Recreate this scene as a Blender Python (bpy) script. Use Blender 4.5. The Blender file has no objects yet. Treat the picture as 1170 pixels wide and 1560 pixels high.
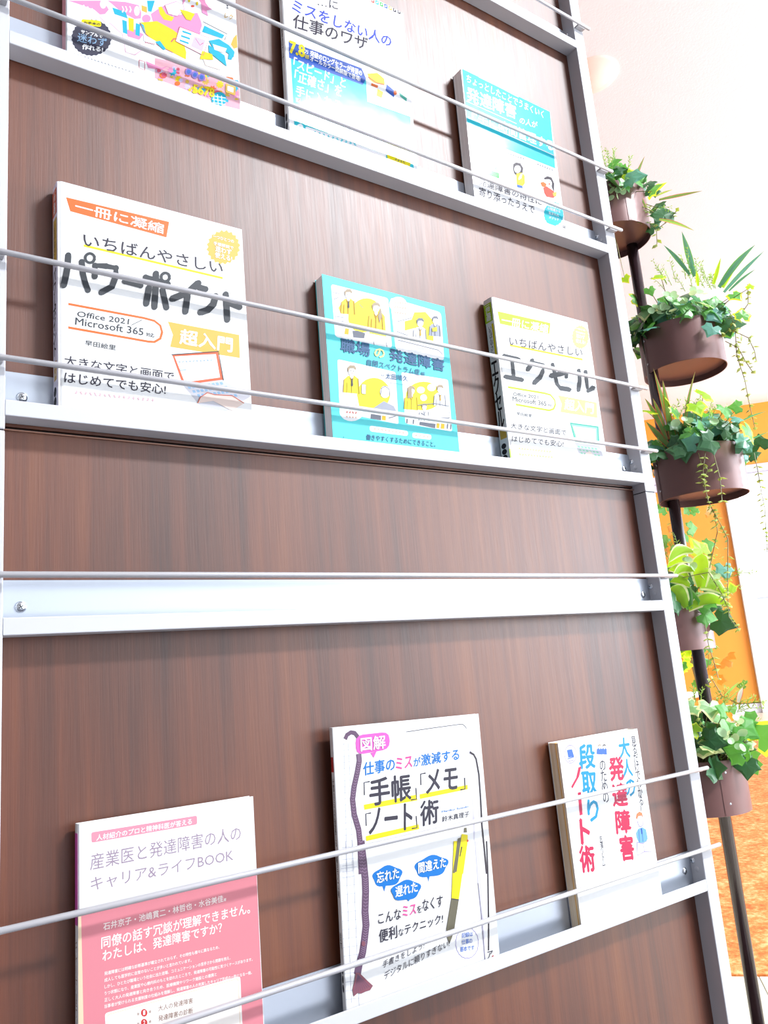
import bpy, bmesh, math, random
from mathutils import Vector, Matrix, noise
C = bpy.context.scene.collection
PI = math.pi
rnd = random.Random(7)

EXPO = 0.12; WORLD = 2.5
LAMPE = 12
LAMPS = [(2.55, -2.64, 1.3, .44, 430, 0, 'large square ceiling light in front of the rack to the right')]
WOOD1 = (.034, .006, .0012); WOOD2 = (.094, .020, .004); WOOD3 = (.155, .042, .008); WROUGH = .46; WSPEC = .72
BLOTCH = (3.29, 1.70, 4.05)
WIN = 950

# ---------------- camera ----------------
cd = bpy.data.cameras.new('camera'); cam = bpy.data.objects.new('camera', cd); C.objects.link(cam)
cd.sensor_fit = 'HORIZONTAL'; cd.sensor_width = 36; cd.lens = 1217.427 / 1170 * 36; cd.clip_start = .02; cd.clip_end = 200
ax = Vector((.8201497, -.5658187, -.0848747)); ay = Vector((.0463353, .2135411, -.9758346)); az = Vector((.5702697, .7963978, .2013531))
cam.matrix_world = Matrix.Translation((-.1172, -.692, .85)) @ Matrix((ax, -ay, -az)).transposed().to_4x4()
bpy.context.scene.camera = cam

# ---------------- world, lights, exposure ----------------
sc = bpy.context.scene
w = bpy.data.worlds.new('world'); sc.world = w; w.use_nodes = True
bg = w.node_tree.nodes['Background']; bg.inputs[0].default_value = (.90, .95, 1, 1); bg.inputs[1].default_value = WORLD
vs = sc.view_settings; vs.view_transform = 'Standard'; vs.look = 'None'; vs.gamma = 1; vs.use_curve_mapping = False; vs.exposure = EXPO
sc.cycles.max_bounces = 6; sc.cycles.diffuse_bounces = 3; sc.cycles.glossy_bounces = 3; sc.cycles.transmission_bounces = 4
sc.cycles.use_denoising = True; sc.cycles.sample_clamp_indirect = 8

def area(name, loc, sx, sy, power, col=(1, 1, 1), target=None, rotz=0):
    l = bpy.data.lights.new(name, 'AREA'); l.shape = 'RECTANGLE'; l.size = sx; l.size_y = sy; l.energy = power; l.color = col
    o = bpy.data.objects.new(name, l); C.objects.link(o); o.location = loc
    if target: o.rotation_euler = (Vector(target) - Vector(loc)).to_track_quat('-Z', 'Y').to_euler()
    else: o.rotation_euler = (0, 0, rotz)
    return o

# ---------------- flat print on the covers, in millimetres on each cover ----------------
PRINT = {
 'B4': [
  ['P',[7.9,216.2,106.1,218.3,102.7,200.3,11.6,202.8],'orange',1],
  ['T','一冊に凝縮',15.8,204,83.9,-.8,.9,11.2,'white',3,.02],
  ['T','いちばんやさしい',23.2,170.5,138,3.9,.1,13.5,'ink',3,.004],
  ['L',[23.3,171,160.8,169.8],1.97,'yellow',2],
  ['L',[9.6,157.5,8.9,146.1,7.4,136.4,5.3,126.6],4.48,'slate',4],
  ['P',[12.2,158.2,11.8,156.6,10.9,155.3,9.6,154.6,8.3,154.6,7.4,155.5,7,156.9,7.4,158.5,8.3,159.8,9.6,160.5,10.9,160.5,11.9,159.6],'slate',4],
  ['P',[11.5,146.7,11.1,145.1,10.2,143.8,8.9,143.1,7.6,143.2,6.7,144.1,6.3,145.5,6.7,147,7.6,148.3,8.9,149,10.2,149,11.2,148.1],'slate',4],
  ['P',[10,137,9.6,135.4,8.7,134.2,7.4,133.5,6.1,133.6,5.2,134.4,4.9,135.8,5.2,137.3,6.2,138.6,7.4,139.3,8.7,139.2,9.7,138.4],'slate',4],
  ['P',[7.9,127.2,7.6,125.7,6.6,124.4,5.3,123.7,4.1,123.8,3.1,124.7,2.8,126.1,3.1,127.6,4.1,128.9,5.4,129.6,6.6,129.5,7.6,128.6],'slate',4],
  ['L',[21.4,153.8,22.3,142.2,24.3,133.3,26.6,126.7],4.55,'slate',4],
  ['P',[24,154.5,23.7,152.9,22.7,151.6,21.4,150.8,20.1,150.9,19.1,151.8,18.8,153.2,19.1,154.8,20.1,156.1,21.4,156.8,22.7,156.8,23.7,155.9],'slate',4],
  ['P',[25,142.9,24.6,141.3,23.6,140,22.3,139.3,21,139.3,20,140.2,19.7,141.6,20.1,143.2,21,144.5,22.4,145.2,23.7,145.1,24.6,144.3],'slate',4],
  ['P',[27,133.9,26.6,132.3,25.6,131,24.3,130.3,23,130.4,22,131.3,21.7,132.7,22.1,134.2,23,135.5,24.4,136.2,25.7,136.1,26.6,135.3],'slate',4],
  ['P',[29.2,127.3,28.8,125.7,27.8,124.4,26.5,123.8,25.2,123.9,24.3,124.7,23.9,126.1,24.3,127.7,25.3,129,26.6,129.7,27.9,129.6,28.9,128.7],'slate',4],
  ['L',[32.9,141.9,33.4,153,43.3,154.9,52.5,155.1,52.3,146.9,48.4,135.2,38.6,127],4.61,'slate',4],
  ['P',[35.5,142.5,35.2,140.9,34.2,139.6,32.8,138.9,31.5,138.9,30.5,139.8,30.2,141.2,30.6,142.8,31.5,144.1,32.9,144.9,34.2,144.8,35.2,143.9],'slate',4],
  ['P',[36.1,153.6,35.7,152,34.7,150.7,33.4,149.9,32,150,31.1,150.9,30.7,152.3,31.1,153.9,32.1,155.3,33.5,156,34.8,155.9,35.8,155],'slate',4],
  ['P',[46.1,155.5,45.7,153.9,44.7,152.6,43.3,151.8,41.9,151.9,40.9,152.8,40.6,154.2,41,155.8,42,157.2,43.4,157.9,44.7,157.9,45.7,157],'slate',4],
  ['P',[55.3,155.8,54.9,154.2,53.8,152.8,52.4,152.1,51.1,152.2,50.1,153,49.7,154.5,50.1,156.1,51.2,157.5,52.6,158.2,53.9,158.1,54.9,157.3],'slate',4],
  ['P',[55.1,147.5,54.7,145.9,53.7,144.5,52.3,143.8,50.9,143.9,49.9,144.8,49.6,146.2,50,147.8,51,149.2,52.4,149.9,53.8,149.9,54.8,149],'slate',4],
  ['P',[51.2,135.8,50.8,134.2,49.8,132.8,48.4,132.1,47,132.2,46,133.1,45.7,134.5,46.1,136.1,47.1,137.5,48.5,138.2,49.8,138.1,50.8,137.2],'slate',4],
  ['P',[41.3,127.6,40.9,126,39.9,124.7,38.6,124,37.2,124.1,36.3,125,35.9,126.4,36.3,128,37.3,129.3,38.7,130,40,129.9,41,129],'slate',4],
  ['L',[60.6,143.5,75.4,142.4],4.82,'slate',4],
  ['P',[63.5,144.1,63,142.5,62,141.1,60.6,140.4,59.2,140.5,58.2,141.4,57.8,142.8,58.3,144.4,59.3,145.8,60.7,146.5,62.1,146.5,63.1,145.6],'slate',4],
  ['P',[78.3,143.1,77.9,141.4,76.8,140.1,75.3,139.3,73.9,139.4,72.9,140.3,72.5,141.8,73,143.4,74,144.8,75.5,145.5,76.9,145.5,77.9,144.6],'slate',4],
  ['L',[80.7,152,102.5,150],4.98,'slate',4],
  ['P',[83.6,152.7,83.1,151,82,149.6,80.6,148.9,79.1,149,78.1,149.9,77.8,151.3,78.2,153,79.3,154.4,80.7,155.1,82.2,155.1,83.2,154.2],'slate',4],
  ['P',[105.5,150.7,105,149,103.9,147.6,102.4,146.9,100.9,146.9,99.8,147.9,99.5,149.4,99.9,151,101,152.4,102.6,153.2,104,153.1,105.1,152.2],'slate',4],
  ['L',[91,158.4,90,140.8,88.3,122.7],5.07,'slate',4],
  ['P',[94,159.1,93.5,157.4,92.4,156,90.9,155.2,89.4,155.3,88.4,156.2,88,157.7,88.5,159.4,89.6,160.8,91.1,161.6,92.6,161.5,93.6,160.6],'slate',4],
  ['P',[93,141.4,92.5,139.8,91.4,138.4,89.9,137.6,88.5,137.7,87.4,138.6,87.1,140.1,87.5,141.8,88.6,143.2,90.1,143.9,91.6,143.8,92.6,142.9],'slate',4],
  ['P',[91.3,123.3,90.8,121.7,89.7,120.3,88.2,119.6,86.8,119.7,85.8,120.6,85.4,122.1,85.9,123.7,87,125.1,88.4,125.8,89.9,125.7,90.9,124.8],'slate',4],
  ['L',[83.6,141.8,80.4,124.5],4.98,'slate',4],
  ['P',[86.5,142.5,86.1,140.8,85,139.4,83.5,138.7,82.1,138.8,81,139.7,80.7,141.2,81.1,142.8,82.2,144.2,83.7,144.9,85.1,144.8,86.2,143.9],'slate',4],
  ['P',[83.3,125.1,82.8,123.4,81.8,122.1,80.3,121.4,78.9,121.5,77.9,122.4,77.5,123.9,77.9,125.5,79,126.8,80.5,127.6,81.9,127.4,82.9,126.5],'slate',4],
  ['L',[97,142.3,100.2,124.7],5.09,'slate',4],
  ['P',[100,143,99.6,141.3,98.4,139.9,96.9,139.2,95.5,139.3,94.4,140.2,94.1,141.7,94.5,143.3,95.6,144.7,97.1,145.5,98.6,145.4,99.7,144.5],'slate',4],
  ['P',[103.2,125.3,102.7,123.6,101.6,122.3,100.1,121.5,98.7,121.7,97.6,122.6,97.3,124.1,97.7,125.7,98.8,127.1,100.3,127.8,101.8,127.7,102.9,126.8],'slate',4],
  ['L',[134.2,158.3,123.4,146.1,106.2,134.9],5.41,'slate',4],
  ['P',[137.4,159,136.9,157.2,135.7,155.8,134.1,155,132.5,155.1,131.4,156,131.1,157.5,131.5,159.3,132.7,160.7,134.3,161.5,135.9,161.5,137,160.5],'slate',4],
  ['P',[126.5,146.8,126,145.1,124.9,143.7,123.3,142.9,121.8,143,120.7,143.9,120.3,145.5,120.8,147.2,122,148.6,123.5,149.4,125.1,149.3,126.2,148.3],'slate',4],
  ['P',[109.2,135.5,108.8,133.8,107.6,132.4,106.1,131.7,104.6,131.8,103.6,132.7,103.2,134.2,103.7,135.9,104.8,137.3,106.3,138,107.8,137.9,108.9,137],'slate',4],
  ['L',[122.3,142.9,119.2,124.1],5.28,'slate',4],
  ['P',[125.4,143.5,124.9,141.8,123.8,140.4,122.2,139.7,120.7,139.8,119.6,140.7,119.2,142.2,119.7,143.9,120.9,145.3,122.4,146.1,124,146,125.1,145.1],'slate',4],
  ['P',[122.2,124.7,121.8,123,120.6,121.7,119.1,120.9,117.6,121,116.5,122,116.1,123.5,116.6,125.1,117.8,126.5,119.3,127.3,120.8,127.2,121.9,126.2],'slate',4],
  ['L',[134.8,153.8,141.5,153.2],5.4,'slate',4],
  ['P',[137.9,154.5,137.4,152.7,136.2,151.3,134.6,150.5,133.1,150.6,132,151.5,131.6,153.1,132.1,154.8,133.3,156.2,134.9,157,136.5,156.9,137.6,156],'slate',4],
  ['P',[144.6,153.9,144.1,152.2,142.9,150.7,141.3,149.9,139.7,150,138.6,151,138.3,152.5,138.8,154.2,140,155.7,141.6,156.5,143.2,156.4,144.3,155.5],'slate',4],
  ['L',[152.1,148,149.1,138.4,142.5,130.6,134.9,126.5],5.53,'slate',4],
  ['P',[155.3,148.7,154.8,147,153.5,145.5,151.9,144.7,150.3,144.8,149.2,145.8,148.8,147.3,149.3,149.1,150.6,150.5,152.2,151.3,153.8,151.2,154.9,150.3],'slate',4],
  ['P',[152.3,139.1,151.8,137.3,150.6,135.9,148.9,135.1,147.3,135.2,146.2,136.2,145.9,137.7,146.4,139.4,147.6,140.9,149.2,141.7,150.8,141.6,151.9,140.6],'slate',4],
  ['P',[145.6,131.3,145.1,129.6,143.9,128.1,142.3,127.4,140.8,127.5,139.7,128.4,139.3,130,139.8,131.7,141,133.1,142.6,133.9,144.2,133.8,145.3,132.8],'slate',4],
  ['P',[138,127.2,137.5,125.5,136.3,124.1,134.7,123.3,133.2,123.4,132.1,124.4,131.7,125.9,132.2,127.6,133.4,129,135,129.7,136.5,129.6,137.6,128.7],'slate',4],
  ['L',[163.2,152.3,163.5,136.2,163.4,124.3],5.62,'slate',4],
  ['P',[166.5,153,166,151.2,164.7,149.8,163.1,149,161.5,149.1,160.3,150,160,151.6,160.5,153.3,161.7,154.8,163.4,155.6,165,155.5,166.2,154.6],'slate',4],
  ['P',[166.8,136.9,166.2,135.1,165,133.7,163.3,132.9,161.7,133,160.6,134,160.2,135.5,160.7,137.3,162,138.7,163.6,139.5,165.3,139.4,166.4,138.5],'slate',4],
  ['P',[166.7,125,166.1,123.2,164.9,121.8,163.2,121,161.6,121.2,160.5,122.1,160.1,123.7,160.7,125.4,161.9,126.8,163.6,127.6,165.2,127.5,166.3,126.5],'slate',4],
  ['L',[165.4,143.9,177.8,141.3],5.62,'slate',4],
  ['P',[168.7,144.6,168.2,142.8,166.9,141.4,165.2,140.6,163.6,140.7,162.5,141.6,162.1,143.2,162.6,144.9,163.9,146.4,165.6,147.2,167.2,147.1,168.3,146.2],'slate',4],
  ['P',[181.1,141.9,180.6,140.2,179.3,138.7,177.6,137.9,175.9,138,174.8,139,174.4,140.6,175,142.3,176.2,143.8,177.9,144.6,179.6,144.5,180.8,143.5],'slate',4],
  ['L',[33.1,160.6,32.7,158.6,31.8,156.8,30.4,155.5,28.8,154.7,27.2,154.7,25.8,155.4,24.9,156.7,24.6,158.4,24.9,160.4,25.9,162.1,27.3,163.5,28.9,164.3,30.5,164.3,31.9,163.6,32.8,162.3,33.1,160.6],1.99,'slate',4],
  ['L',[104.6,157.8,104.2,156,103.2,154.3,101.8,153,100.2,152.3,98.6,152.2,97.2,152.9,96.3,154.2,96.1,155.8,96.4,157.6,97.4,159.3,98.8,160.6,100.5,161.4,102.1,161.4,103.5,160.8,104.3,159.5,104.6,157.8],2.21,'slate',4],
  ['L',[9.3,109.5,77.7,109.4,87.9,108.5,93.6,104.7,95.2,98.2,93.2,91.3,87.3,86.7,81.6,86.1,9.1,86.7],1.87,'orange',2],
  ['T','Office 2021／',16.5,98.2,58.7,1.6,.9,7.3,'slate',3,.01],
  ['T','Microsoft 365',15,90.5,61.8,.9,.5,7.2,'slate',3,.01],
  ['T','対応',79.5,91,7.9,0,.1,4.3,'slate',3,0],
  ['T','早田絵里',23.3,72.2,27.3,-.3,.5,5.1,'slate',3,0],
  ['P',[101.2,110.3,175.8,110.2,175.2,85,102.6,84.5,105.9,97.3],'gold',1],
  ['T','超入門',112.2,89.4,54.6,.3,1.5,15.7,'white',3,.03],
  ['T','大きな文字と画面で',5.3,50.2,99.9,-.3,.6,9.4,'ink',3,.006],
  ['T','はじめてでも安心!',5.2,33.8,91.4,1.3,.7,10.2,'ink',3,.006],
  ['L',[14.3,25.1,16.8,27.1],.62,'pinkpale',3],
  ['L',[15.6,27.8,15.5,24.7],.57,'pinkpale',3],
  ['L',[18.4,27.2,20.8,25.2],.63,'pinkpale',3],
  ['L',[19.6,27.9,19.6,24.8],.57,'pinkpale',3],
  ['L',[22.5,25.5,25,27.2],.63,'pinkpale',3],
  ['L',[23.7,28,23.7,24.9],.58,'pinkpale',3],
  ['L',[26.6,27.6,29.1,25.3],.64,'pinkpale',3],
  ['L',[27.9,28.1,27.8,25],.58,'pinkpale',3],
  ['L',[30.8,28.1,33.3,25],.64,'pinkpale',3],
  ['L',[32,28.2,32,25.1],.58,'pinkpale',3],
  ['L',[34.9,25.9,37.5,27.4],.64,'pinkpale',3],
  ['L',[36.2,28.4,36.2,25.2],.59,'pinkpale',3],
  ['L',[39.2,27.4,41.7,26.1],.65,'pinkpale',3],
  ['L',[40.5,28.5,40.4,25.3],.59,'pinkpale',3],
  ['L',[43.4,28.4,45.9,25.4],.65,'pinkpale',3],
  ['L',[44.7,28.6,44.7,25.4],.59,'pinkpale',3],
  ['L',[47.7,28,50.2,26],.66,'pinkpale',3],
  ['L',[49,28.7,48.9,25.5],.6,'pinkpale',3],
  ['L',[52,26.6,54.6,27.7],.66,'pinkpale',3],
  ['L',[53.3,28.8,53.2,25.7],.6,'pinkpale',3],
  ['L',[56.3,27.3,58.9,27.2],.67,'pinkpale',3],
  ['L',[57.6,29,57.6,25.8],.61,'pinkpale',3],
  ['L',[60.6,26.1,63.3,28.5],.67,'pinkpale',3],
  ['L',[62,29.1,61.9,25.9],.61,'pinkpale',3],
  ['L',[65,27.4,67.7,27.5],.68,'pinkpale',3],
  ['L',[66.4,29.2,66.3,26],.62,'pinkpale',3],
  ['L',[69.5,28.1,72.1,27],.68,'pinkpale',3],
  ['L',[70.8,29.3,70.7,26.1],.62,'pinkpale',3],
  ['L',[73.9,26.5,76.6,28.9],.68,'pinkpale',3],
  ['L',[75.3,29.5,75.2,26.2],.62,'pinkpale',3],
  ['L',[78.3,26.9,81.1,28.8],.69,'pinkpale',3],
  ['L',[79.8,29.6,79.7,26.3],.63,'pinkpale',3],
  ['L',[82.9,27.8,85.6,28],.69,'pinkpale',3],
  ['L',[84.3,29.7,84.2,26.5],.63,'pinkpale',3],
  ['P',[179,203.3,179.6,199.9,176.1,197.7,175.5,193.9,171.9,192.9,170.3,189.1,166.9,189.3,164.4,185.9,161.6,187.3,158.5,184.6,156.6,187,153.1,185.4,152.2,188.5,148.7,188,148.8,191.6,145.7,192.3,146.9,196,144.4,197.8,146.6,201.3,145,204,147.9,207,147.3,210.4,150.6,212.5,151.2,216.4,154.7,217.4,156.2,221.2,159.6,221.1,162.1,224.6,164.9,223.3,168.1,226.1,170.1,223.7,173.7,225.5,174.6,222.2,178.2,222.9,178.1,219.1,181.3,218.5,180.1,214.6,182.7,212.8,180.4,209.1,182,206.4],'gold',1],
  ['T','一つひとつの',152.2,212.9,23,-.1,.2,3.8,'white',3,.02],
  ['T','手順解説で',152.4,205.3,21.9,-.2,.2,3.8,'white',3,.02],
  ['T','迷わず',154.1,198.3,17.7,-.3,.3,6.5,'white',3,.02],
  ['T','使える!',153.3,191.3,18.7,-.4,.3,6.4,'white',3,.02],
  ['P',[104.3,77.1,151.7,87.6,155.6,58.8,114,47.3],'orangered',1],
  ['P',[106.8,75.3,149.4,84.9,152.7,60.8,115.9,50.3],'white',2],
  ['L',[103.8,76.5,152.3,88.2,156.1,58.4],.71,'slate',3],
  ['L',[110.4,70.4,112.5,70.6],.37,'skyp',3],
  ['L',[111.5,71.3,111.4,69.6],.34,'skyp',3],
  ['L',[113.9,70.2,116.1,72.3],.37,'skyp',3],
  ['L',[115,72.1,115,70.4],.34,'skyp',3],
  ['L',[117.5,72.6,119.6,71.5],.37,'skyp',3],
  ['L',[118.6,72.9,118.6,71.1],.34,'skyp',3],
  ['L',[121.1,72.8,123.3,72.9],.37,'skyp',3],
  ['L',[122.2,73.6,122.2,71.9],.34,'skyp',3],
  ['L',[124.7,72.8,126.9,74.5],.38,'skyp',3],
  ['L',[125.9,74.4,125.8,72.7],.34,'skyp',3],
  ['L',[128.4,74.5,130.5,74.3],.38,'skyp',3],
  ['L',[129.5,75.2,129.4,73.5],.35,'skyp',3],
  ['L',[132.1,75.7,134.2,74.7],.38,'skyp',3],
  ['L',[133.2,76,133.1,74.3],.35,'skyp',3],
  ['L',[135.7,75.8,137.9,76.2],.38,'skyp',3],
  ['L',[136.9,76.8,136.8,75.1],.35,'skyp',3],
  ['L',[139.4,77,141.6,76.6],.39,'skyp',3],
  ['L',[140.6,77.6,140.5,75.9],.35,'skyp',3],
  ['L',[143.1,76.8,145.4,78.5],.39,'skyp',3],
  ['L',[144.3,78.4,144.2,76.7],.35,'skyp',3],
  ['L',[112,64.3,111.9,61.9,117.8,63.3],.48,'skyp',3],
  ['P',[114,47.3,155.6,58.8,185,45.5,157.5,25.8,130.7,28],'greyp',1],
  ['P',[118.4,46.5,121,47.3,122.4,44.9,119.7,44.1],'skyp',2],
  ['P',[123,43.1,125.6,43.8,127,41.5,124.3,40.6],'skyp',2],
  ['P',[127.6,39.7,130.3,40.4,131.6,38,129,37.2],'skyp',2],
  ['P',[132.3,36.2,134.9,36.9,136.3,34.5,133.6,33.7],'skyp',2],
  ['P',[122.5,47.6,125.1,48.4,126.4,46,123.8,45.2],'skyp',2],
  ['P',[127.1,44.2,129.8,44.9,131.1,42.6,128.4,41.7],'skyp',2],
  ['P',[131.7,40.7,134.4,41.5,135.8,39.1,133.1,38.3],'skyp',2],
  ['P',[136.4,37.3,139.1,38,140.5,35.6,137.8,34.8],'skyp',2],
  ['P',[126.6,48.8,129.2,49.5,130.6,47.2,127.9,46.3],'skyp',2],
  ['P',[131.2,45.3,133.9,46.1,135.2,43.7,132.5,42.8],'skyp',2],
  ['P',[135.9,41.8,138.6,42.6,139.9,40.2,137.2,39.4],'skyp',2],
  ['P',[140.6,38.4,143.3,39.1,144.7,36.7,141.9,35.9],'skyp',2],
  ['P',[130.7,49.9,133.4,50.6,134.7,48.3,132,47.4],'skyp',2],
  ['P',[135.4,46.4,138.1,47.2,139.4,44.8,136.7,44],'skyp',2],
  ['P',[140.1,43,142.8,43.7,144.1,41.3,141.4,40.5],'skyp',2],
  ['P',[144.8,39.5,147.5,40.2,148.9,37.8,146.1,37],'skyp',2],
  ['P',[134.8,51,137.5,51.8,138.9,49.4,136.2,48.5],'skyp',2],
  ['P',[139.5,47.6,142.3,48.3,143.6,45.9,140.9,45.1],'skyp',2],
  ['P',[144.3,44.1,147,44.8,148.4,42.4,145.6,41.6],'skyp',2],
  ['P',[149,40.6,151.8,41.3,153.1,38.9,150.4,38.1],'skyp',2],
  ['P',[139,52.2,141.7,52.9,143.1,50.6,140.4,49.7],'skyp',2],
  ['P',[143.7,48.7,146.5,49.5,147.8,47.1,145.1,46.2],'skyp',2],
  ['P',[148.5,45.2,151.2,46,152.6,43.6,149.9,42.7],'skyp',2],
  ['P',[153.3,41.7,156,42.4,157.4,40,154.6,39.2],'skyp',2],
  ['P',[143.2,53.3,146,54.1,147.3,51.7,144.6,50.8],'skyp',2],
  ['P',[148,49.8,150.7,50.6,152.1,48.2,149.3,47.3],'skyp',2],
  ['P',[152.8,46.3,155.5,47.1,156.9,44.7,154.1,43.8],'skyp',2],
  ['P',[157.6,42.8,160.4,43.6,161.7,41.2,158.9,40.3],'skyp',2],
  ['P',[147.4,54.5,150.2,55.3,151.6,52.9,148.8,52],'skyp',2],
  ['P',[152.2,51,155,51.8,156.4,49.4,153.6,48.5],'skyp',2],
  ['P',[157,47.5,159.8,48.2,161.2,45.8,158.4,44.9],'skyp',2],
  ['P',[161.9,43.9,164.7,44.7,166.1,42.3,163.3,41.4],'skyp',2],
  ['P',[151.7,55.6,154.5,56.4,155.9,54,153.1,53.1],'skyp',2],
  ['P',[156.5,52.1,159.3,52.9,160.7,50.5,157.9,49.6],'skyp',2],
  ['P',[161.4,48.6,164.2,49.4,165.6,47,162.7,46.1],'skyp',2],
  ['P',[166.2,45.1,169.1,45.8,170.5,43.4,167.6,42.5],'skyp',2],
  ['P',[128,30.6,131.1,37,138.6,42.9,145.9,41.7,164.6,43.2,177,36.9,163.8,27.3,157.7,29.5,144.3,35.1],'skin',3],
  ['L',[128,30.6,131.1,37,138.6,42.9,145.9,41.7,164.6,43.2,177,36.9],.6,'orangered',4],
 ],
 'B6': [
  ['P',[7.9,213.1,107.4,216.1,101.9,199,9.7,195.7],'lime',1],
  ['T','一冊に凝縮',12.3,195.7,86.9,3.9,3.2,12.9,'white',3,.02],
  ['P',[183.6,209.5,184.6,206.8,181.7,204,181.6,200.7,178.3,198.7,177.2,195.2,173.7,194.1,171.7,190.8,168.5,190.8,165.7,188,163.1,189.1,159.9,187,158.1,189,154.7,187.8,153.8,190.6,150.7,190.5,150.9,193.7,148.2,194.6,149.4,198,147.5,199.9,149.6,203.1,148.6,205.8,151.4,208.6,151.5,211.8,154.7,213.9,155.8,217.3,159.2,218.4,161.2,221.7,164.4,221.8,167.2,224.7,169.8,223.7,173.1,225.9,175,223.9,178.4,225.1,179.3,222.3,182.5,222.5,182.3,219.2,185.1,218.2,183.8,214.7,185.8,212.8],'goldp',1],
  ['T','一つひとつの',158.8,217,19.6,.2,.5,2.9,'white',3,.02],
  ['T','手順解説で',157.7,211.4,19.6,.1,.5,2.8,'white',3,.02],
  ['T','迷わず',157,204,18,.1,1.2,6.2,'white',3,.02],
  ['T','使える!',154.8,196.1,19.5,0,1.2,6.2,'white',3,.02],
  ['T','いちばんやさしい',21.8,167.9,142.5,8,2.6,12.9,'ink',3,.004],
  ['L',[22.8,168.1,164.2,171.8],2.36,'yellow',2],
  ['L',[9.2,150.7,36.2,150.5],5.29,'slate',4],
  ['P',[12.4,151.2,11.8,149.9,10.5,148.8,8.9,148.2,7.4,148.3,6.4,149,6.1,150.1,6.7,151.4,8,152.5,9.6,153.1,11.1,153.1,12.1,152.4],'slate',4],
  ['P',[39.4,151,38.8,149.7,37.5,148.6,35.8,148,34.3,148.1,33.2,148.8,33,150,33.6,151.3,34.9,152.4,36.6,153,38.2,152.9,39.2,152.2],'slate',4],
  ['L',[23.6,148.9,22.9,123.8],5.38,'slate',4],
  ['P',[26.8,149.4,26.2,148.1,24.9,147,23.3,146.4,21.7,146.5,20.7,147.2,20.5,148.3,21.1,149.6,22.4,150.7,24,151.3,25.6,151.3,26.6,150.6],'slate',4],
  ['P',[26.1,124.3,25.5,123,24.2,122,22.5,121.4,21,121.5,20,122.2,19.8,123.4,20.4,124.6,21.7,125.7,23.3,126.3,24.8,126.2,25.8,125.5],'slate',4],
  ['L',[7.4,121.9,38.2,122.2],5.24,'slate',4],
  ['P',[10.5,122.4,9.9,121.1,8.6,120.1,7,119.5,5.5,119.6,4.5,120.3,4.3,121.4,4.9,122.7,6.1,123.8,7.7,124.3,9.2,124.3,10.2,123.6],'slate',4],
  ['P',[41.4,122.7,40.7,121.4,39.4,120.3,37.8,119.7,36.2,119.8,35.2,120.6,35,121.7,35.6,123,36.9,124.1,38.6,124.7,40.1,124.6,41.1,123.9],'slate',4],
  ['L',[61.9,153.8,56.4,144.7,50,138.1],5.62,'slate',4],
  ['P',[65.2,154.4,64.5,153,63.2,151.9,61.5,151.3,59.9,151.3,58.8,152.1,58.6,153.2,59.2,154.6,60.6,155.7,62.3,156.3,63.9,156.3,65,155.6],'slate',4],
  ['P',[59.6,145.3,59,143.9,57.6,142.8,55.9,142.2,54.4,142.3,53.3,143,53.1,144.2,53.7,145.5,55.1,146.6,56.8,147.2,58.4,147.2,59.4,146.5],'slate',4],
  ['P',[53.2,138.6,52.6,137.3,51.2,136.2,49.5,135.6,48,135.7,46.9,136.4,46.7,137.6,47.3,138.9,48.7,140,50.4,140.6,51.9,140.5,53,139.8],'slate',4],
  ['L',[61.2,149.6,82.2,149.5,79.3,140.8,72.1,130.7,59,120.8],5.61,'slate',4],
  ['P',[64.5,150.1,63.8,148.8,62.5,147.7,60.8,147.1,59.2,147.1,58.1,147.9,57.9,149.1,58.5,150.4,59.9,151.5,61.6,152.1,63.2,152.1,64.3,151.3],'slate',4],
  ['P',[85.5,150,84.9,148.7,83.5,147.5,81.7,146.9,80.1,147,79,147.7,78.8,148.9,79.4,150.3,80.8,151.4,82.6,152,84.2,152,85.3,151.2],'slate',4],
  ['P',[82.7,141.3,82,140,80.6,138.8,78.8,138.2,77.2,138.3,76.1,139,75.9,140.2,76.6,141.6,78,142.7,79.7,143.3,81.3,143.2,82.4,142.5],'slate',4],
  ['P',[75.5,131.2,74.8,129.9,73.4,128.8,71.7,128.2,70.1,128.3,69,129,68.8,130.2,69.4,131.5,70.8,132.6,72.5,133.2,74.2,133.1,75.2,132.4],'slate',4],
  ['P',[62.3,121.3,61.7,120,60.3,118.9,58.6,118.4,57,118.4,56,119.2,55.7,120.3,56.4,121.7,57.7,122.7,59.4,123.3,61,123.2,62.1,122.5],'slate',4],
  ['L',[93.3,136.3,113.6,142.3,130.4,148.4,124.5,139.6],5.78,'slate',4],
  ['P',[96.7,136.8,96,135.5,94.6,134.3,92.8,133.7,91.2,133.8,90.1,134.5,89.9,135.7,90.5,137.1,92,138.2,93.7,138.8,95.4,138.8,96.5,138],'slate',4],
  ['P',[117.1,142.9,116.4,141.5,114.9,140.3,113.1,139.7,111.4,139.8,110.3,140.5,110.1,141.8,110.8,143.1,112.3,144.3,114.1,144.9,115.8,144.8,116.9,144.1],'slate',4],
  ['P',[134,149,133.3,147.6,131.8,146.4,129.9,145.8,128.2,145.8,127.1,146.6,126.9,147.8,127.6,149.2,129.1,150.4,130.9,151,132.6,150.9,133.8,150.2],'slate',4],
  ['P',[128,140.1,127.3,138.7,125.8,137.6,124,137,122.3,137,121.2,137.8,120.9,139,121.7,140.4,123.1,141.5,125,142.2,126.7,142.1,127.8,141.3],'slate',4],
  ['L',[100.2,154,102.5,139.3,103.7,126.5,109.7,121.2,128.3,121.8],5.85,'slate',4],
  ['P',[103.7,154.6,103,153.2,101.6,152,99.8,151.4,98.1,151.5,97,152.2,96.8,153.4,97.5,154.8,98.9,155.9,100.7,156.6,102.4,156.5,103.5,155.8],'slate',4],
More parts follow.
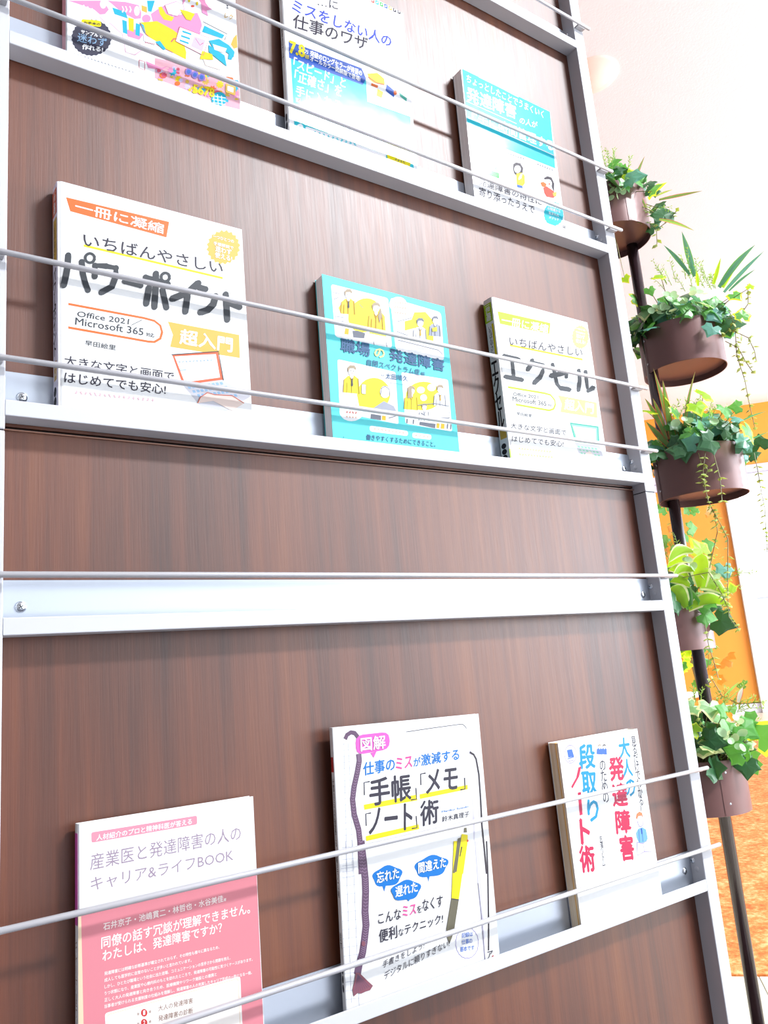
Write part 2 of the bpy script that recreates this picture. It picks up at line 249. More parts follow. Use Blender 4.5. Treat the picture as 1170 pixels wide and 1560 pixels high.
  ['P',[106,139.8,105.3,138.5,103.8,137.3,102,136.7,100.4,136.8,99.3,137.5,99.1,138.7,99.7,140.1,101.2,141.2,103,141.8,104.6,141.8,105.7,141],'slate',4],
  ['P',[107.2,127,106.5,125.7,105,124.5,103.2,124,101.6,124,100.5,124.8,100.3,126,100.9,127.3,102.4,128.5,104.2,129.1,105.8,129,106.9,128.2],'slate',4],
  ['P',[113.2,121.7,112.5,120.3,111.1,119.2,109.3,118.6,107.6,118.7,106.5,119.5,106.3,120.7,107,122,108.4,123.1,110.2,123.7,111.9,123.7,113,122.9],'slate',4],
  ['P',[131.9,122.3,131.2,121,129.7,119.8,127.8,119.2,126.1,119.3,125,120.1,124.8,121.3,125.5,122.6,127,123.8,128.8,124.4,130.5,124.3,131.6,123.5],'slate',4],
  ['L',[152.6,153.8,151.9,139,146,123.3],6.18,'slate',4],
  ['P',[156.2,154.4,155.5,153,154,151.8,152.1,151.1,150.3,151.2,149.2,152,148.9,153.2,149.7,154.6,151.2,155.8,153.1,156.4,154.9,156.4,156,155.6],'slate',4],
  ['P',[155.6,139.6,154.8,138.2,153.3,137,151.4,136.4,149.7,136.5,148.5,137.2,148.3,138.5,149,139.8,150.6,141,152.4,141.6,154.2,141.6,155.4,140.8],'slate',4],
  ['P',[149.6,123.8,148.9,122.5,147.3,121.3,145.5,120.7,143.7,120.8,142.6,121.6,142.4,122.8,143.1,124.2,144.6,125.3,146.5,125.9,148.2,125.8,149.4,125.1],'slate',4],
  ['L',[166.8,154.2,165.9,138.5,166.3,125.2,178.9,131.8],6.27,'slate',4],
  ['P',[170.5,154.8,169.7,153.3,168.2,152.1,166.2,151.5,164.5,151.6,163.3,152.3,163.1,153.6,163.8,155,165.4,156.2,167.3,156.8,169.1,156.8,170.2,156],'slate',4],
  ['P',[169.6,139,168.9,137.6,167.3,136.4,165.4,135.8,163.6,135.9,162.5,136.7,162.2,137.9,163,139.3,164.5,140.5,166.4,141.1,168.2,141,169.4,140.3],'slate',4],
  ['P',[170,125.7,169.2,124.3,167.7,123.1,165.7,122.5,164,122.6,162.8,123.4,162.6,124.6,163.3,126,164.9,127.2,166.8,127.8,168.6,127.7,169.7,126.9],'slate',4],
  ['P',[182.6,132.3,181.8,130.9,180.3,129.8,178.3,129.1,176.5,129.2,175.4,130,175.1,131.3,175.9,132.7,177.5,133.8,179.4,134.5,181.2,134.4,182.4,133.6],'slate',4],
  ['L',[10.3,108.1,76.5,109.2,88.3,108.4,95.1,102.2,95.4,95.8,90.7,88.9,81.9,85.7,20.7,85.9],2.29,'lime',2],
  ['T','Office 2021／',17.4,96.9,57.4,2.5,1,6.3,'slate',3,.01],
  ['T','Microsoft 365',15.3,89.8,62.1,1.4,1,6.5,'slate',3,.01],
  ['T','対応',80.2,91.5,8.6,.4,.5,3.1,'slate',3,0],
  ['T','早田絵里',19.4,71.4,27.4,.2,1,4.5,'slate',3,0],
  ['P',[102.8,109.9,181.2,109.9,178.1,86.9,103.4,86.2,108.4,98.3],'goldp',1],
  ['T','超入門',112,91.1,58.1,.6,4.3,15.8,'white',3,.03],
  ['T','大きな文字と画面で',5.9,52,102.6,1.6,1.9,7.9,'ink',3,.006],
  ['T','はじめてでも安心!',5,34.3,94.8,2.4,2.2,8.3,'ink',3,.006],
  ['L',[16,25.9,19.1,27.1],.78,'limep',3],
  ['L',[17.8,27.9,17.4,25.3],.71,'limep',3],
  ['L',[20.9,26.2,24,26.9],.78,'limep',3],
  ['L',[22.7,28,22.2,25.3],.71,'limep',3],
  ['L',[25.8,26.1,28.9,27.1],.79,'limep',3],
  ['L',[27.6,28.1,27.2,25.4],.72,'limep',3],
  ['L',[30.8,26.8,33.8,26.7],.79,'limep',3],
  ['L',[32.5,28.2,32.1,25.5],.72,'limep',3],
  ['L',[36,28.1,38.5,25.5],.8,'limep',3],
  ['L',[37.5,28.3,37.1,25.6],.72,'limep',3],
  ['L',[40.6,26,43.9,27.8],.8,'limep',3],
  ['L',[42.5,28.4,42.1,25.7],.73,'limep',3],
  ['L',[45.6,25.7,49,28.3],.8,'limep',3],
  ['L',[47.5,28.5,47.1,25.8],.73,'limep',3],
  ['L',[50.7,26.1,54,28],.81,'limep',3],
  ['L',[52.6,28.5,52.1,25.8],.74,'limep',3],
  ['L',[55.8,26.4,59.1,27.9],.81,'limep',3],
  ['L',[57.7,28.6,57.2,25.9],.74,'limep',3],
  ['L',[61,27.2,64.1,27.3],.82,'limep',3],
  ['L',[62.8,28.7,62.3,26],.75,'limep',3],
  ['L',[66.3,28.2,69.1,26.5],.82,'limep',3],
  ['L',[67.9,28.8,67.5,26.1],.75,'limep',3],
  ['L',[71.1,26.4,74.6,28.5],.83,'limep',3],
  ['L',[73.1,28.9,72.6,26.2],.75,'limep',3],
  ['L',[15.9,19.4,18.7,17.8],.78,'limep',3],
  ['L',[17.6,20.1,17.1,17.4],.71,'limep',3],
  ['L',[20.7,17.9,24.1,19.6],.78,'limep',3],
  ['L',[22.6,20.2,22.2,17.6],.71,'limep',3],
  ['L',[26.1,19.6,28.9,18.2],.79,'limep',3],
  ['L',[27.7,20.4,27.3,17.7],.72,'limep',3],
  ['L',[30.9,18,34.4,20.2],.79,'limep',3],
  ['L',[32.9,20.5,32.4,17.8],.72,'limep',3],
  ['L',[36.4,20.2,39.2,18.2],.79,'limep',3],
  ['L',[38,20.6,37.6,18],.72,'limep',3],
  ['L',[41.5,19.6,44.5,19.1],.8,'limep',3],
  ['L',[43.2,20.8,42.8,18.1],.73,'limep',3],
  ['L',[46.8,20.4,49.6,18.6],.8,'limep',3],
  ['L',[48.5,20.9,48,18.2],.73,'limep',3],
  ['L',[52,20.2,55,19.1],.81,'limep',3],
  ['L',[53.7,21.1,53.3,18.4],.74,'limep',3],
  ['L',[57.3,20.3,60.3,19.3],.81,'limep',3],
  ['L',[59,21.2,58.5,18.5],.74,'limep',3],
  ['L',[62.4,19.2,65.8,20.7],.82,'limep',3],
  ['L',[64.3,21.4,63.9,18.7],.75,'limep',3],
  ['L',[67.8,19.7,71.1,20.4],.82,'limep',3],
  ['L',[69.7,21.6,69.2,18.8],.75,'limep',3],
  ['L',[73.2,20.3,76.4,20.2],.83,'limep',3],
  ['L',[75.1,21.7,74.6,19],.75,'limep',3],
  ['P',[119.2,73.3,177.8,74.5,174.5,47.2,124.1,46.7],'teal',1],
  ['P',[121.7,71.3,174.3,72.3,171.1,48.9,127.3,48.5],'mint',2],
  ['P',[124,68.5,170.5,69.7,167.6,50.1,129.1,50.2],'white',3],
  ['P',[123.9,45.6,174.2,46.1,178.8,28.2,130.9,26.3],'greyp',1],
  ['P',[128.4,41.3,132.7,41.3,133.3,39,129.1,39.1],'mint',2],
  ['P',[130.4,36.9,134.7,36.9,135.3,34.6,131.1,34.7],'mint',2],
  ['P',[132.4,32.5,136.7,32.6,137.4,30.2,133.1,30.3],'mint',2],
  ['P',[135.2,41.3,139.5,41.4,140.2,39,135.9,39.1],'mint',2],
  ['P',[137.2,36.9,141.6,37,142.2,34.6,137.9,34.7],'mint',2],
  ['P',[139.3,32.6,143.6,32.6,144.2,30.2,139.9,30.3],'mint',2],
  ['P',[142.1,41.4,146.4,41.4,147,39,142.7,39.1],'mint',2],
  ['P',[144.1,37,148.4,37,149.1,34.6,144.7,34.7],'mint',2],
  ['P',[146.1,32.6,150.5,32.6,151.1,30.2,146.8,30.3],'mint',2],
  ['P',[149,41.4,153.3,41.5,154,39.1,149.6,39.2],'mint',2],
  ['P',[151,37,155.4,37,156,34.7,151.6,34.8],'mint',2],
  ['P',[153,32.6,157.4,32.6,158.1,30.3,153.7,30.4],'mint',2],
  ['P',[155.9,41.5,160.3,41.5,160.9,39.1,156.6,39.2],'mint',2],
  ['P',[157.9,37,162.4,37.1,163,34.7,158.6,34.8],'mint',2],
  ['P',[160,32.6,164.4,32.6,165.1,30.3,160.6,30.4],'mint',2],
  ['P',[162.9,41.5,167.4,41.6,168,39.2,163.6,39.3],'mint',2],
  ['P',[165,37.1,169.4,37.1,170,34.7,165.6,34.8],'mint',2],
  ['P',[167,32.6,171.5,32.7,172.1,30.3,167.7,30.4],'mint',2],
  ['P',[137.9,25.7,142.8,32.5,152.6,36,158.8,30.2,163.6,26.8],'skin',3],
  ['L',[.3,24.7,.3,13],1.58,'lime',2],
 ],
 'B5': [
  ['P',[11.2,191.6,11.6,193.7,12.9,195,15.1,195.4,85.9,196.3,88.3,195.9,89.7,194.6,90.1,192.4,89.4,136.1,88.9,134,87.5,132.7,85.1,132.2,15.7,131.1,13.5,131.5,12.2,132.7,11.8,134.7],'white',1],
  ['P',[92.9,193.1,93.4,195.7,95.1,197.3,98,197.7,164.4,195.9,167.5,195.3,169.3,193.5,169.8,190.7,167.5,135.8,166.7,133.1,164.8,131.4,161.6,130.8,99.7,130.7,96.8,131.2,95,132.8,94.4,135.4],'white',1],
  ['P',[117.2,194.7,116.2,191.4,114,188.2,110.8,185.3,106.9,183,102.8,181.6,98.8,181.2,95.3,181.8,92.6,183.3,91.1,185.6,90.8,188.6,91.8,191.8,93.9,195,97.1,197.9,100.9,200.2,105.1,201.7,109.1,202.1,112.7,201.6,115.4,200,116.9,197.7],'white',1],
  ['P',[12.6,101.6,13,103.2,14,104.1,15.7,104.4,88.1,103,89.9,102.6,90.9,101.6,91.2,100,89.3,41.6,88.9,40,87.8,39.1,86,38.9,13.8,42,12.2,42.4,11.2,43.3,10.9,44.9],'white',1],
  ['P',[99.7,101.4,100,103.1,101.2,104.1,103.1,104.5,166.6,106.4,168.6,106.1,169.8,105.1,170.1,103.4,168.3,42.8,167.8,41.2,166.6,40.2,164.6,39.9,102.3,40.8,100.4,41.2,99.3,42.1,99,43.7],'white',1],
  ['P',[42.4,47.6,41.2,43.9,38.6,40.3,34.8,37.2,30.2,35,25.2,33.8,20.3,33.7,16.1,34.7,12.9,36.7,10.9,39.6,10.5,43,11.6,46.7,14.1,50.2,17.8,53.3,22.4,55.6,27.4,56.9,32.3,57.1,36.6,56.1,40,54,42,51.1],'white',2],
  ['P',[70.6,158.5,65.8,153.1,60.2,148.6,54.2,145.4,48.2,143.6,42.6,143.3,37.9,144.5,34.2,147.2,31.8,151.2,30.9,156.1,31.5,161.8,33.7,167.7,37.2,173.6,41.8,179,47.3,183.6,53.3,187.1,59.4,189.1,65.2,189.5,70.2,188.4,74,185.7,76.5,181.6,77.4,176.4,76.6,170.6,74.3,164.5],'yel',2],
  ['P',[69.6,183.7,82.6,171.4,82.2,145.4,58.6,144.8],'yel',2],
  ['P',[111.5,171.1,122.5,175.8,127.6,186.3,144.9,190.8,156.6,180.9,152.7,150.8,139.4,148.2,126.3,165.5,110.5,158.8],'yel',2],
  ['P',[80.9,73.6,79.5,68.2,76.6,62.9,72.5,58.2,67.4,54.2,61.6,51.4,55.7,49.9,49.9,49.7,44.7,51,40.5,53.4,37.3,57,35.6,61.5,35.3,66.5,36.6,71.8,39.3,77,43.3,81.8,48.2,85.8,53.9,88.7,59.9,90.4,65.8,90.7,71.2,89.6,75.6,87.1,78.9,83.5,80.7,78.9],'yel',2],
  ['P',[34.9,66.4,44.6,74,46.9,52.2,36.9,52.8],'yel',2],
  ['P',[156.6,83.3,155,78.3,151.6,73.4,146.8,68.9,140.7,65.1,134,62.4,127,60.8,120.2,60.4,114.1,61.3,109.1,63.4,105.4,66.5,103.3,70.5,103,75,104.5,79.9,107.6,84.7,112.2,89.1,118,93,124.7,95.9,131.7,97.7,138.6,98.2,145,97.4,150.3,95.4,154.2,92.2,156.3,88.1],'yel',2],
  ['P',[28.4,180.9,36.3,183.2,40.7,180.8,40.4,163.8,21.3,161.2,23.5,176],'amber',3],
  ['P',[31.5,184.6,35.2,185.5,35,180.8,32.7,178.1,30.9,180.2],'white',4],
  ['P',[38.2,188.8,37.6,186.3,36.1,184.1,34.1,182.6,32.1,182.1,30.3,182.8,29.2,184.3,28.9,186.6,29.6,189.1,31.1,191.3,33,192.8,35.1,193.3,36.9,192.7,38,191.1],'white',4],
  ['P',[28.4,186,28.3,189.8,31.9,193.7,37,194.7,39.2,192,38.3,189.7,35.7,191,31,189.6,29.3,185.4],'hair',5],
  ['L',[32,187.3,32.9,187.5],.72,'ink',5],
  ['L',[35,187.8,35.9,188],.72,'ink',5],
  ['L',[32.6,184.7,34.5,185.1],.48,'coral',5],
  ['L',[23.5,176,21.3,161.2],.7,'ochre',5],
  ['L',[40.7,180.8,40.4,163.8],.72,'ochre',5],
  ['L',[31,179.9,32.4,174.7,31.3,162.6],.59,'ochre',5],
  ['L',[35.2,180.8,32.4,174.7],.6,'ochre',5],
  ['L',[26.8,173.4,25.3,161.5],.47,'ochre',5],
  ['P',[32.3,178.9,33.7,179.2,33.7,171.6,32.1,169.5,31.1,171],'ink',5],
  ['P',[22.5,172.8,18.8,167.7,21.5,161,27.4,164.5],'amber',3],
  ['P',[26.2,144.4,31.2,144.6,29.6,137.2,24.2,136.7],'amber',3],
  ['P',[65.3,172,74,174.5,78.8,171.9,78.3,153.6,57.3,151,59.9,166.8],'amber',3],
  ['P',[68.7,176,72.8,176.9,72.5,171.8,70,169,68,171.3],'white',4],
  ['P',[76.2,180.4,75.4,177.8,73.8,175.4,71.6,173.8,69.3,173.3,67.4,174,66.2,175.7,66,178.1,66.7,180.7,68.3,183.1,70.5,184.7,72.8,185.2,74.7,184.5,75.9,182.8],'white',4],
  ['P',[65.4,177.5,65.3,181.6,69.2,185.7,74.8,186.7,77.3,183.9,76.3,181.3,73.4,182.7,68.3,181.3,66.3,176.8],'hair',5],
  ['L',[69.3,178.8,70.3,179.1],.78,'ink',5],
  ['L',[72.6,179.4,73.6,179.6],.79,'ink',5],
  ['L',[70,176,72,176.5],.52,'coral',5],
  ['L',[59.9,166.8,57.3,151],.77,'ochre',5],
  ['L',[78.8,171.9,78.3,153.6],.79,'ochre',5],
  ['L',[68.2,170.9,69.6,165.3,68.2,152.4],.65,'ochre',5],
  ['L',[72.8,171.9,69.6,165.3],.65,'ochre',5],
  ['L',[63.5,164,61.7,151.3],.52,'ochre',5],
  ['P',[77.7,181.2,78.9,170.6,73.9,160.9,72.8,169.3],'hair',4],
  ['P',[35.5,143,42.5,144.6,52.7,143.6,50.8,136.9,35.9,134.9],'greyb',3],
  ['L',[63.5,136.3,64.1,131.2],.73,'greyb',3],
  ['L',[81.4,137.8,82,132.6],.75,'greyb',3],
  ['L',[14,156.3,25.1,157,24,152.2,14.4,151.4,14,156.3],.57,'greyb',3],
  ['L',[48.1,178.7,52.4,175.4],.73,'greyb',3],
  ['L',[13.6,185.4,21.5,185.6],.58,'greyb',3],
  ['L',[13.6,177,19.9,180.6],.58,'greyb',3],
  ['P',[129.3,167.3,137.9,169.5,142.4,167.1,141.7,150,121.2,147.6,123.9,162.4],'white',3],
  ['P',[132.7,171,136.7,171.8,136.3,167.1,133.8,164.4,131.9,166.6],'white',4],
  ['P',[140,175.1,139.2,172.6,137.6,170.4,135.5,168.9,133.2,168.5,131.4,169.1,130.2,170.7,130,172.9,130.8,175.4,132.4,177.6,134.6,179.1,136.8,179.6,138.7,179,139.8,177.4],'white',4],
  ['P',[129.5,172.4,129.5,176.2,133.3,180,138.8,181,141.2,178.3,140.1,176,137.4,177.3,132.3,176,130.4,171.7],'greyb',5],
  ['L',[133.3,173.6,134.3,173.8],.77,'ink',5],
  ['L',[136.5,174.1,137.5,174.3],.77,'ink',5],
  ['L',[133.9,171,135.9,171.4],.51,'coral',5],
  ['L',[123.9,162.4,121.2,147.6],.75,'greyb',5],
  ['L',[142.4,167.1,141.7,150],.77,'greyb',5],
  ['L',[132.1,166.2,133.4,161,131.9,148.9],.63,'greyb',5],
  ['L',[136.6,167.1,133.4,161],.64,'greyb',5],
  ['L',[127.4,159.7,125.5,147.8],.5,'greyb',5],
  ['P',[133.4,165.2,134.9,165.5,134.7,157.8,133,155.8,131.9,157.3],'ochre',5],
  ['P',[154,176.8,161.4,178.7,165.4,176.7,164.7,162,146.8,159.8,149.3,172.5],'greyb2',3],
  ['P',[156.9,180,160.4,180.7,160.1,176.6,157.9,174.3,156.2,176.2],'white',4],
  ['P',[163.3,183.5,162.6,181.4,161.2,179.5,159.3,178.2,157.4,177.8,155.8,178.3,154.8,179.7,154.6,181.6,155.3,183.8,156.7,185.6,158.6,186.9,160.5,187.4,162.2,186.8,163.2,185.5],'white',4],
  ['P',[154.2,181.2,154.2,184.4,157.5,187.7,162.3,188.6,164.3,186.3,163.4,184.3,161,185.4,156.7,184.3,154.9,180.6],'greyb',5],
  ['L',[157.4,182.2,158.3,182.4],.67,'ink',5],
  ['L',[160.2,182.7,161.1,182.9],.67,'ink',5],
  ['L',[158,180,159.7,180.4],.44,'coral',5],
  ['L',[149.3,172.5,146.8,159.8],.66,'greyb',5],
  ['L',[165.4,176.7,164.7,162],.67,'greyb',5],
  ['L',[156.4,175.8,157.5,171.4,156.1,161],.55,'greyb',5],
  ['L',[160.3,176.7,157.5,171.4],.56,'greyb',5],
  ['L',[152.3,170.3,150.5,160],.44,'greyb',5],
  ['P',[152.7,171,160.4,173.8,160.2,168.1,152.6,166.1],'yel',6],
  ['L',[98.3,155.2,129.7,151.8,126.7,147.9,97.3,150.7],.77,'greyb',3],
  ['L',[100.5,168.3,122.8,178.1],.64,'greyb',3],
  ['L',[99,144.5,118.7,144.1,159.5,143.2,165.5,138.8],.76,'greyb',3],
  ['P',[110.7,139.2,138.6,141.4,135.3,135.9,117.6,135.2],'greyp',3],
  ['L',[99.1,194.2,101.1,192.1],.69,'coralp',3],
  ['L',[100.2,194.7,99.9,191.9],.62,'coralp',3],
  ['L',[102.7,193.5,105,193.7],.69,'coralp',3],
  ['L',[104,195.1,103.7,192.4],.63,'coralp',3],
  ['L',[106.4,193.5,108.8,194.6],.69,'coralp',3],
  ['L',[107.8,195.5,107.5,192.8],.63,'coralp',3],
  ['L',[110.3,194.8,112.5,194.1],.7,'coralp',3],
  ['L',[111.6,196,111.2,193.2],.63,'coralp',3],
  ['L',[114.2,195.7,116.2,194.1],.7,'coralp',3],
  ['L',[115.4,196.4,115,193.7],.64,'coralp',3],
  ['L',[98.1,185.8,100.6,188.3],.68,'coralp',3],
  ['L',[99.5,188.5,99.2,185.8],.62,'coralp',3],
  ['L',[102.1,188.3,104.1,186.6],.69,'coralp',3],
  ['L',[103.3,188.9,103,186.2],.63,'coralp',3],
  ['L',[105.8,187.8,108,187.9],.69,'coralp',3],
  ['L',[107.1,189.4,106.7,186.6],.63,'coralp',3],
  ['L',[109.4,187.2,111.9,189.4],.69,'coralp',3],
  ['L',[110.8,189.8,110.5,187],.63,'coralp',3],
  ['L',[113.5,189.9,115.4,187.5],.7,'coralp',3],
  ['L',[114.6,190.2,114.3,187.5],.63,'coralp',3],
  ['L',[97.5,180.3,99.6,178.9],.68,'coralp',3],
  ['L',[98.7,181.1,98.4,178.3],.62,'coralp',3],
  ['L',[101.1,179.9,103.4,180],.68,'coralp',3],
  ['L',[102.4,181.5,102.1,178.7],.62,'coralp',3],
  ['L',[104.8,179.2,107.3,181.5],.69,'coralp',3],
  ['L',[106.2,181.9,105.9,179.1],.63,'coralp',3],
  ['L',[108.7,181,110.9,180.5],.69,'coralp',3],
  ['L',[110,182.3,109.6,179.5],.63,'coralp',3],
  ['L',[112.3,179.9,114.8,182.4],.69,'coralp',3],
  ['L',[113.7,182.7,113.4,179.9],.63,'coralp',3],
  ['P',[24.8,86.6,33.4,88.6,38.1,85.7,37.9,67.6,17,66.1,19.4,81.7],'yel',3],
  ['P',[28.1,90.4,32.1,91.1,31.9,86.1,29.4,83.4,27.4,85.7],'white',4],
  ['P',[35.5,94.4,34.7,91.8,33.1,89.5,31,88.1,28.7,87.7,26.8,88.4,25.6,90.2,25.3,92.6,26.1,95.2,27.7,97.4,29.8,98.9,32,99.3,34,98.6,35.2,96.8],'white',4],
  ['P',[24.8,92.1,24.7,96.1,28.5,100,34.1,100.7,36.5,97.8,35.5,95.3,32.7,96.9,27.6,95.7,25.7,91.3],'hair',5],
  ['L',[28.6,93.2,29.6,93.4],.77,'ink',5],
  ['L',[31.9,93.5,32.9,93.7],.77,'ink',5],
  ['L',[29.3,90.4,31.4,90.7],.51,'coral',5],
  ['L',[19.4,81.7,17,66.1],.76,'ochre',5],
  ['L',[38.1,85.7,37.9,67.6],.78,'ochre',5],
  ['L',[27.6,85.3,29.1,79.7,27.9,67],.64,'ochre',5],
  ['L',[32.2,86.1,29.1,79.7],.64,'ochre',5],
  ['L',[23.1,78.7,21.4,66.2],.51,'ochre',5],
  ['P',[29,84.2,30.5,84.5,30.5,76.3,28.8,74.3,27.7,75.9],'ink',5],
  ['P',[42.2,78.1,42.5,79,43.2,79.5,44.2,79.7,46.1,79.7,47,79.5,47.5,78.9,47.6,78,46.5,69.9,46.2,69,45.5,68.4,44.5,68.3,42.6,68.3,41.7,68.5,41.2,69.1,41.1,70],'white',5],
  ['L',[42.4,79.7,47.8,79.6,46.2,68.2],.58,'greyb',5],
  ['P',[80.8,76.5,79.9,73.5,78.1,70.8,75.6,68.9,72.8,67.9,70.1,68,68,69.3,66.7,71.5,66.5,74.3,67.3,77.2,69.1,79.9,71.6,81.9,74.4,82.9,77.1,82.8,79.2,81.5,80.5,79.3],'white',4],
  ['L',[67.1,71.5,69.1,79,74.4,82.5,79.7,79.7,79.7,71.4],.71,'greyb',5],
  ['P',[56.1,53.6,70.9,63.9,84.5,59.8,88.4,52.5,56,52.6],'greyb2',3],
  ['P',[51.9,46,65.5,45.9,64.9,40.3,50.6,40.2],'greyb',3],
  ['P',[67.2,46.1,72,46.2,71.4,40.8,66.1,40.9],'amber',3],
  ['L',[75.8,44.2,88,49],.72,'greyb',3],
  ['L',[19.9,53,22.1,51.4],.64,'coralp',3],
  ['L',[21.1,53.6,20.9,51],.58,'coralp',3],
  ['L',[23.7,52.7,26,52.2],.64,'coralp',3],
  ['L',[25,53.8,24.7,51.2],.58,'coralp',3],
  ['L',[27.5,52.1,29.9,53.4],.64,'coralp',3],
  ['L',[28.8,54.1,28.6,51.5],.59,'coralp',3],
  ['L',[31.3,51.7,33.9,54.3],.65,'coralp',3],
  ['L',[32.7,54.4,32.5,51.8],.59,'coralp',3],
  ['L',[19,43.2,21.4,44],.63,'coral',3],
  ['L',[20.3,45,20.1,42.4],.58,'coral',3],
  ['L',[22.8,43.2,25.2,44.5],.64,'coral',3],
  ['L',[24.2,45.2,23.9,42.7],.58,'coral',3],
  ['L',[26.8,44.7,29,43.5],.64,'coral',3],
  ['L',[28,45.5,27.8,42.9],.58,'coral',3],
  ['L',[30.5,43.4,33,45.3],.64,'coral',3],
  ['L',[31.9,45.8,31.6,43.2],.59,'coral',3],
  ['L',[18.6,38.5,20.8,38.1],.63,'coralp',3],
  ['L',[19.8,39.6,19.6,37.1],.58,'coralp',3],
  ['L',[22.4,39,24.6,38],.64,'coralp',3],
  ['L',[23.7,39.9,23.4,37.3],.58,'coralp',3],
  ['L',[26.2,38.8,28.5,38.7],.64,'coralp',3],
  ['L',[27.5,40.1,27.3,37.5],.58,'coralp',3],
  ['L',[30.1,38.8,32.4,39.1],.64,'coralp',3],
  ['L',[31.4,40.4,31.1,37.8],.58,'coralp',3],
  ['P',[106.4,76.6,114.5,78.3,118.8,75.8,118.2,59.7,98.7,58.5,101.2,72.3],'yel',3],
  ['P',[109.5,79.9,113.3,80.5,113,76.1,110.6,73.7,108.8,75.8],'white',4],
  ['P',[116.5,83.5,115.7,81.2,114.2,79.2,112.2,77.9,110.1,77.6,108.3,78.2,107.2,79.8,107,81.9,107.7,84.2,109.3,86.2,111.3,87.5,113.4,87.9,115.2,87.2,116.3,85.6],'white',4],
  ['P',[106.5,81.5,106.5,85.1,110.1,88.5,115.3,89.1,117.6,86.4,116.6,84.3,114,85.7,109.2,84.7,107.3,80.8],'hair',5],
  ['L',[110.1,82.4,111,82.6],.72,'ink',5],
  ['L',[113.1,82.7,114.1,82.9],.72,'ink',5],
  ['L',[110.7,79.9,112.6,80.2],.48,'coral',5],
  ['L',[101.2,72.3,98.7,58.5],.71,'ochre',5],
  ['L',[118.8,75.8,118.2,59.7],.73,'ochre',5],
  ['L',[109,75.5,110.3,70.5,108.9,59.1],.6,'ochre',5],
  ['L',[113.3,76.1,110.3,70.5],.6,'ochre',5],
  ['L',[104.6,69.6,102.8,58.5],.47,'ochre',5],
  ['P',[106.8,86.1,112.5,88.7,111.7,74.3,105.1,72.2],'hair',6],
  ['P',[150.6,86.3,158.2,87.8,162.3,85.5,161.6,70.7,143.1,69.4,145.7,82.2],'white',3],
  ['P',[153.6,89.3,157.2,89.9,156.8,85.8,154.6,83.6,152.9,85.5],'white',4],
  ['P',[160.2,92.6,159.5,90.5,158,88.6,156.1,87.4,154.1,87.1,152.4,87.7,151.4,89.2,151.2,91.1,151.9,93.3,153.4,95.1,155.3,96.3,157.3,96.6,159,96,160,94.6],'white',4],
  ['P',[150.7,90.7,150.7,94,154.2,97.2,159.1,97.8,161.2,95.4,160.3,93.3,157.8,94.6,153.3,93.7,151.5,90.1],'hair',5],
  ['L',[154.1,91.6,155,91.8],.68,'ink',5],
  ['L',[157,91.9,157.9,92],.68,'ink',5],
  ['L',[154.7,89.3,156.5,89.6],.45,'coral',5],
  ['L',[145.7,82.2,143.1,69.4],.67,'greyb',5],
  ['L',[162.3,85.5,161.6,70.7],.69,'greyb',5],
  ['L',[153,85.2,154.2,80.6,152.7,70.1],.57,'greyb',5],
  ['L',[157.1,85.8,154.2,80.6],.57,'greyb',5],
  ['L',[148.8,79.8,147,69.4],.45,'greyb',5],
  ['P',[154.2,84.3,155.6,84.5,155.3,77.8,153.8,76.1,152.9,77.4],'ochre',5],
  ['P',[124.8,60.8,130.9,62,134.1,60.1,133.6,48.2,119,47.4,120.9,57.6],'white',3],
  ['P',[127.2,63.2,130,63.6,129.8,60.4,128,58.6,126.6,60.2],'white',4],
  ['P',[132.4,65.8,131.8,64.1,130.7,62.6,129.2,61.7,127.6,61.5,126.2,62,125.4,63.1,125.3,64.7,125.8,66.4,127,67.9,128.5,68.8,130.1,69,131.4,68.5,132.3,67.3],'white',4],
  ['P',[124.9,64.4,124.9,67,127.6,69.5,131.5,69.9,133.2,68,132.5,66.4,130.5,67.4,126.9,66.7,125.5,63.9],'hair',5],
  ['L',[127.6,65.1,128.3,65.2],.54,'ink',5],
  ['L',[129.9,65.2,130.6,65.3],.54,'ink',5],
  ['L',[128.1,63.2,129.5,63.4],.36,'coral',5],
  ['L',[120.9,57.6,119,47.4],.53,'greyb',5],
  ['L',[134.1,60.1,133.6,48.2],.54,'greyb',5],
  ['L',[126.8,59.9,127.7,56.2,126.6,47.9],.45,'greyb',5],
  ['L',[130,60.4,127.7,56.2],.45,'greyb',5],
  ['L',[123.4,55.6,122.1,47.4],.36,'greyb',5],
  ['P',[132.1,87,131.4,85.3,129.9,83.6,127.8,82.4,125.4,81.7,123.2,81.6,121.3,82.3,120.2,83.5,119.9,85.1,120.6,86.8,122.1,88.4,124.2,89.7,126.5,90.4,128.8,90.4,130.7,89.8,131.9,88.6],'white',3],
  ['P',[149.7,93.1,148.9,91.1,147.2,89.3,144.9,87.9,142.2,87.1,139.7,87.1,137.7,87.8,136.4,89.1,136.1,90.9,136.9,92.8,138.5,94.6,140.9,96,143.5,96.8,146.1,96.9,148.1,96.2,149.4,94.8],'white',3],
  ['P',[134.2,77.7,133.6,76,132.3,74.4,130.5,73.2,128.5,72.6,126.6,72.6,125.1,73.3,124.2,74.6,124,76.2,124.6,77.9,125.9,79.4,127.6,80.6,129.6,81.3,131.5,81.3,133.1,80.6,134,79.3],'white',3],
  ['P',[146.8,77.5,153.7,81.2,150.3,74.8],'white',3],
  ['L',[119,65.9,144.8,71.9,166.7,71.9,165.9,56.6,134.7,52.4,122.8,57],.76,'greyb',6],
  ['P',[120.2,45.8,143.4,46.2,142.2,40.7,119,41.9],'greyb',3],
  ['P',[145.6,47.5,149.7,47.4,148.4,41.5,144.3,41.4],'amber',3],
  ['P',[152.3,48,157.4,48,156.1,41.7,150.9,41.4],'amber',3],
  ['L',[102.1,46.8,101,41.5],1.23,'greyb',3],
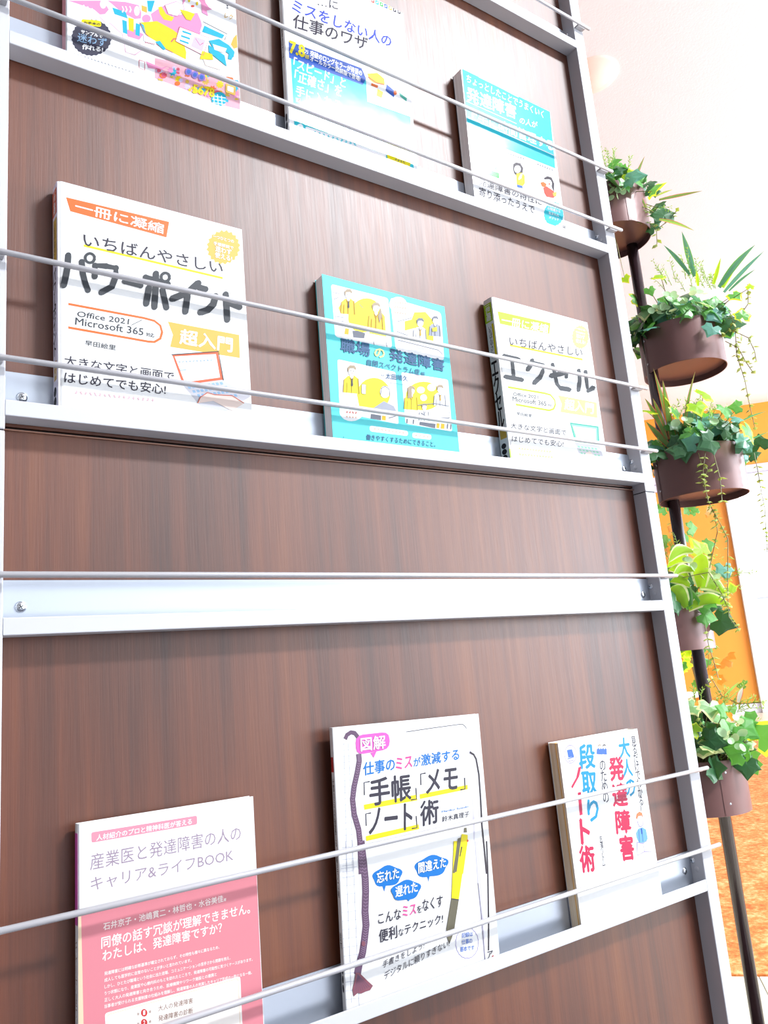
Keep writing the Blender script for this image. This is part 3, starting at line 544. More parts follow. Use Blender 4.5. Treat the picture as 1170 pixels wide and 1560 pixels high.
  ['L',[111.3,47.2,110.1,41.7],1.25,'greyb',3],
  ['L',[162.2,48.9,160.8,42.4],1.33,'greyb',3],
  ['L',[167.4,49.1,166,42.4],1.34,'greyb',3],
  ['T','職場',17.3,114.2,38.7,.7,1.9,16.7,'navy',7,.03],
  ['T','の',62.6,116.2,14.1,1,1.2,11.1,'cream',7,.04],
  ['T','発達障害',83.7,115.5,81,.3,1.3,16,'navy',7,.03],
  ['T','自閉スペクトラム症',50.9,103.7,75.3,.6,1.3,8.1,'navy',7,.015],
  ['T','編',127.9,105,6.1,.2,.6,4.9,'navy',7,0],
  ['T','太田晴久',75.9,91.9,31.8,1.6,.8,7.2,'navy',7,0],
  ['L',[70,95.3,71.4,94.8],.42,'navy',7],
  ['L',[70.8,96,70.6,94.3],.39,'navy',7],
  ['L',[72.3,94.5,73.8,95.7],.43,'navy',7],
  ['L',[73.2,96.1,73,94.4],.39,'navy',7],
  ['L',[82.1,87.4,83.5,88.2],.27,'navy',7],
  ['L',[82.8,88.4,82.7,87.4],.24,'navy',7],
  ['L',[84.4,88.2,85.7,87.6],.27,'navy',7],
  ['L',[85.1,88.5,85,87.4],.25,'navy',7],
  ['L',[86.7,88.5,87.9,87.5],.27,'navy',7],
  ['L',[87.3,88.6,87.2,87.5],.25,'navy',7],
  ['L',[88.8,87.7,90.3,88.4],.27,'navy',7],
  ['L',[89.6,88.7,89.5,87.6],.25,'navy',7],
  ['L',[91.1,88.1,92.5,88.1],.27,'navy',7],
  ['L',[91.9,88.7,91.8,87.7],.25,'navy',7],
  ['L',[93.4,88.4,94.7,88],.27,'navy',7],
  ['L',[94.1,88.8,94,87.7],.25,'navy',7],
  ['L',[95.7,88.2,97,88.3],.27,'navy',7],
  ['L',[96.4,88.9,96.3,87.8],.25,'navy',7],
  ['L',[97.9,87.8,99.4,88.8],.27,'navy',7],
  ['L',[98.7,88.9,98.6,87.9],.25,'navy',7],
  ['L',[100.2,88,101.7,88.7],.27,'navy',7],
  ['L',[101,89,100.9,87.9],.25,'navy',7],
  ['P',[48.8,29.2,49.2,30.8,50.3,31.7,52,32,98.4,32.2,100.2,31.9,101.2,30.9,101.4,29.3,101.4,28.9,100.8,27.3,99.6,26.3,97.7,25.9,51.7,25.1,50,25.4,49,26.3,48.7,27.8],'white',1],
  ['P',[107.6,28.4,108.1,30.1,109.4,31.1,111.3,31.4,132.3,31.9,134.2,31.6,135.2,30.6,135.4,29,135.3,28.6,134.7,26.9,133.4,25.9,131.4,25.5,110.5,24.8,108.7,25.1,107.6,26,107.5,27.6],'white',1],
  ['L',[54.2,28.5,57.1,29.4],.46,'coralp',3],
  ['L',[55.8,30,55.6,28.2],.42,'coralp',3],
  ['L',[59,28.7,61.9,29.2],.46,'coralp',3],
  ['L',[60.6,30,60.4,28.2],.42,'coralp',3],
  ['L',[63.9,29.8,66.6,28.1],.46,'coralp',3],
  ['L',[65.4,30,65.2,28.2],.42,'coralp',3],
  ['L',[68.6,28.3,71.6,29.5],.47,'coralp',3],
  ['L',[70.2,30,70,28.2],.42,'coralp',3],
  ['L',[73.5,28.6,76.5,29.2],.47,'coralp',3],
  ['L',[75.1,30,74.9,28.2],.43,'coralp',3],
  ['L',[78.4,28.6,81.4,29.3],.47,'coralp',3],
  ['L',[80,30,79.8,28.2],.43,'coralp',3],
  ['L',[83.3,28.6,86.3,29.2],.47,'coralp',3],
  ['L',[84.9,30,84.7,28.2],.43,'coralp',3],
  ['L',[88.3,28.9,91.3,29],.48,'coralp',3],
  ['L',[89.9,30,89.7,28.2],.44,'coralp',3],
  ['L',[93.3,29.2,96.3,28.7],.48,'coralp',3],
  ['L',[94.9,30,94.7,28.2],.44,'coralp',3],
  ['L',[111.5,28,114.8,28.7],.49,'coralp',3],
  ['L',[113.3,29.5,113.1,27.6],.45,'coralp',3],
  ['L',[116.9,27.8,120.4,28.9],.49,'coralp',3],
  ['L',[118.8,29.5,118.5,27.6],.45,'coralp',3],
  ['L',[122.4,27.6,125.9,29.1],.5,'coralp',3],
  ['L',[124.3,29.5,124.1,27.6],.45,'coralp',3],
  ['L',[128,28,131.4,28.6],.5,'coralp',3],
  ['L',[129.9,29.5,129.6,27.6],.46,'coralp',3],
  ['T','働きやすくするためにできること。',42.2,14.4,97.4,2.6,1.1,6.8,'navy',3,.008],
  ['L',[12.5,13.7,14.1,14],.38,'navy',3],
  ['L',[13.4,14.7,13.2,13.2],.35,'navy',3],
 ],
 'B3': [
  ['P',[2.8,213.7,176.4,213.7,171.6,114.9,.3,109.6],'cyan',1],
  ['L',[33.2,213.7,73.4,213.7,110.9,212.4],1.13,'white',2],
  ['T','ちょっとしたことでうまくいく',7.6,195.1,152,1.1,3.2,13.2,'white',3,.015],
  ['T','発達障害',4.9,163.3,94.6,7.4,3,24.4,'white',3,.026],
  ['T','の人が',105.8,166.5,36.7,5.3,2.9,12.2,'white',3,.02],
  ['L',[3.9,162.3,99.5,163.5],.9,'white',2],
  ['T','上手に時間管理する',3.9,134.8,168.5,9.2,2.3,18.8,'white',3,.03],
  ['L',[3,137.2,174.3,137.2],1.06,'white',2],
  ['T','本',39.4,113.1,14,1.8,1.7,12.5,'white',3,.03],
  ['L',[5.8,104,8.6,101.5],.77,'greyb',3],
  ['L',[7.5,104.6,7.1,101.8],.7,'greyb',3],
  ['L',[10.9,102.8,14.1,103.7],.78,'greyb',3],
  ['L',[12.8,105.1,12.4,102.3],.71,'greyb',3],
  ['L',[16.3,103.9,19.4,103.7],.78,'greyb',3],
  ['L',[18.1,105.7,17.7,102.8],.71,'greyb',3],
  ['L',[21.5,103.5,24.9,105.2],.78,'greyb',3],
  ['L',[23.4,106.2,23,103.4],.71,'greyb',3],
  ['L',[26.9,104.7,30.1,105.1],.79,'greyb',3],
  ['L',[28.8,106.8,28.4,103.9],.72,'greyb',3],
  ['L',[32.3,105.1,35.6,105.8],.79,'greyb',3],
  ['L',[34.2,107.3,33.8,104.5],.72,'greyb',3],
  ['L',[37.7,106,40.9,106],.8,'greyb',3],
  ['L',[39.6,107.9,39.2,105],.73,'greyb',3],
  ['L',[43.1,105.9,46.5,107.2],.8,'greyb',3],
  ['L',[45.1,108.5,44.7,105.6],.73,'greyb',3],
  ['L',[48.8,107.8,51.8,106.4],.81,'greyb',3],
  ['L',[50.5,109,50.1,106.1],.74,'greyb',3],
  ['L',[73.8,106,76.5,104.9],.83,'greyb',3],
  ['L',[75.4,107.4,75,104.4],.75,'greyb',3],
  ['L',[78.4,105,81.6,106.7],.83,'greyb',3],
  ['L',[80.3,107.7,79.8,104.8],.76,'greyb',3],
  ['L',[83.4,106,86.4,106.4],.84,'greyb',3],
  ['L',[85.2,108.1,84.7,105.1],.76,'greyb',3],
  ['L',[88.4,107.2,91.1,105.8],.84,'greyb',3],
  ['L',[90.1,108.4,89.6,105.5],.77,'greyb',3],
  ['L',[93.1,105.8,96.4,107.9],.84,'greyb',3],
  ['L',[95,108.8,94.6,105.8],.77,'greyb',3],
  ['L',[98.1,106.5,101.3,107.9],.85,'greyb',3],
  ['L',[100,109.1,99.5,106.2],.77,'greyb',3],
  ['L',[103.1,106.8,106.3,108.3],.85,'greyb',3],
  ['L',[105,109.5,104.5,106.5],.78,'greyb',3],
  ['L',[132.7,107.5,135.9,109.5],.88,'greyb',3],
  ['L',[134.6,110.5,134.2,107.5],.8,'greyb',3],
  ['L',[137.8,109,140.6,108.3],.88,'greyb',3],
  ['L',[139.5,110.7,139,107.6],.8,'greyb',3],
  ['L',[142.7,109.2,145.5,108.6],.89,'greyb',3],
  ['L',[144.4,110.9,143.9,107.8],.81,'greyb',3],
  ['L',[147.5,108.6,150.6,109.5],.89,'greyb',3],
  ['L',[149.3,111.1,148.8,108],.81,'greyb',3],
  ['L',[152.3,108.1,155.6,110.3],.89,'greyb',3],
  ['L',[154.3,111.2,153.8,108.2],.82,'greyb',3],
  ['L',[157.4,109.4,160.4,109.4],.9,'greyb',3],
  ['L',[159.3,111.4,158.8,108.4],.82,'greyb',3],
  ['L',[162.5,110.1,165.3,109.1],.9,'greyb',3],
  ['L',[164.3,111.6,163.8,108.5],.82,'greyb',3],
  ['P',[9.9,62.8,51.6,66.4,51,57.5,9.6,55.8],'green',1],
  ['P',[15.7,86.1,15.1,84.4,13.8,82.9,12.3,82,10.9,81.8,9.9,82.6,9.7,84,10.3,85.7,11.6,87.2,13.1,88.2,14.5,88.3,15.5,87.6],'gold',2],
  ['P',[20.8,89.4,30.2,92.7,46.9,91.9,44.2,89],'blue',2],
  ['P',[51.4,88.8,50.5,86.3,48.6,84,46.3,82.6,44.2,82.4,42.8,83.5,42.5,85.6,43.4,88.1,45.3,90.4,47.6,91.8,49.7,92,51.1,90.9],'skyp',2],
  ['P',[41.1,82.4,49.4,85.9,51.6,78.4,46.5,69.8,40.3,71.8,36.5,72.6],'blue',2],
  ['P',[82.7,91.5,88.5,96,97.3,97.7,101.9,91.7,98.5,78.5,94.3,77.9,88.5,73.1,82.1,75.7,80.5,82.9],'dkhair',2],
  ['P',[96.5,87.9,95.6,85.2,93.8,82.6,91.4,80.4,88.7,79,86.2,78.6,84.2,79.3,83,80.9,82.9,83.2,83.7,85.8,85.5,88.4,87.9,90.6,90.6,92,93.2,92.4,95.2,91.8,96.3,90.2],'white',3],
  ['P',[86,77,97.8,82.7,102.8,79.3,101.6,67.2,94.8,58.6,84.8,59.4],'yel2',3],
  ['P',[94.5,79.3,99.1,82.3,95.2,72.6,89.4,67.9,89.1,70.3],'white',4],
  ['P',[84.8,59.4,95.1,60.6,95.6,56.9,84.8,55],'blue',3],
  ['P',[143.8,89.8,151.5,95.3,160.8,96.1,164.8,87.3,161.6,72.7,158.5,78,156.9,86.1,150.6,89.8,144.1,87],'dkhair',2],
  ['P',[159.3,85.2,158.2,82,155.9,78.8,152.9,76.2,149.6,74.5,146.5,74.1,144,74.9,142.7,76.8,142.5,79.6,143.6,82.8,145.9,86,148.8,88.6,152.2,90.3,155.3,90.8,157.8,90,159.2,88],'white',3],
  ['P',[155.8,83.4,155.1,82.2,153.9,81.2,152.5,80.7,151.4,81,151.2,81.9,151.8,83.1,153,84.2,154.4,84.7,155.5,84.4],'coral',4],
  ['P',[134.5,78.7,141.1,82.3,147.3,80.7,144.1,73.9,137.2,73.3],'orange',3],
  ['P',[139.4,71.8,146.7,77,160.7,73.6,163.9,66.9,158.6,61.5,143.8,59,140.3,63.6],'red',4],
  ['P',[158.1,69.3,167.4,74.6,165.2,65.9,159.1,64.5],'gold',5],
  ['P',[6.7,43.2,6.9,43.8,7.4,44.2,8.1,44.4,142.2,57.4,142.9,57.3,143.4,57,143.5,56.4,140.8,19.3,140.6,18.7,140.1,18.3,139.3,18.1,5.4,14.5,4.8,14.6,4.4,14.9,4.3,15.5],'white',1],
  ['L',[3,14,141,19.9],.51,'greyp',2],
  ['T','発達障害の特性に',9.2,33.9,121.6,6.4,2.1,11.3,'ink',3,.012],
  ['T','寄り添ったうえで',8.1,17.8,105.1,3.8,2.4,13.7,'ink',3,.012],
  ['P',[175.7,40.5,176.1,37.6,173.6,34.1,172.9,30.7,169.7,27.7,167.9,24.1,164.3,22,161.6,18.7,158,17.5,154.8,14.8,151.5,14.7,148,12.8,145.4,13.8,141.9,12.8,140.2,14.9,137,15,136.4,17.8,133.9,19,134.4,22.3,132.9,24.5,134.4,28,133.9,30.9,136.3,34.3,137,37.7,140.1,40.6,141.8,44.1,145.3,46.3,147.9,49.7,151.5,50.9,154.8,53.8,158.1,53.9,161.7,56,164.4,54.9,168,56,169.7,54,173,53.9,173.7,51,176.2,49.8,175.7,46.4,176.4,44.2],'cyan',2],
  ['T','発達障害支援',141.3,43.4,30.8,2.4,.8,4.7,'white',4,.02],
  ['T','の現場から',142.5,37.7,26.3,2,.8,4.7,'white',4,.02],
  ['T','生まれた',143.5,31,21.9,1.6,.8,4.7,'white',4,.02],
  ['T','メソッド',143,23.4,20.4,1.4,.8,4.7,'white',4,.02],
  ['T','SE',170.4,16.8,7,.4,.7,4.2,'ink',3,0],
 ],
 'B2': [
  ['T','…に',50,215.7,29.8,8.8,.8,12.7,'ink',3,0],
  ['T','ミスをしない人の',12.2,187.2,147.1,18.5,3.8,19.9,'blue2',3,.018],
  ['T','仕事のワザ',12.1,163.1,108.8,18.7,2.7,22,'ink',3,.016],
  ['P',[134,270.9,134.1,271.3,134.3,271.6,134.7,271.8,138.1,272.3,138.5,272.2,138.7,272,138.8,271.6,138.8,266.9,138.8,266.5,138.5,266.2,138.1,266,134.7,265.3,134.3,265.3,134,265.5,134,266],'red',1],
  ['P',[137.8,269.7,137.3,268.2,136.3,267.2,135.3,267.2,135,268.2,135.5,269.6,136.5,270.6,137.5,270.6],'white',2],
  ['P',[141,271.6,141.1,272.1,141.3,272.4,141.7,272.6,145.1,273,145.5,273,145.8,272.8,145.9,272.3,145.9,267.7,145.8,267.2,145.5,266.9,145.1,266.7,141.7,266.1,141.3,266.1,141,266.3,141,266.7],'cyan',1],
  ['P',[144.8,270.4,144.3,269,143.3,268,142.3,267.9,142,268.9,142.5,270.3,143.6,271.4,144.5,271.4],'white',2],
  ['P',[148,272.4,148.1,272.9,148.4,273.2,148.8,273.3,152.2,273.8,152.6,273.8,152.9,273.6,153,273.1,153,268.5,152.9,268,152.6,267.7,152.2,267.5,148.8,266.8,148.4,266.8,148.1,267,148,267.5],'green',1],
  ['P',[151.9,271.2,151.4,269.8,150.3,268.7,149.4,268.7,149.1,269.7,149.6,271.1,150.6,272.2,151.6,272.2],'white',2],
  ['P',[155.1,273.2,155.2,273.7,155.5,274,155.9,274.1,159.3,274.6,159.8,274.6,160,274.4,160.1,273.9,160.1,269.2,160,268.8,159.7,268.4,159.3,268.3,155.9,267.6,155.5,267.6,155.2,267.8,155.1,268.2],'blue',1],
  ['P',[159,272,158.5,270.5,157.5,269.5,156.5,269.5,156.2,270.5,156.7,271.9,157.8,272.9,158.7,273],'white',2],
  ['P',[162.3,274,162.4,274.4,162.7,274.7,163.1,274.7,166.5,274.7,167,274.7,167.2,274.7,167.3,274.7,167.3,270,167.2,269.5,166.9,269.2,166.5,269,163,268.4,162.6,268.4,162.3,268.6,162.3,269],'gold',1],
  ['P',[166.2,272.8,165.7,271.3,164.6,270.3,163.7,270.2,163.4,271.2,163.9,272.7,165,273.7,165.9,273.8],'white',2],
  ['P',[169.5,274.7,169.6,274.7,169.9,274.7,170.3,274.7,173.8,274.7,174.2,274.7,174.5,274.7,174.6,274.7,174.5,270.8,174.5,270.3,174.2,270,173.7,269.8,170.3,269.1,169.8,269.1,169.6,269.4,169.5,269.8],'ink',1],
  ['P',[173.5,273.6,172.9,272.1,171.9,271.1,170.9,271,170.6,272,171.1,273.5,172.2,274.5,173.2,274.6],'white',2],
  ['P',[176.8,274.7,176.9,274.7,177.2,274.7,177.6,274.7,181.1,274.7,181.6,274.7,181.8,274.7,181.9,274.7,181.9,271.6,181.8,271.1,181.5,270.8,181,270.6,177.5,269.9,177.1,269.9,176.8,270.1,176.8,270.6],'ink',1],
  ['P',[180.8,274.4,180.3,272.9,179.2,271.8,178.2,271.8,177.9,272.8,178.4,274.3,179.5,274.7,180.5,274.7],'white',2],
  ['P',[7.6,118.6,108.2,124.9,115.1,136.1,114.4,102.7,181.7,108.6,179,20.5,7.4,16.2],'cyan',1],
  ['P',[5.8,140.5,109.4,150.2,115.4,137,109.2,124.9,5.2,116.3],'blue3',2],
  ['T','7.8',6.3,124.4,20,2.4,1.3,17.4,'yellow',3,.05],
  ['T','万',27.1,133.5,5.1,1,.3,5,'white',3,.02],
  ['T','部',27.2,126.3,5.6,.7,.3,6,'yellow',3,.02],
  ['T','突破のロングセラーが待望の',34.5,132.7,74.5,5.2,1.2,9.1,'white',3,.03],
  ['T','オールカラー図解版で登場!',34,125.7,71.9,2.7,.9,7.7,'white',3,.03],
  ['T','「スピード」と',9.8,104.7,72.4,3.1,2.6,16,'white',3,.02],
  ['T','「正確さ」を',10.4,86.1,65.1,5.8,2.5,17.2,'white',3,.02],
  ['T','手に入れる',11.6,66.8,61.3,4.7,1.4,14.9,'white',3,.02],
  ['P',[11.4,63.7,17.4,64,17.6,58.5,11.6,58.2],'white',2],
  ['L',[12.4,61.8,13.9,60.1,17.5,64.9],.99,'red',3],
  ['P',[10.3,42,16.2,42.2,16.4,36.7,10.4,36.5],'white',2],
  ['L',[11.3,40.1,12.7,38.4,16.3,43.1],.98,'red',3],
  ['P',[17.3,45.9,139.5,54.3,139.3,45.9,17.3,36.6],'blue4',2],
  ['T','さんにお願いしたいと指名が増える',34.7,38.8,100.2,5.9,.9,6.9,'navy',3,.01],
  ['L',[24.4,65.8,27,64.8],.78,'white',3],
  ['L',[25.8,67.4,25.7,64.1],.71,'white',3],
  ['L',[28.9,67.1,31.3,64.2],.78,'white',3],
  ['L',[30.2,67.8,30,64.5],.71,'white',3],
  ['L',[33.3,67,35.8,65.1],.78,'white',3],
  ['L',[34.6,68.2,34.4,64.9],.71,'white',3],
  ['L',[37.5,64.9,40.4,68.1],.79,'white',3],
  ['L',[39.1,68.6,38.9,65.2],.72,'white',3],
  ['L',[42,66.4,44.8,67.4],.79,'white',3],
  ['L',[43.5,69,43.3,65.6],.72,'white',3],
  ['L',[46.5,66.7,49.3,67.8],.8,'white',3],
  ['L',[48,69.4,47.8,66],.73,'white',3],
  ['L',[50.9,65.9,53.9,69.5],.8,'white',3],
  ['L',[52.5,69.9,52.3,66.4],.73,'white',3],
  ['L',[55.6,68.5,58.2,67.7],.81,'white',3],
  ['L',[57.1,70.3,56.8,66.8],.73,'white',3],
  ['L',[60.2,69.8,62.7,67.2],.81,'white',3],
  ['L',[61.6,70.7,61.4,67.2],.74,'white',3],
  ['L',[64.7,69.5,67.4,68.3],.81,'white',3],
  ['L',[66.2,71.1,66,67.7],.74,'white',3],
  ['L',[69.2,67.6,72.2,71],.82,'white',3],
  ['L',[70.8,71.5,70.6,68.1],.75,'white',3],
  ['L',[73.9,69,76.7,70.5],.82,'white',3],
  ['L',[75.4,71.9,75.2,68.5],.75,'white',3],
  ['L',[78.5,69,81.4,71.3],.83,'white',3],
  ['L',[80.1,72.4,79.9,68.9],.76,'white',3],
  ['L',[83.1,69.2,86.1,71.9],.83,'white',3],
  ['L',[84.8,72.8,84.5,69.3],.76,'white',3],
  ['P',[19.3,25.8,18.9,23.5,17.8,21.3,16.3,19.5,14.5,18.4,12.8,18.1,11.4,18.7,10.5,20.1,10.3,22.1,10.8,24.4,11.8,26.6,13.4,28.4,15.1,29.6,16.8,29.8,18.2,29.2,19.1,27.8],'white',2],
  ['T','も',13.4,21.8,2.7,.2,.2,4,'ink',3,0],
  ['P',[22.2,25.7,22.3,27.6,23.3,28.8,25.1,29.3,132.8,36.5,134.9,36.3,136.2,35,136.5,32.8,136.2,27.1,135.7,24.9,134.3,23.5,132.1,23,26.7,17.3,24.8,17.6,23.5,18.7,22.9,20.5],'white',2],
  ['L',[33.7,26.6,37.1,24],.88,'cyan',3],
  ['L',[35.5,27.7,35.3,24],.8,'cyan',3],
  ['L',[39.6,27.2,43,24.5],.89,'cyan',3],
  ['L',[41.5,28.3,41.2,24.5],.81,'cyan',3],
  ['L',[45.6,27.9,49,25.1],.89,'cyan',3],
  ['L',[47.4,28.9,47.2,25.1],.81,'cyan',3],
  ['L',[51.5,27.6,55.1,26.5],.9,'cyan',3],
  ['L',[53.5,29.5,53.2,25.7],.82,'cyan',3],
  ['L',[57.5,26.6,61.3,28.8],.9,'cyan',3],
  ['L',[59.5,30.2,59.3,26.3],.83,'cyan',3],
  ['L',[63.7,28.5,67.3,28.1],.91,'cyan',3],
  ['L',[65.7,30.8,65.4,26.9],.83,'cyan',3],
  ['L',[69.7,26.8,73.7,31],.92,'cyan',3],
  ['L',[71.8,31.4,71.6,27.5],.84,'cyan',3],
  ['L',[76,28.6,79.8,30.4],.93,'cyan',3],
  ['L',[78.1,32,77.8,28.1],.84,'cyan',3],
  ['L',[82.2,29.5,86.1,30.8],.93,'cyan',3],
  ['L',[84.3,32.6,84,28.7],.85,'cyan',3],
  ['L',[88.6,31.7,92.3,29.8],.94,'cyan',3],
  ['L',[90.6,33.3,90.3,29.4],.86,'cyan',3],
  ['P',[178.6,46.6,179.3,44,177.2,40.7,177,37.5,174.3,34.6,173.2,31.2,170.1,28.9,168.2,25.6,164.9,24.1,162.4,21.1,159.3,20.5,156.3,18,153.7,18.4,150.5,16.7,148.4,18,145.3,17.2,144,19.2,141.2,19.4,140.7,22.1,138.5,23.1,138.9,26.3,137.3,28.1,138.6,31.4,137.9,34,139.9,37.3,140,40.3,142.7,43.2,143.7,46.6,146.7,48.9,148.6,52.3,151.7,53.8,154.3,56.9,157.4,57.5,160.4,60.1,163.1,59.8,166.3,61.6,168.5,60.3,171.7,61.3,173.1,59.1,176,59.1,176.4,56.3,178.8,55.3,178.3,52,180,50.1],'yellow',3],
  ['L',[141.9,43.4,144.9,44.6],.88,'olive',4],
  ['L',[143.6,46.3,143.3,42.8],.8,'olive',4],
  ['L',[147,45.7,149.7,42.9],.89,'olive',4],
  ['L',[148.6,46.6,148.3,43],.81,'olive',4],
  ['L',[151.8,43.4,155,45.8],.89,'olive',4],
  ['L',[153.6,46.9,153.3,43.3],.81,'olive',4],
  ['L',[157,45.6,159.8,44.1],.9,'olive',4],
  ['L',[158.6,47.2,158.3,43.6],.82,'olive',4],
  ['L',[162.1,46.1,164.9,44.2],.9,'olive',4],
  ['L',[163.7,47.5,163.3,43.9],.82,'olive',4],
  ['L',[167,45.5,170.1,45.4],.91,'olive',4],
  ['L',[168.8,47.8,168.4,44.2],.83,'olive',4],
  ['L',[147.9,38.3,151.1,39.9],.95,'olive',4],
  ['L',[149.7,41.5,149.4,37.7],.86,'olive',4],
  ['L',[153,38.1,156.4,40.6],.95,'olive',4],
  ['L',[155,41.8,154.6,38],.87,'olive',4],
  ['L',[158.6,41.4,161.4,37.9],.96,'olive',4],
  ['L',[160.2,42.1,159.8,38.3],.87,'olive',4],
  ['L',[163.8,40.7,166.8,39.1],.96,'olive',4],
  ['L',[165.5,42.4,165.1,38.5],.88,'olive',4],
  ['L',[150.2,31.4,152.8,33.5],.82,'olive',4],
  ['L',[151.7,34.5,151.4,31.2],.75,'olive',4],
  ['L',[154.3,31.4,157,33.9],.82,'olive',4],
  ['L',[155.8,34.7,155.5,31.4],.75,'olive',4],
  ['L',[158.6,33.5,160.9,32.2],.83,'olive',4],
  ['L',[159.9,34.9,159.6,31.6],.75,'olive',4],
  ['L',[162.8,34.2,165,31.9],.83,'olive',4],
  ['L',[164.1,35.1,163.8,31.8],.76,'olive',4],
  ['P',[117.9,145.8,134.1,154.5,144.2,150.1,144.2,141.1,127.4,136.1,120.4,138],'yel2',1],
  ['L',[118.8,141.1,131.4,137.9,143.3,140.8],1.75,'orange',2],
  ['P',[123.4,134.3,133.7,135.2,132.1,130.6,122.2,130],'orange',2],
  ['P',[131.9,129.3,140.9,128.2,137.4,117.7,129.7,118.2],'yel2',1],
  ['P',[147.5,143.1,160.3,138,157.4,127,144.7,132.4],'blue3',1],
  ['P',[163.2,137.2,162.6,135.2,161.5,133.4,160,132.2,158.7,132.1,157.8,133.1,157.6,134.8,158.1,136.8,159.3,138.6,160.7,139.8,162.1,139.9,163,138.9],'orange',2],
  ['P',[166.6,139.5,178.9,135.9,177.8,130.2,167.9,133.6],'teal',1],
 ],
 'B1': [
  ['P',[1.8,71.5,9.7,72.3,27,73.3,32.5,70.1,37.6,73.1,41.5,80.3,36.4,88.6],'bubble',1],
  ['P',[39.1,85.8,38.9,84.1,38.4,82.4,37.7,80.8,36.8,79.6,35.9,78.9,34.9,78.7,34,79.1,33.4,79.9,32.9,81.2,32.8,82.8,33,84.5,33.4,86.2,34.1,87.8,35,89,36,89.7,36.9,89.9,37.8,89.6,38.5,88.7,38.9,87.4],'white',2],
  ['L',[16.6,73.8,17.9,71.3,17,66.9],1.2,'white',2],
  ['L',[20.5,73.8,21.8,71.3,20.9,66.9],1.21,'white',2],
  ['L',[24.8,73.8,26.1,71.3,25.2,66.9],1.22,'white',2],
  ['P',[40.4,90.6,58.7,97.9,72.2,100.7,74.9,92.3,74.3,85.2,67.7,81.5,53.9,83.6,46,87.9],'bubble',1],
  ['P',[73.1,93.9,72.9,92,72.5,90.1,71.8,88.4,71,87.2,70.1,86.5,69.3,86.3,68.5,86.8,67.9,87.9,67.5,89.4,67.4,91.2,67.6,93.1,68,95,68.7,96.7,69.5,97.9,70.3,98.7,71.2,98.8,72,98.3,72.6,97.3,73,95.7],'white',2],
  ['L',[55.2,91,56.5,87.6,55.1,83.6],1.03,'white',2],
  ['L',[58.6,92.7,60,89.2,58.5,85.3],1.03,'white',2],
  ['L',[62.8,94.7,64.2,91.3,62.7,87.3],1.04,'white',2],
  ['P',[44.9,84.6,58.5,85.8,60.7,78.7,47.1,77.6],'cyan2',1],
  ['P',[54.9,74.6,59.5,74.9,60,59.4,55.4,59.5],'cyan2',2],
  ['P',[61.2,80.3,66.8,81,66.5,65.1,61.4,65],'yel2',2],
  ['P',[68.8,77.1,73.5,77.6,72.5,62.5,68.1,62.6],'cyan2',2],
  ['P',[57.3,63.6,67.5,68.9,76.8,67.2,72,58.2,60.4,57],'bubble',1],
  ['L',[32,67.7,37.9,62.6,42.4,64.7,54.7,57,57.8,37.1,67,37.9,76.4,49.4,70.8,56.3],.49,'bubble',2],
  ['P',[75.1,102.1,81,102.8,80.9,95.2,75.4,95.1],'gold',1],
  ['P',[81.2,110.6,89.7,114.8,85.7,98.9,82.1,97.7],'cyan2',1],
  ['P',[84.8,90.2,84.5,88.5,83.8,86.8,82.7,85.1,81.4,83.8,79.9,82.9,78.5,82.4,77.1,82.5,76.1,83.1,75.5,84.2,75.3,85.6,75.5,87.3,76.2,89,77.3,90.6,78.6,91.9,80.1,92.9,81.6,93.4,82.9,93.3,84,92.7,84.6,91.6],'bubble',1],
  ['P',[43.1,47.7,43.9,45.5,42.5,42.5,42.7,39.8,40.8,37.1,40.4,34.2,38.2,31.9,37.2,28.9,34.7,27.1,33.2,24.2,30.7,23,28.8,20.4,26.3,19.9,24.1,17.8,21.9,18,19.4,16.4,17.6,17.2,15.1,16.3,13.7,17.8,11.3,17.5,10.4,19.5,8.3,19.9,7.9,22.4,6.2,23.4,6.4,26.2,5.1,27.8,5.9,30.7,5.1,32.9,6.4,35.8,6.2,38.3,8,41,8.3,43.9,10.5,46.2,11.4,49.1,13.8,51,15.2,53.9,17.7,55.1,19.6,57.8,22.1,58.3,24.3,60.6,26.6,60.5,29,62.2,31,61.4,33.5,62.5,35,61,37.5,61.4,38.4,59.3,40.6,58.9,41,56.3,42.8,55.3,42.6,52.4,44,50.7],'char',2],
  ['P',[14.6,53.1,14.7,54.9,15.5,56.3,16.9,57.1,30.9,62.2,32.4,62.4,33.3,61.6,33.7,60,33.7,59,33.6,57.2,32.7,55.8,31.3,55,17.3,50.4,15.9,50.3,15,51,14.6,52.6],'yellow',3],
  ['T','お手本の',16.5,51.7,16.1,5.2,.4,3.1,'ink',4,.02],
  ['T','サンプルで',13.9,39.3,20.6,3.7,.4,4.4,'white',4,.04],
  ['T','迷わず',10.3,28.3,27.9,5.8,.9,10.2,'skyp',4,.01],
  ['T','作れる!',14.9,21.7,19.7,5.1,.7,6,'white',4,.05],
  ['P',[84.9,95.8,91.9,104.7,100.6,114.5,106.8,115.3,108.9,104.4,121.7,113.4,137.2,122.3,140.8,113.9,143,103.4,138.9,95.7,115.7,80.8,91.4,84.9,86.7,88.3],'bubble',2],
  ['P',[93.1,108.1,96.8,111,101.5,103.7,110.2,103.6,107.5,97.6,98.9,95.4,94.7,100.4],'yel2',3],
  ['P',[100.6,114.5,113.2,125,120.8,125,121.8,119.2,114,106.8,104,104.9],'white',4],
  ['L',[100.6,114,113.2,125,120.8,125,121.8,119.2,114,106.8,104,104.9,100.6,114],.55,'bubble',5],
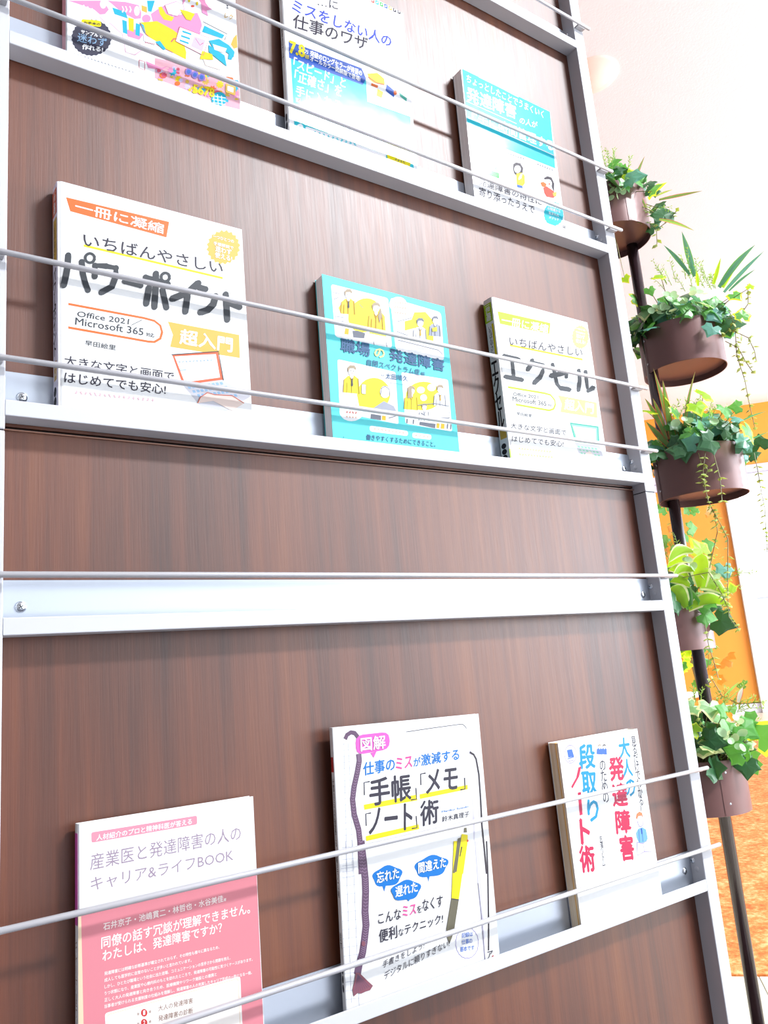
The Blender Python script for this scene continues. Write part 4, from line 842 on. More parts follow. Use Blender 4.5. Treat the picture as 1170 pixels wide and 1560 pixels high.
  ['P',[143.5,139,142.8,135,141,130.9,138.4,127.1,135.1,123.8,131.6,121.6,128.1,120.4,124.9,120.6,122.5,121.9,121,124.4,120.6,127.7,121.2,131.6,123,135.7,125.5,139.5,128.8,142.8,132.3,145.2,135.9,146.4,139,146.3,141.5,144.9,143.1,142.4],'white',3],
  ['P',[120.5,141.6,144.8,153.8,146.9,140.1,150.7,136.1,154.6,135,147.9,130.3,149.7,123.9,142.5,124.8,141.6,137.5,137.9,141.5,124.8,134.5,120.7,124.4],'bubble',4],
  ['P',[129.2,134.3,128.9,132.6,128.2,131.3,127.4,130.9,126.8,131.6,126.6,133,126.9,134.7,127.5,136,128.3,136.4,129,135.7],'yel2',5],
  ['P',[138.4,134.8,138.1,133.1,137.4,131.8,136.6,131.4,136,132,135.8,133.5,136.1,135.2,136.8,136.5,137.6,136.8,138.2,136.2],'yel2',5],
  ['P',[133.9,129,133.4,128,132.4,126.9,131.1,126.3,130.1,126.3,129.7,127,130.1,128.1,131.2,129.1,132.5,129.7,133.5,129.7],'red',5],
  ['P',[116.7,116.7,125.6,118.7,134,119.3,129.1,108.3,124,107.3],'yel2',5],
  ['P',[72.8,79.5,91.5,90,108.5,87.3,118.3,83.4,122.7,65.8,121.9,56.5,107.7,58.6,92,60.4,79.2,68.3],'yel2',3],
  ['P',[72.8,79.5,77,78.2,79.2,68.3,76.8,69.9],'cyan2',4],
  ['L',[72.8,79.5,79.2,68.3,92,60.4,107.7,58.6],.52,'rose',4],
  ['L',[106.1,70.9,109.4,76.6,114.4,78.3],.81,'rose',4],
  ['P',[88.5,63,93.9,66.7,99.9,59.9,97.9,57],'cyan2',5],
  ['P',[76.8,67.2,90.9,64,88.4,58.8,76.6,58.9],'white',4],
  ['L',[78,56.8,79.1,58.7],.34,'rose',5],
  ['L',[78.6,58.7,78.6,57],.31,'rose',5],
  ['L',[79.8,57.6,80.9,58.8],.34,'rose',5],
  ['L',[80.4,59.1,80.3,57.5],.31,'rose',5],
  ['L',[81.6,58.1,82.7,59.2],.34,'rose',5],
  ['L',[82.1,59.6,82.1,57.9],.31,'rose',5],
  ['L',[83.4,59.3,84.4,58.8],.35,'rose',5],
  ['L',[83.9,60,83.9,58.3],.31,'rose',5],
  ['L',[85.1,59.5,86.2,59.5],.35,'rose',5],
  ['L',[85.7,60.4,85.7,58.8],.32,'rose',5],
  ['L',[86.9,59.7,88,60.2],.35,'rose',5],
  ['L',[87.5,60.9,87.4,59.2],.32,'rose',5],
  ['P',[116.1,94.2,149.2,95.3,141.8,70,111.1,74],'white',5],
  ['L',[116.1,94.2,149.2,95.3,141.8,70,111.1,74,116.1,94.2],.56,'rose',6],
  ['L',[118.9,89.9,129,90.6],1.95,'cyan2',6],
  ['L',[117.3,83.5,127.3,84.2],1.94,'cyan2',6],
  ['L',[115.6,77.2,125.6,77.7],1.93,'cyan2',6],
  ['P',[132.3,89.8,145.1,90.5,140.7,74.3,128,75.2],'lilacp',6],
  ['L',[133.5,87.5,138.4,81.2,142.4,85.9],.57,'rose',7],
  ['P',[143.4,113.6,171.5,110.7,167.9,101.7,139,98.6],'white',3],
  ['L',[143.4,113.6,171.5,110.7,167.9,101.7],.58,'ink',4],
  ['P',[144.5,109.2,168.1,107.7,165.2,102,141.6,99.8],'cyan2',4],
  ['P',[149,91.8,161.1,99.6,173,96.8,179.5,90.9,177.7,82.9,167.2,86.9,153.9,83.9],'cyan2',5],
  ['P',[148.3,86.3,167,81,169.1,67.6,148.5,77.2],'cyan2',5],
  ['P',[153.6,89.5,170.1,91.1,167.1,84,155.2,83],'white',6],
  ['P',[172.6,87.3,178,87.9,175.4,79,170.8,77.8],'cyan2',5],
  ['P',[140.7,75.2,152.3,76,153.4,69.4,137.7,63.4],'yel2',5],
  ['P',[141.6,65.1,153.3,67.9,166.3,64.9,160.8,59.8,143.9,58.2],'skin',4],
  ['P',[88.1,43.7,100.1,46.2,122.2,48.9,183.4,55.2,182.8,18.8,166.9,17,118.8,18.6,87.5,19.2],'pinkpale2',1],
  ['P',[180.9,38.2,182.3,36.6,179.7,35.1,179.2,32.2,177.1,33,175,30.5,174.7,33.1,172.1,32.5,173.8,35.3,172.3,37,174.9,38.4,175.4,41.4,177.5,40.5,179.7,43.1,179.9,40.4,182.5,41.1],'bubble',2],
  ['P',[145.4,46.7,145.1,45.8,144.5,44.9,143.6,44.1,142.6,43.7,141.8,43.7,141.2,44.2,141,44.9,141.3,45.8,141.9,46.7,142.8,47.5,143.8,47.9,144.6,47.9,145.2,47.5],'yel2',3],
  ['L',[143.4,49.1,145.1,51.5,146.6,50.4,148.3,52.3,149.8,51.8],1.41,'rose',4],
  ['P',[146.5,39.6,147.8,38.2,145.6,36.9,145.2,34.3,143.4,35.1,141.5,32.9,141.3,35.1,139.1,34.6,140.5,37.1,139.3,38.5,141.5,39.8,141.9,42.4,143.6,41.7,145.5,43.9,145.7,41.6,148,42.2],'gold',2],
  ['P',[115.9,29.6,117.2,28.2,115,26.9,114.6,24.4,112.9,25.2,111.2,23,110.9,25.3,108.8,24.7,110.2,27.2,108.9,28.6,111.1,29.8,111.5,32.3,113.1,31.6,114.9,33.7,115.1,31.5,117.3,32],'yel2',3],
  ['P',[90.7,19.3,90.8,19.8,91,20.1,91.4,20.3,95.2,21,95.6,21,95.8,20.7,95.9,20.3,95.9,19.6,95.8,19.1,95.5,18.8,95.1,18.6,91.3,17.9,91,17.9,90.7,18.1,90.7,18.6],'gold',4],
  ['P',[161,23.6,161.1,24.1,161.4,24.5,161.8,24.6,168.5,25.9,168.9,25.9,169.1,25.6,169.2,25.2,169.1,23.3,169,22.8,168.7,22.5,168.3,22.3,161.7,21.1,161.2,21.1,161,21.4,160.9,21.8],'cyan2',3],
  ['P',[110.4,40.9,111.1,40,109.8,39.2,109.6,37.6,108.5,38.1,107.4,36.7,107.2,38.1,105.9,37.8,106.7,39.3,106,40.2,107.3,41,107.5,42.6,108.6,42.2,109.7,43.5,109.9,42.1,111.2,42.5],'lilacp',2],
  ['P',[124.3,30.1,125,29.3,123.8,28.6,123.6,27.2,122.6,27.6,121.6,26.4,121.4,27.7,120.2,27.4,121,28.8,120.3,29.6,121.5,30.3,121.7,31.7,122.7,31.3,123.7,32.5,123.9,31.2,125.1,31.5],'gold',3],
  ['P',[138.3,39.1,138.4,39.6,138.6,40,139,40.1,143.2,41,143.6,41,143.9,40.7,144,40.3,143.9,39.4,143.8,39,143.6,38.6,143.1,38.4,138.9,37.6,138.5,37.6,138.3,37.9,138.2,38.3],'bubble',4],
  ['P',[170.2,46.9,170.3,47.4,170.6,47.8,171.1,47.9,177.5,49.2,177.9,49.2,178.2,49,178.2,48.5,178.2,46.8,178,46.3,177.8,45.9,177.3,45.7,170.9,44.5,170.5,44.5,170.2,44.7,170.2,45.2],'cyan2',3],
  ['P',[100.5,27.7,100,25.9,98.9,24.2,97.3,22.9,95.5,22.1,94,22.2,92.9,23,92.5,24.3,93,26.1,94.1,27.8,95.7,29.1,97.5,29.9,99,29.9,100.1,29.1],'orange',4],
  ['P',[165.8,30.8,165.9,31.3,166.2,31.7,166.7,31.8,170.4,32.5,170.8,32.5,171,32.3,171.1,31.8,171.1,31.3,171,30.8,170.7,30.4,170.3,30.2,166.6,29.6,166.1,29.6,165.9,29.8,165.8,30.3],'gold',2],
  ['P',[125.3,24.7,126.5,23.3,124.4,22.2,124.1,19.8,122.5,20.5,120.8,18.5,120.6,20.6,118.5,20.1,119.8,22.4,118.7,23.7,120.7,24.9,121.1,27.3,122.7,26.6,124.3,28.6,124.6,26.5,126.6,27],'lilacp',3],
  ['P',[99.4,29.2,99.2,28.2,98.6,27.3,97.7,26.6,96.8,26.2,96,26.2,95.4,26.6,95.2,27.4,95.4,28.3,96,29.2,96.9,29.9,97.8,30.3,98.7,30.3,99.2,29.9],'lilacp',4],
  ['P',[173.1,38.3,174.2,37.1,172.2,36,171.9,33.7,170.3,34.4,168.7,32.5,168.5,34.4,166.6,34,167.8,36.1,166.7,37.4,168.7,38.5,169.1,40.7,170.6,40.1,172.2,42,172.4,40,174.4,40.5],'orange',2],
  ['P',[140.5,46.6,141.6,45.3,139.7,44.2,139.3,42,137.9,42.7,136.3,40.8,136.1,42.7,134.2,42.2,135.4,44.4,134.3,45.6,136.2,46.7,136.6,48.9,138.1,48.3,139.6,50.2,139.8,48.2,141.7,48.7],'gold',3],
  ['P',[94.2,30.6,94,29.6,93.3,28.7,92.4,27.9,91.4,27.5,90.5,27.5,89.9,27.9,89.7,28.7,90,29.7,90.6,30.7,91.5,31.5,92.5,31.9,93.4,31.9,94,31.4],'rose',4],
  ['P',[178.5,52.1,178,50.4,176.8,48.7,175.1,47.4,173.3,46.6,171.7,46.6,170.6,47.4,170.2,48.7,170.7,50.4,171.9,52.1,173.6,53.5,175.4,54.3,177,54.3,178.1,53.5],'bubble',2],
  ['P',[154.4,32.6,155.8,31,153.3,29.6,152.9,26.8,151,27.6,148.9,25.2,148.6,27.7,146.2,27.1,147.8,29.9,146.4,31.4,148.8,32.8,149.3,35.6,151.2,34.8,153.3,37.3,153.5,34.7,156,35.3],'orange',3],
  ['L',[129.8,20.9,130.9,22.5,131.8,21.8,132.9,22.9,133.9,22.6],1.37,'cyan2',4],
  ['P',[181.1,45.8,182.5,44.3,180,42.9,179.5,40.1,177.6,40.9,175.5,38.5,175.3,41,172.8,40.3,174.4,43.1,173,44.6,175.5,46,176,48.8,177.9,48,180,50.4,180.2,47.9,182.7,48.6],'cyan2',2],
  ['L',[120.9,42.4,121.8,43.8,122.7,43.2,123.6,44.2,124.5,44],1.36,'orange',3],
  ['P',[178.4,39.6,177.9,38,176.8,36.4,175.2,35.1,173.5,34.4,172,34.5,171,35.2,170.7,36.4,171.1,38,172.2,39.6,173.8,40.9,175.5,41.6,177,41.5,178.1,40.8],'gold',2],
  ['P',[88.7,30.6,88.8,31.1,89,31.4,89.4,31.6,91.6,32,92,32,92.2,31.8,92.3,31.3,92.3,31.3,92.2,30.8,92,30.5,91.6,30.3,89.4,29.9,89,29.9,88.8,30.1,88.7,30.6],'rose',3],
  ['P',[161.1,30.1,160.6,28.3,159.4,26.6,157.6,25.2,155.8,24.4,154.1,24.5,153,25.3,152.6,26.7,153.1,28.4,154.3,30.2,156.1,31.6,157.9,32.3,159.6,32.3,160.7,31.5],'rose',4],
  ['P',[99.6,27.6,100.6,26.5,98.9,25.5,98.6,23.4,97.2,24,95.8,22.2,95.5,24.1,93.8,23.6,94.9,25.7,93.9,26.8,95.6,27.8,95.9,29.9,97.3,29.3,98.7,31.1,98.9,29.2,100.7,29.7],'rose',4],
  ['P',[167.9,54,168,54.5,168.3,54.8,168.7,55,175.7,56.4,176.1,56.4,176.4,56.2,176.4,55.7,176.3,53.7,176.2,53.2,175.9,52.9,175.5,52.7,168.6,51.3,168.2,51.3,167.9,51.6,167.8,52],'orange',2],
  ['P',[147.7,47.5,147.4,46.2,146.5,45,145.3,44,144.1,43.5,142.9,43.5,142.1,44,141.9,45,142.2,46.2,143.1,47.5,144.2,48.5,145.5,49,146.7,49,147.5,48.4],'yel2',3],
  ['P',[128.7,21.9,128.8,22.4,129.1,22.7,129.5,22.9,136.2,24.1,136.6,24.1,136.9,23.9,136.9,23.4,136.9,21.5,136.8,21,136.5,20.7,136.1,20.5,129.4,19.3,129,19.3,128.7,19.5,128.6,20],'yel2',4],
  ['P',[163.4,42.7,164.8,41.1,162.3,39.7,161.8,36.9,159.9,37.7,157.8,35.3,157.5,37.8,155.1,37.2,156.7,39.9,155.3,41.5,157.8,42.9,158.2,45.7,160.2,45,162.2,47.4,162.5,44.9,165,45.5],'yel2',2],
  ['P',[141.7,45.2,141.4,44.1,140.6,42.9,139.5,42,138.3,41.5,137.2,41.5,136.5,42,136.3,42.9,136.6,44.1,137.4,45.2,138.5,46.2,139.7,46.7,140.7,46.7,141.5,46.1],'rose',3],
  ['P',[182.4,54,182.1,53.1,181.6,52.3,180.7,51.6,179.8,51.2,179,51.2,178.5,51.6,178.3,52.3,178.5,53.1,179.1,54,180,54.7,180.9,55,181.7,55,182.2,54.7],'rose',4],
  ['P',[162.7,32.9,162.4,31.9,161.7,30.9,160.7,30.1,159.6,29.6,158.6,29.6,157.9,30.1,157.7,30.9,158,32,158.7,33,159.7,33.8,160.8,34.2,161.8,34.2,162.5,33.8],'gold',3],
  ['P',[117.2,28.6,117.9,27.8,116.7,27.1,116.4,25.6,115.4,26,114.4,24.7,114.2,26,113,25.7,113.8,27.2,113,28,114.3,28.8,114.5,30.3,115.5,29.8,116.6,31.1,116.8,29.8,118,30.1],'lilacp',4],
  ['P',[170.6,35.1,171.4,34.3,170,33.5,169.7,31.9,168.6,32.3,167.4,31,167.3,32.4,165.9,32,166.8,33.6,166,34.5,167.4,35.3,167.7,36.9,168.8,36.4,169.9,37.8,170.1,36.3,171.5,36.7],'gold',2],
  ['P',[156.8,31.2,157.8,30.1,156.1,29.2,155.8,27.3,154.5,27.8,153.1,26.2,152.9,27.9,151.3,27.5,152.3,29.4,151.4,30.4,153,31.3,153.4,33.2,154.7,32.7,156.1,34.3,156.2,32.6,157.9,33],'bubble',3],
  ['P',[147.9,22.4,147.6,21.6,147.1,20.7,146.3,20.1,145.4,19.7,144.6,19.8,144.1,20.1,143.9,20.8,144.1,21.6,144.7,22.5,145.5,23.1,146.4,23.5,147.2,23.5,147.7,23.1],'bubble',4],
  ['L',[110.6,36.4,111.6,37.8,112.4,37.1,113.4,38.2,114.3,37.9],1.34,'bubble',2],
  ['P',[88.8,29.5,88.9,30,89.1,30.3,89.5,30.5,95.9,31.8,96.3,31.7,96.5,31.5,96.6,31.1,96.6,29.1,96.5,28.7,96.2,28.3,95.8,28.2,89.4,26.9,89,26.9,88.8,27.1,88.7,27.6],'lilacp',3],
  ['L',[120.7,35.2,122,37,123.1,36.2,124.3,37.5,125.4,37.1],1.36,'orange',4],
  ['L',[177.4,29.4,178.4,30.8,179.3,30.2,180.2,31.2,181.1,30.9],1.46,'yel2',2],
  ['P',[110.2,36,111.5,34.5,109.2,33.1,108.8,30.4,106.9,31.2,105,28.8,104.7,31.3,102.4,30.7,103.9,33.4,102.5,34.9,104.9,36.3,105.3,39,107.1,38.3,109,40.6,109.3,38.2,111.6,38.8],'cyan2',3],
  ['P',[126.3,20.7,126.9,20.1,125.9,19.6,125.7,18.5,125,18.8,124.2,17.9,124.1,18.8,123.2,18.6,123.8,19.7,123.2,20.3,124.2,20.8,124.4,21.9,125.1,21.6,125.9,22.5,126,21.6,126.9,21.8],'yel2',4],
  ['P',[110.9,33.1,111,33.5,111.3,33.9,111.7,34,115.5,34.8,115.9,34.8,116.1,34.5,116.2,34.1,116.1,33.4,116.1,32.9,115.8,32.6,115.4,32.4,111.6,31.7,111.2,31.7,111,31.9,110.9,32.4],'bubble',2],
  ['P',[114.6,23.7,114.3,22.4,113.4,21.1,112.2,20.1,110.8,19.5,109.6,19.5,108.8,20.1,108.5,21.2,108.8,22.5,109.7,23.8,111,24.8,112.3,25.4,113.5,25.4,114.4,24.8],'orange',3],
  ['P',[114.4,41.2,115,40.5,113.9,39.9,113.8,38.7,112.9,39,112.1,38,112,39.1,111,38.8,111.6,40,111,40.7,112,41.3,112.2,42.5,113,42.2,113.9,43.2,114,42.1,115,42.4],'rose',2],
  ['P',[138.6,43.9,139.4,43,138,42.2,137.7,40.6,136.7,41.1,135.5,39.7,135.4,41.1,134,40.8,134.9,42.3,134.1,43.2,135.5,44,135.7,45.6,136.8,45.1,137.9,46.5,138.1,45.1,139.4,45.5],'yel2',3],
  ['P',[103.8,27.5,103.9,27.9,104.2,28.3,104.6,28.4,106.6,28.8,107,28.8,107.2,28.6,107.3,28.1,107.3,28.2,107.2,27.8,106.9,27.4,106.5,27.3,104.5,26.9,104.1,26.9,103.9,27.1,103.8,27.6],'yel2',4],
  ['P',[158,27.1,157.7,26,156.9,24.9,155.8,24,154.6,23.5,153.5,23.5,152.8,24,152.6,24.9,152.9,26,153.7,27.2,154.8,28,156,28.5,157,28.5,157.7,28],'cyan2',2],
  ['P',[133.9,26.3,134,26.8,134.3,27.1,134.7,27.3,141.8,28.6,142.2,28.6,142.5,28.4,142.6,27.9,142.5,25.8,142.4,25.3,142.1,25,141.7,24.8,134.6,23.5,134.2,23.5,133.9,23.7,133.8,24.2],'cyan2',3],
  ['P',[138,37.6,138.6,36.9,137.6,36.3,137.4,35.2,136.6,35.5,135.8,34.5,135.7,35.6,134.7,35.3,135.3,36.4,134.8,37.1,135.7,37.6,135.9,38.8,136.7,38.5,137.5,39.5,137.6,38.4,138.6,38.7],'rose',4],
  ['P',[91.1,21.9,91.2,22.3,91.4,22.7,91.8,22.8,95.4,23.5,95.8,23.5,96,23.3,96.1,22.8,96.1,22.2,96,21.7,95.8,21.4,95.4,21.3,91.8,20.6,91.4,20.6,91.2,20.8,91.1,21.2],'bubble',2],
  ['P',[148.6,47.3,148.4,46.6,147.8,45.8,147.1,45.2,146.3,44.9,145.6,44.9,145.1,45.2,145,45.8,145.2,46.6,145.7,47.3,146.4,47.9,147.2,48.3,147.9,48.3,148.4,47.9],'cyan2',3],
  ['P',[182.1,53,183.1,51.9,181.4,51,181,49.1,179.7,49.6,178.3,48,178.2,49.6,176.5,49.2,177.6,51.1,176.6,52.1,178.3,53.1,178.7,55,180,54.4,181.4,56.1,181.5,54.4,183.2,54.8],'cyan2',4],
  ['L',[138,47.7,140.2,50.8,142.1,49.4,144.2,51.7,146.2,51.1],1.4,'rose',2],
  ['P',[107,36.6,108.1,35.4,106.3,34.4,106,32.3,104.6,32.9,103.1,31.1,102.9,33,101.2,32.5,102.3,34.6,101.2,35.7,103,36.8,103.3,38.9,104.7,38.3,106.2,40.1,106.4,38.2,108.2,38.7],'bubble',3],
  ['P',[144.7,31.8,144.8,32.3,145.1,32.6,145.5,32.8,148.3,33.3,148.8,33.3,149,33.1,149.1,32.6,149.1,32.4,149,31.9,148.7,31.6,148.3,31.4,145.4,30.9,145,30.9,144.7,31.1,144.7,31.6],'yel2',4],
  ['P',[130.8,24.9,130.5,24,129.9,23.1,129.1,22.4,128.2,22.1,127.4,22.1,126.8,22.5,126.6,23.2,126.9,24.1,127.5,24.9,128.3,25.6,129.2,26,130,26,130.6,25.6],'yel2',3],
  ['P',[147.2,48.7,147.3,49.2,147.5,49.5,148,49.7,151.6,50.4,152,50.4,152.3,50.2,152.3,49.7,152.3,49.2,152.2,48.7,151.9,48.4,151.5,48.2,147.9,47.4,147.5,47.5,147.2,47.7,147.2,48.1],'yel2',4],
  ['P',[108.4,35.6,108.5,36,108.7,36.4,109.1,36.5,113.7,37.5,114.1,37.5,114.4,37.2,114.4,36.8,114.4,35.7,114.3,35.2,114.1,34.9,113.6,34.7,109,33.8,108.6,33.8,108.4,34.1,108.3,34.5],'rose',2],
  ['P',[128.5,43.8,128.2,42,127.4,40.3,126.3,38.8,125,37.7,123.6,37.1,122.3,37.1,121.3,37.7,120.6,38.8,120.4,40.4,120.7,42.1,121.5,43.8,122.6,45.3,123.9,46.5,125.3,47.1,126.6,47.1,127.6,46.5,128.3,45.3],'lilac',5],
  ['P',[126.7,43,126.5,41.7,125.8,40.5,124.9,39.6,123.9,39.1,123,39.3,122.4,40,122.2,41.1,122.4,42.4,123.1,43.7,124,44.6,125,45,125.9,44.9,126.5,44.2],'blue',6],
  ['P',[135.5,42.8,135.2,41.1,134.4,39.4,133.3,37.8,132,36.7,130.5,36.1,129.2,36.1,128.2,36.8,127.5,37.9,127.3,39.4,127.6,41.2,128.4,42.9,129.5,44.4,130.9,45.6,132.3,46.2,133.6,46.1,134.6,45.5,135.3,44.4],'lilac',5],
  ['P',[133.7,42.1,133.4,40.8,132.8,39.5,131.8,38.6,130.8,38.2,129.9,38.3,129.3,39,129.1,40.2,129.4,41.5,130.1,42.7,131,43.7,132,44.1,132.9,43.9,133.5,43.2],'blue',6],
  ['P',[143.1,43.3,142.8,41.5,142,39.8,140.9,38.2,139.5,37.1,138.1,36.5,136.8,36.5,135.7,37.1,135.1,38.3,134.9,39.8,135.2,41.6,136,43.3,137.1,44.8,138.4,46,139.9,46.6,141.2,46.6,142.3,46,142.9,44.8],'lilac',5],
  ['P',[141.3,42.5,141,41.2,140.4,39.9,139.4,39,138.4,38.6,137.5,38.7,136.9,39.4,136.7,40.6,137,41.9,137.6,43.1,138.6,44.1,139.6,44.5,140.5,44.4,141.1,43.6],'blue',6],
  ['P',[167,25.5,166.5,22.8,165.3,20,163.6,17.4,161.4,15.1,158.9,13.4,156.3,12.5,153.9,12.2,151.9,12.8,150.3,14.1,149.3,16,149.1,18.4,149.5,21.1,150.7,23.8,152.4,26.4,154.6,28.7,157.1,30.4,159.6,31.5,162,31.7,164.2,31.2,165.8,29.9,166.7,27.9],'cyan2',5],
  ['L',[151.7,27.2,152.4,12.5],.7,'white',6],
  ['L',[150.3,23,166,26.5],.7,'white',6],
  ['L',[156.4,27.4,156.9,13.4],.71,'white',6],
  ['L',[150.1,18.8,165.8,22.2],.7,'white',6],
  ['L',[161.1,27.6,161.3,14.3],.71,'white',6],
  ['L',[150,14.6,165.6,17.9],.7,'white',6],
  ['P',[166.6,43.7,166.9,44.5,167.3,45.1,168,45.3,177.5,45.8,178.2,45.6,178.5,45.2,178.6,44.4,177.8,35.5,177.6,34.7,177.1,34.2,176.4,34,167,34,166.3,34.2,166,34.7,165.9,35.5],'gold',5],
  ['P',[168.7,42.3,168.8,42.8,169.1,43.1,169.6,43.2,175.2,43.5,175.6,43.4,175.9,43.2,175.9,42.7,175.5,37.7,175.3,37.2,175.1,36.9,174.7,36.8,169,36.7,168.6,36.8,168.4,37.1,168.3,37.6],'white',6],
  ['T','5678',128.1,17.7,23.9,4.1,1.4,11,'yel2',6,.05],
  ['L',[71.5,33.8,77.3,34.4,77.1,24.2,71.3,24.4,71.5,33.8],.51,'rose',2],
  ['P',[78.5,35.5,95,34.5,102.3,40.3,94.9,31.7,80.7,28.4],'bubble',2],
  ['P',[179,109.7,183.3,116.1,183.4,98.7,178.8,95,175.3,99.2],'gold',1],
  ['T','!',171.9,145.2,2.7,.7,.3,7.3,'ink',3,0],
  ['T','レク',169.1,130.8,9.8,1.7,1.1,7.3,'gold',3,0],
  ['L',[6.9,13.4,8.9,12.7],.25,'greyb',3],
  ['L',[7.9,14.1,7.9,12.8],.23,'greyb',3],
  ['L',[10.1,12.7,12.1,13.8],.25,'greyb',3],
  ['L',[11.1,14.2,11.1,13],.23,'greyb',3],
  ['L',[13.4,13.6,15.3,13.2],.25,'greyb',3],
  ['L',[14.3,14.4,14.3,13.2],.23,'greyb',3],
  ['L',[16.6,12.9,18.6,14.3],.26,'greyb',3],
  ['L',[17.6,14.6,17.6,13.3],.23,'greyb',3],
  ['L',[19.9,13.5,21.8,14.1],.26,'greyb',3],
  ['L',[20.8,14.8,20.8,13.5],.23,'greyb',3],
  ['L',[23.1,13.5,25.1,14.4],.26,'greyb',3],
  ['L',[24.1,15,24.1,13.7],.24,'greyb',3],
  ['L',[26.4,14.2,28.4,14.1],.26,'greyb',3],
  ['L',[27.4,15.2,27.4,13.9],.24,'greyb',3],
  ['L',[29.7,14.4,31.7,14.4],.26,'greyb',3],
  ['L',[30.7,15.4,30.7,14.1],.24,'greyb',3],
  ['L',[33,15.1,35,14],.26,'greyb',3],
  ['L',[34,15.6,34,14.3],.24,'greyb',3],
  ['L',[36.4,14.5,38.4,15],.26,'greyb',3],
  ['L',[37.4,15.8,37.4,14.5],.24,'greyb',3],
  ['L',[39.7,15.5,41.7,14.4],.26,'greyb',3],
  ['L',[40.7,16,40.7,14.6],.24,'greyb',3],
  ['L',[43.1,15.4,45.1,14.8],.27,'greyb',3],
  ['L',[44.1,16.1,44.1,14.8],.24,'greyb',3],
  ['L',[46.5,15.3,48.5,15.3],.27,'greyb',3],
  ['L',[47.5,16.3,47.5,15],.24,'greyb',3],
  ['L',[49.9,15.4,51.9,15.6],.27,'greyb',3],
  ['L',[50.9,16.5,50.9,15.2],.24,'greyb',3],
  ['L',[53.3,15.8,55.4,15.6],.27,'greyb',3],
  ['L',[54.3,16.7,54.3,15.4],.25,'greyb',3],
  ['L',[56.7,15.6,58.8,16.1],.27,'greyb',3],
  ['L',[57.8,16.9,57.8,15.6],.25,'greyb',3],
  ['L',[60.2,15.4,62.3,16.8],.27,'greyb',3],
  ['L',[61.2,17.1,61.2,15.8],.25,'greyb',3],
  ['L',[63.7,16.8,65.7,15.8],.27,'greyb',3],
  ['L',[64.7,17.3,64.7,16],.25,'greyb',3],
 ],
 'B7': [
  ['P',[.3,142,152.9,143.6,152.6,10.7,.3,42.4],'pinkband',1],
  ['P',[.3,142.2,2.5,142.3,4.4,52.9,.3,42.4],'cream2',2],
  ['P',[10.6,200.8,10.7,201.6,11.2,202,12,202.2,97.9,201.7,98.8,201.5,99.4,201,99.5,200.1,99.5,196,99.3,195.2,98.7,194.7,97.8,194.5,12.3,194.4,11.4,194.5,10.9,195,10.7,195.8],'pinklab',1],
  ['T','人材紹介のプロと精神科医が答える',14.5,195.2,80.2,.3,.2,4.6,'white',3,.01],
  ['T','産業医と発達障害の人の',9.5,173.8,130.1,1.4,.2,12.2,'mauve',3,-.012],
  ['T','キャリア&ライフBOOK',9.9,158.2,121.7,.9,.1,10.1,'mauve',3,-.012],
  ['T','石井京子・池嶋貫二・林哲也・水谷美佳',19.4,127.8,101.3,.4,0,5.5,'creamw',3,.004],
  ['T','著',121,128.4,2.3,0,.1,2.3,'creamw',3,0],
  ['T','同僚の話す冗談が理解できません。',17.8,114.9,127.2,-1,.1,8.5,'creamw',3,0],
  ['T','わたしは、発達障害ですか？',18.6,105.5,99.8,-1,.1,8.2,'creamw',3,0],
  ['T','発達障害には明確な診断基準が確立されておらず、その特性も様々に異なるため、',19.9,95.4,95.6,-3,0,2.7,'creamw',3,.004],
  ['T','成人しても医学的に自覚のないことが多いと言われています。',19.9,90.7,70.7,-2.5,0,2.7,'creamw',3,.004],
  ['T','しかし、ひとたび職場という社会に出た途端、コミュニケーションの苦手さから問題を抱え、',19.9,86.1,105.1,-4.2,0,2.7,'creamw',3,.004],
  ['T','うつ状態になり、産業医や心療内科のもとを訪れたところで、発達障害の可能性に気づくケースがあります。',19.8,81.4,125.4,-5.5,0,2.7,'creamw',3,.004],
  ['T','正しく大人の発達障害と向き合うため、医療機関やリワーク施設との連携と',19.8,76.8,92.3,-4.5,0,2.7,'creamw',3,.004],
  ['T','当事者が受けられる支援制度の仕組みを理解し、発達障害の人の充実したキャリア形成の一助となる一冊。',19.7,72.3,124.4,-6.5,0,2.7,'creamw',3,.004],
  ['P',[20.1,66.8,20.3,68,21,68.7,22.2,68.9,130.6,67.1,132.1,66.8,133,66,133.3,64.7,133.4,.3,133.1,.3,132.2,.3,130.7,.3,25.3,6,24.1,6.4,23.3,7.2,23,8.3],'creamw',3],
  ['P',[21.8,65.9,21.9,66.8,22.5,67.3,23.4,67.5,129.5,65.8,130.6,65.6,131.3,65,131.5,64,131.7,.3,131.4,.3,130.8,.3,129.7,.3,26.5,5.5,25.6,5.8,25,6.4,24.7,7.3],'cream2',4],
  ['P',[22.2,65.4,22.4,66.3,22.9,66.8,23.8,67,128.9,65.3,130.1,65.1,130.7,64.5,131,63.5,131.1,.3,130.9,.3,130.3,.3,129.2,.3,26.9,5.4,26,5.7,25.4,6.3,25.2,7.1],'creamw',5],
  ['P',[53.1,60.3,52.9,59.4,52.4,58.7,51.7,58.3,50.9,58.2,50,58.5,49.1,59,48.5,59.8,48,60.7,47.9,61.7,48.1,62.6,48.5,63.3,49.2,63.7,50.1,63.8,51,63.6,51.8,63,52.5,62.2,52.9,61.3],'red2',6],
  ['T','1',49.7,59.7,1.5,-.1,.1,3,'white',7,.03],
  ['T','第',44.7,60.5,2.1,-.2,0,2,'brown',6,0],
  ['T','章',54.1,59.6,2.1,-.2,0,2,'brown',6,0],
  ['T','大人の発達障害',61.8,58.9,28.8,-1.5,.1,4.1,'brown',6,0],
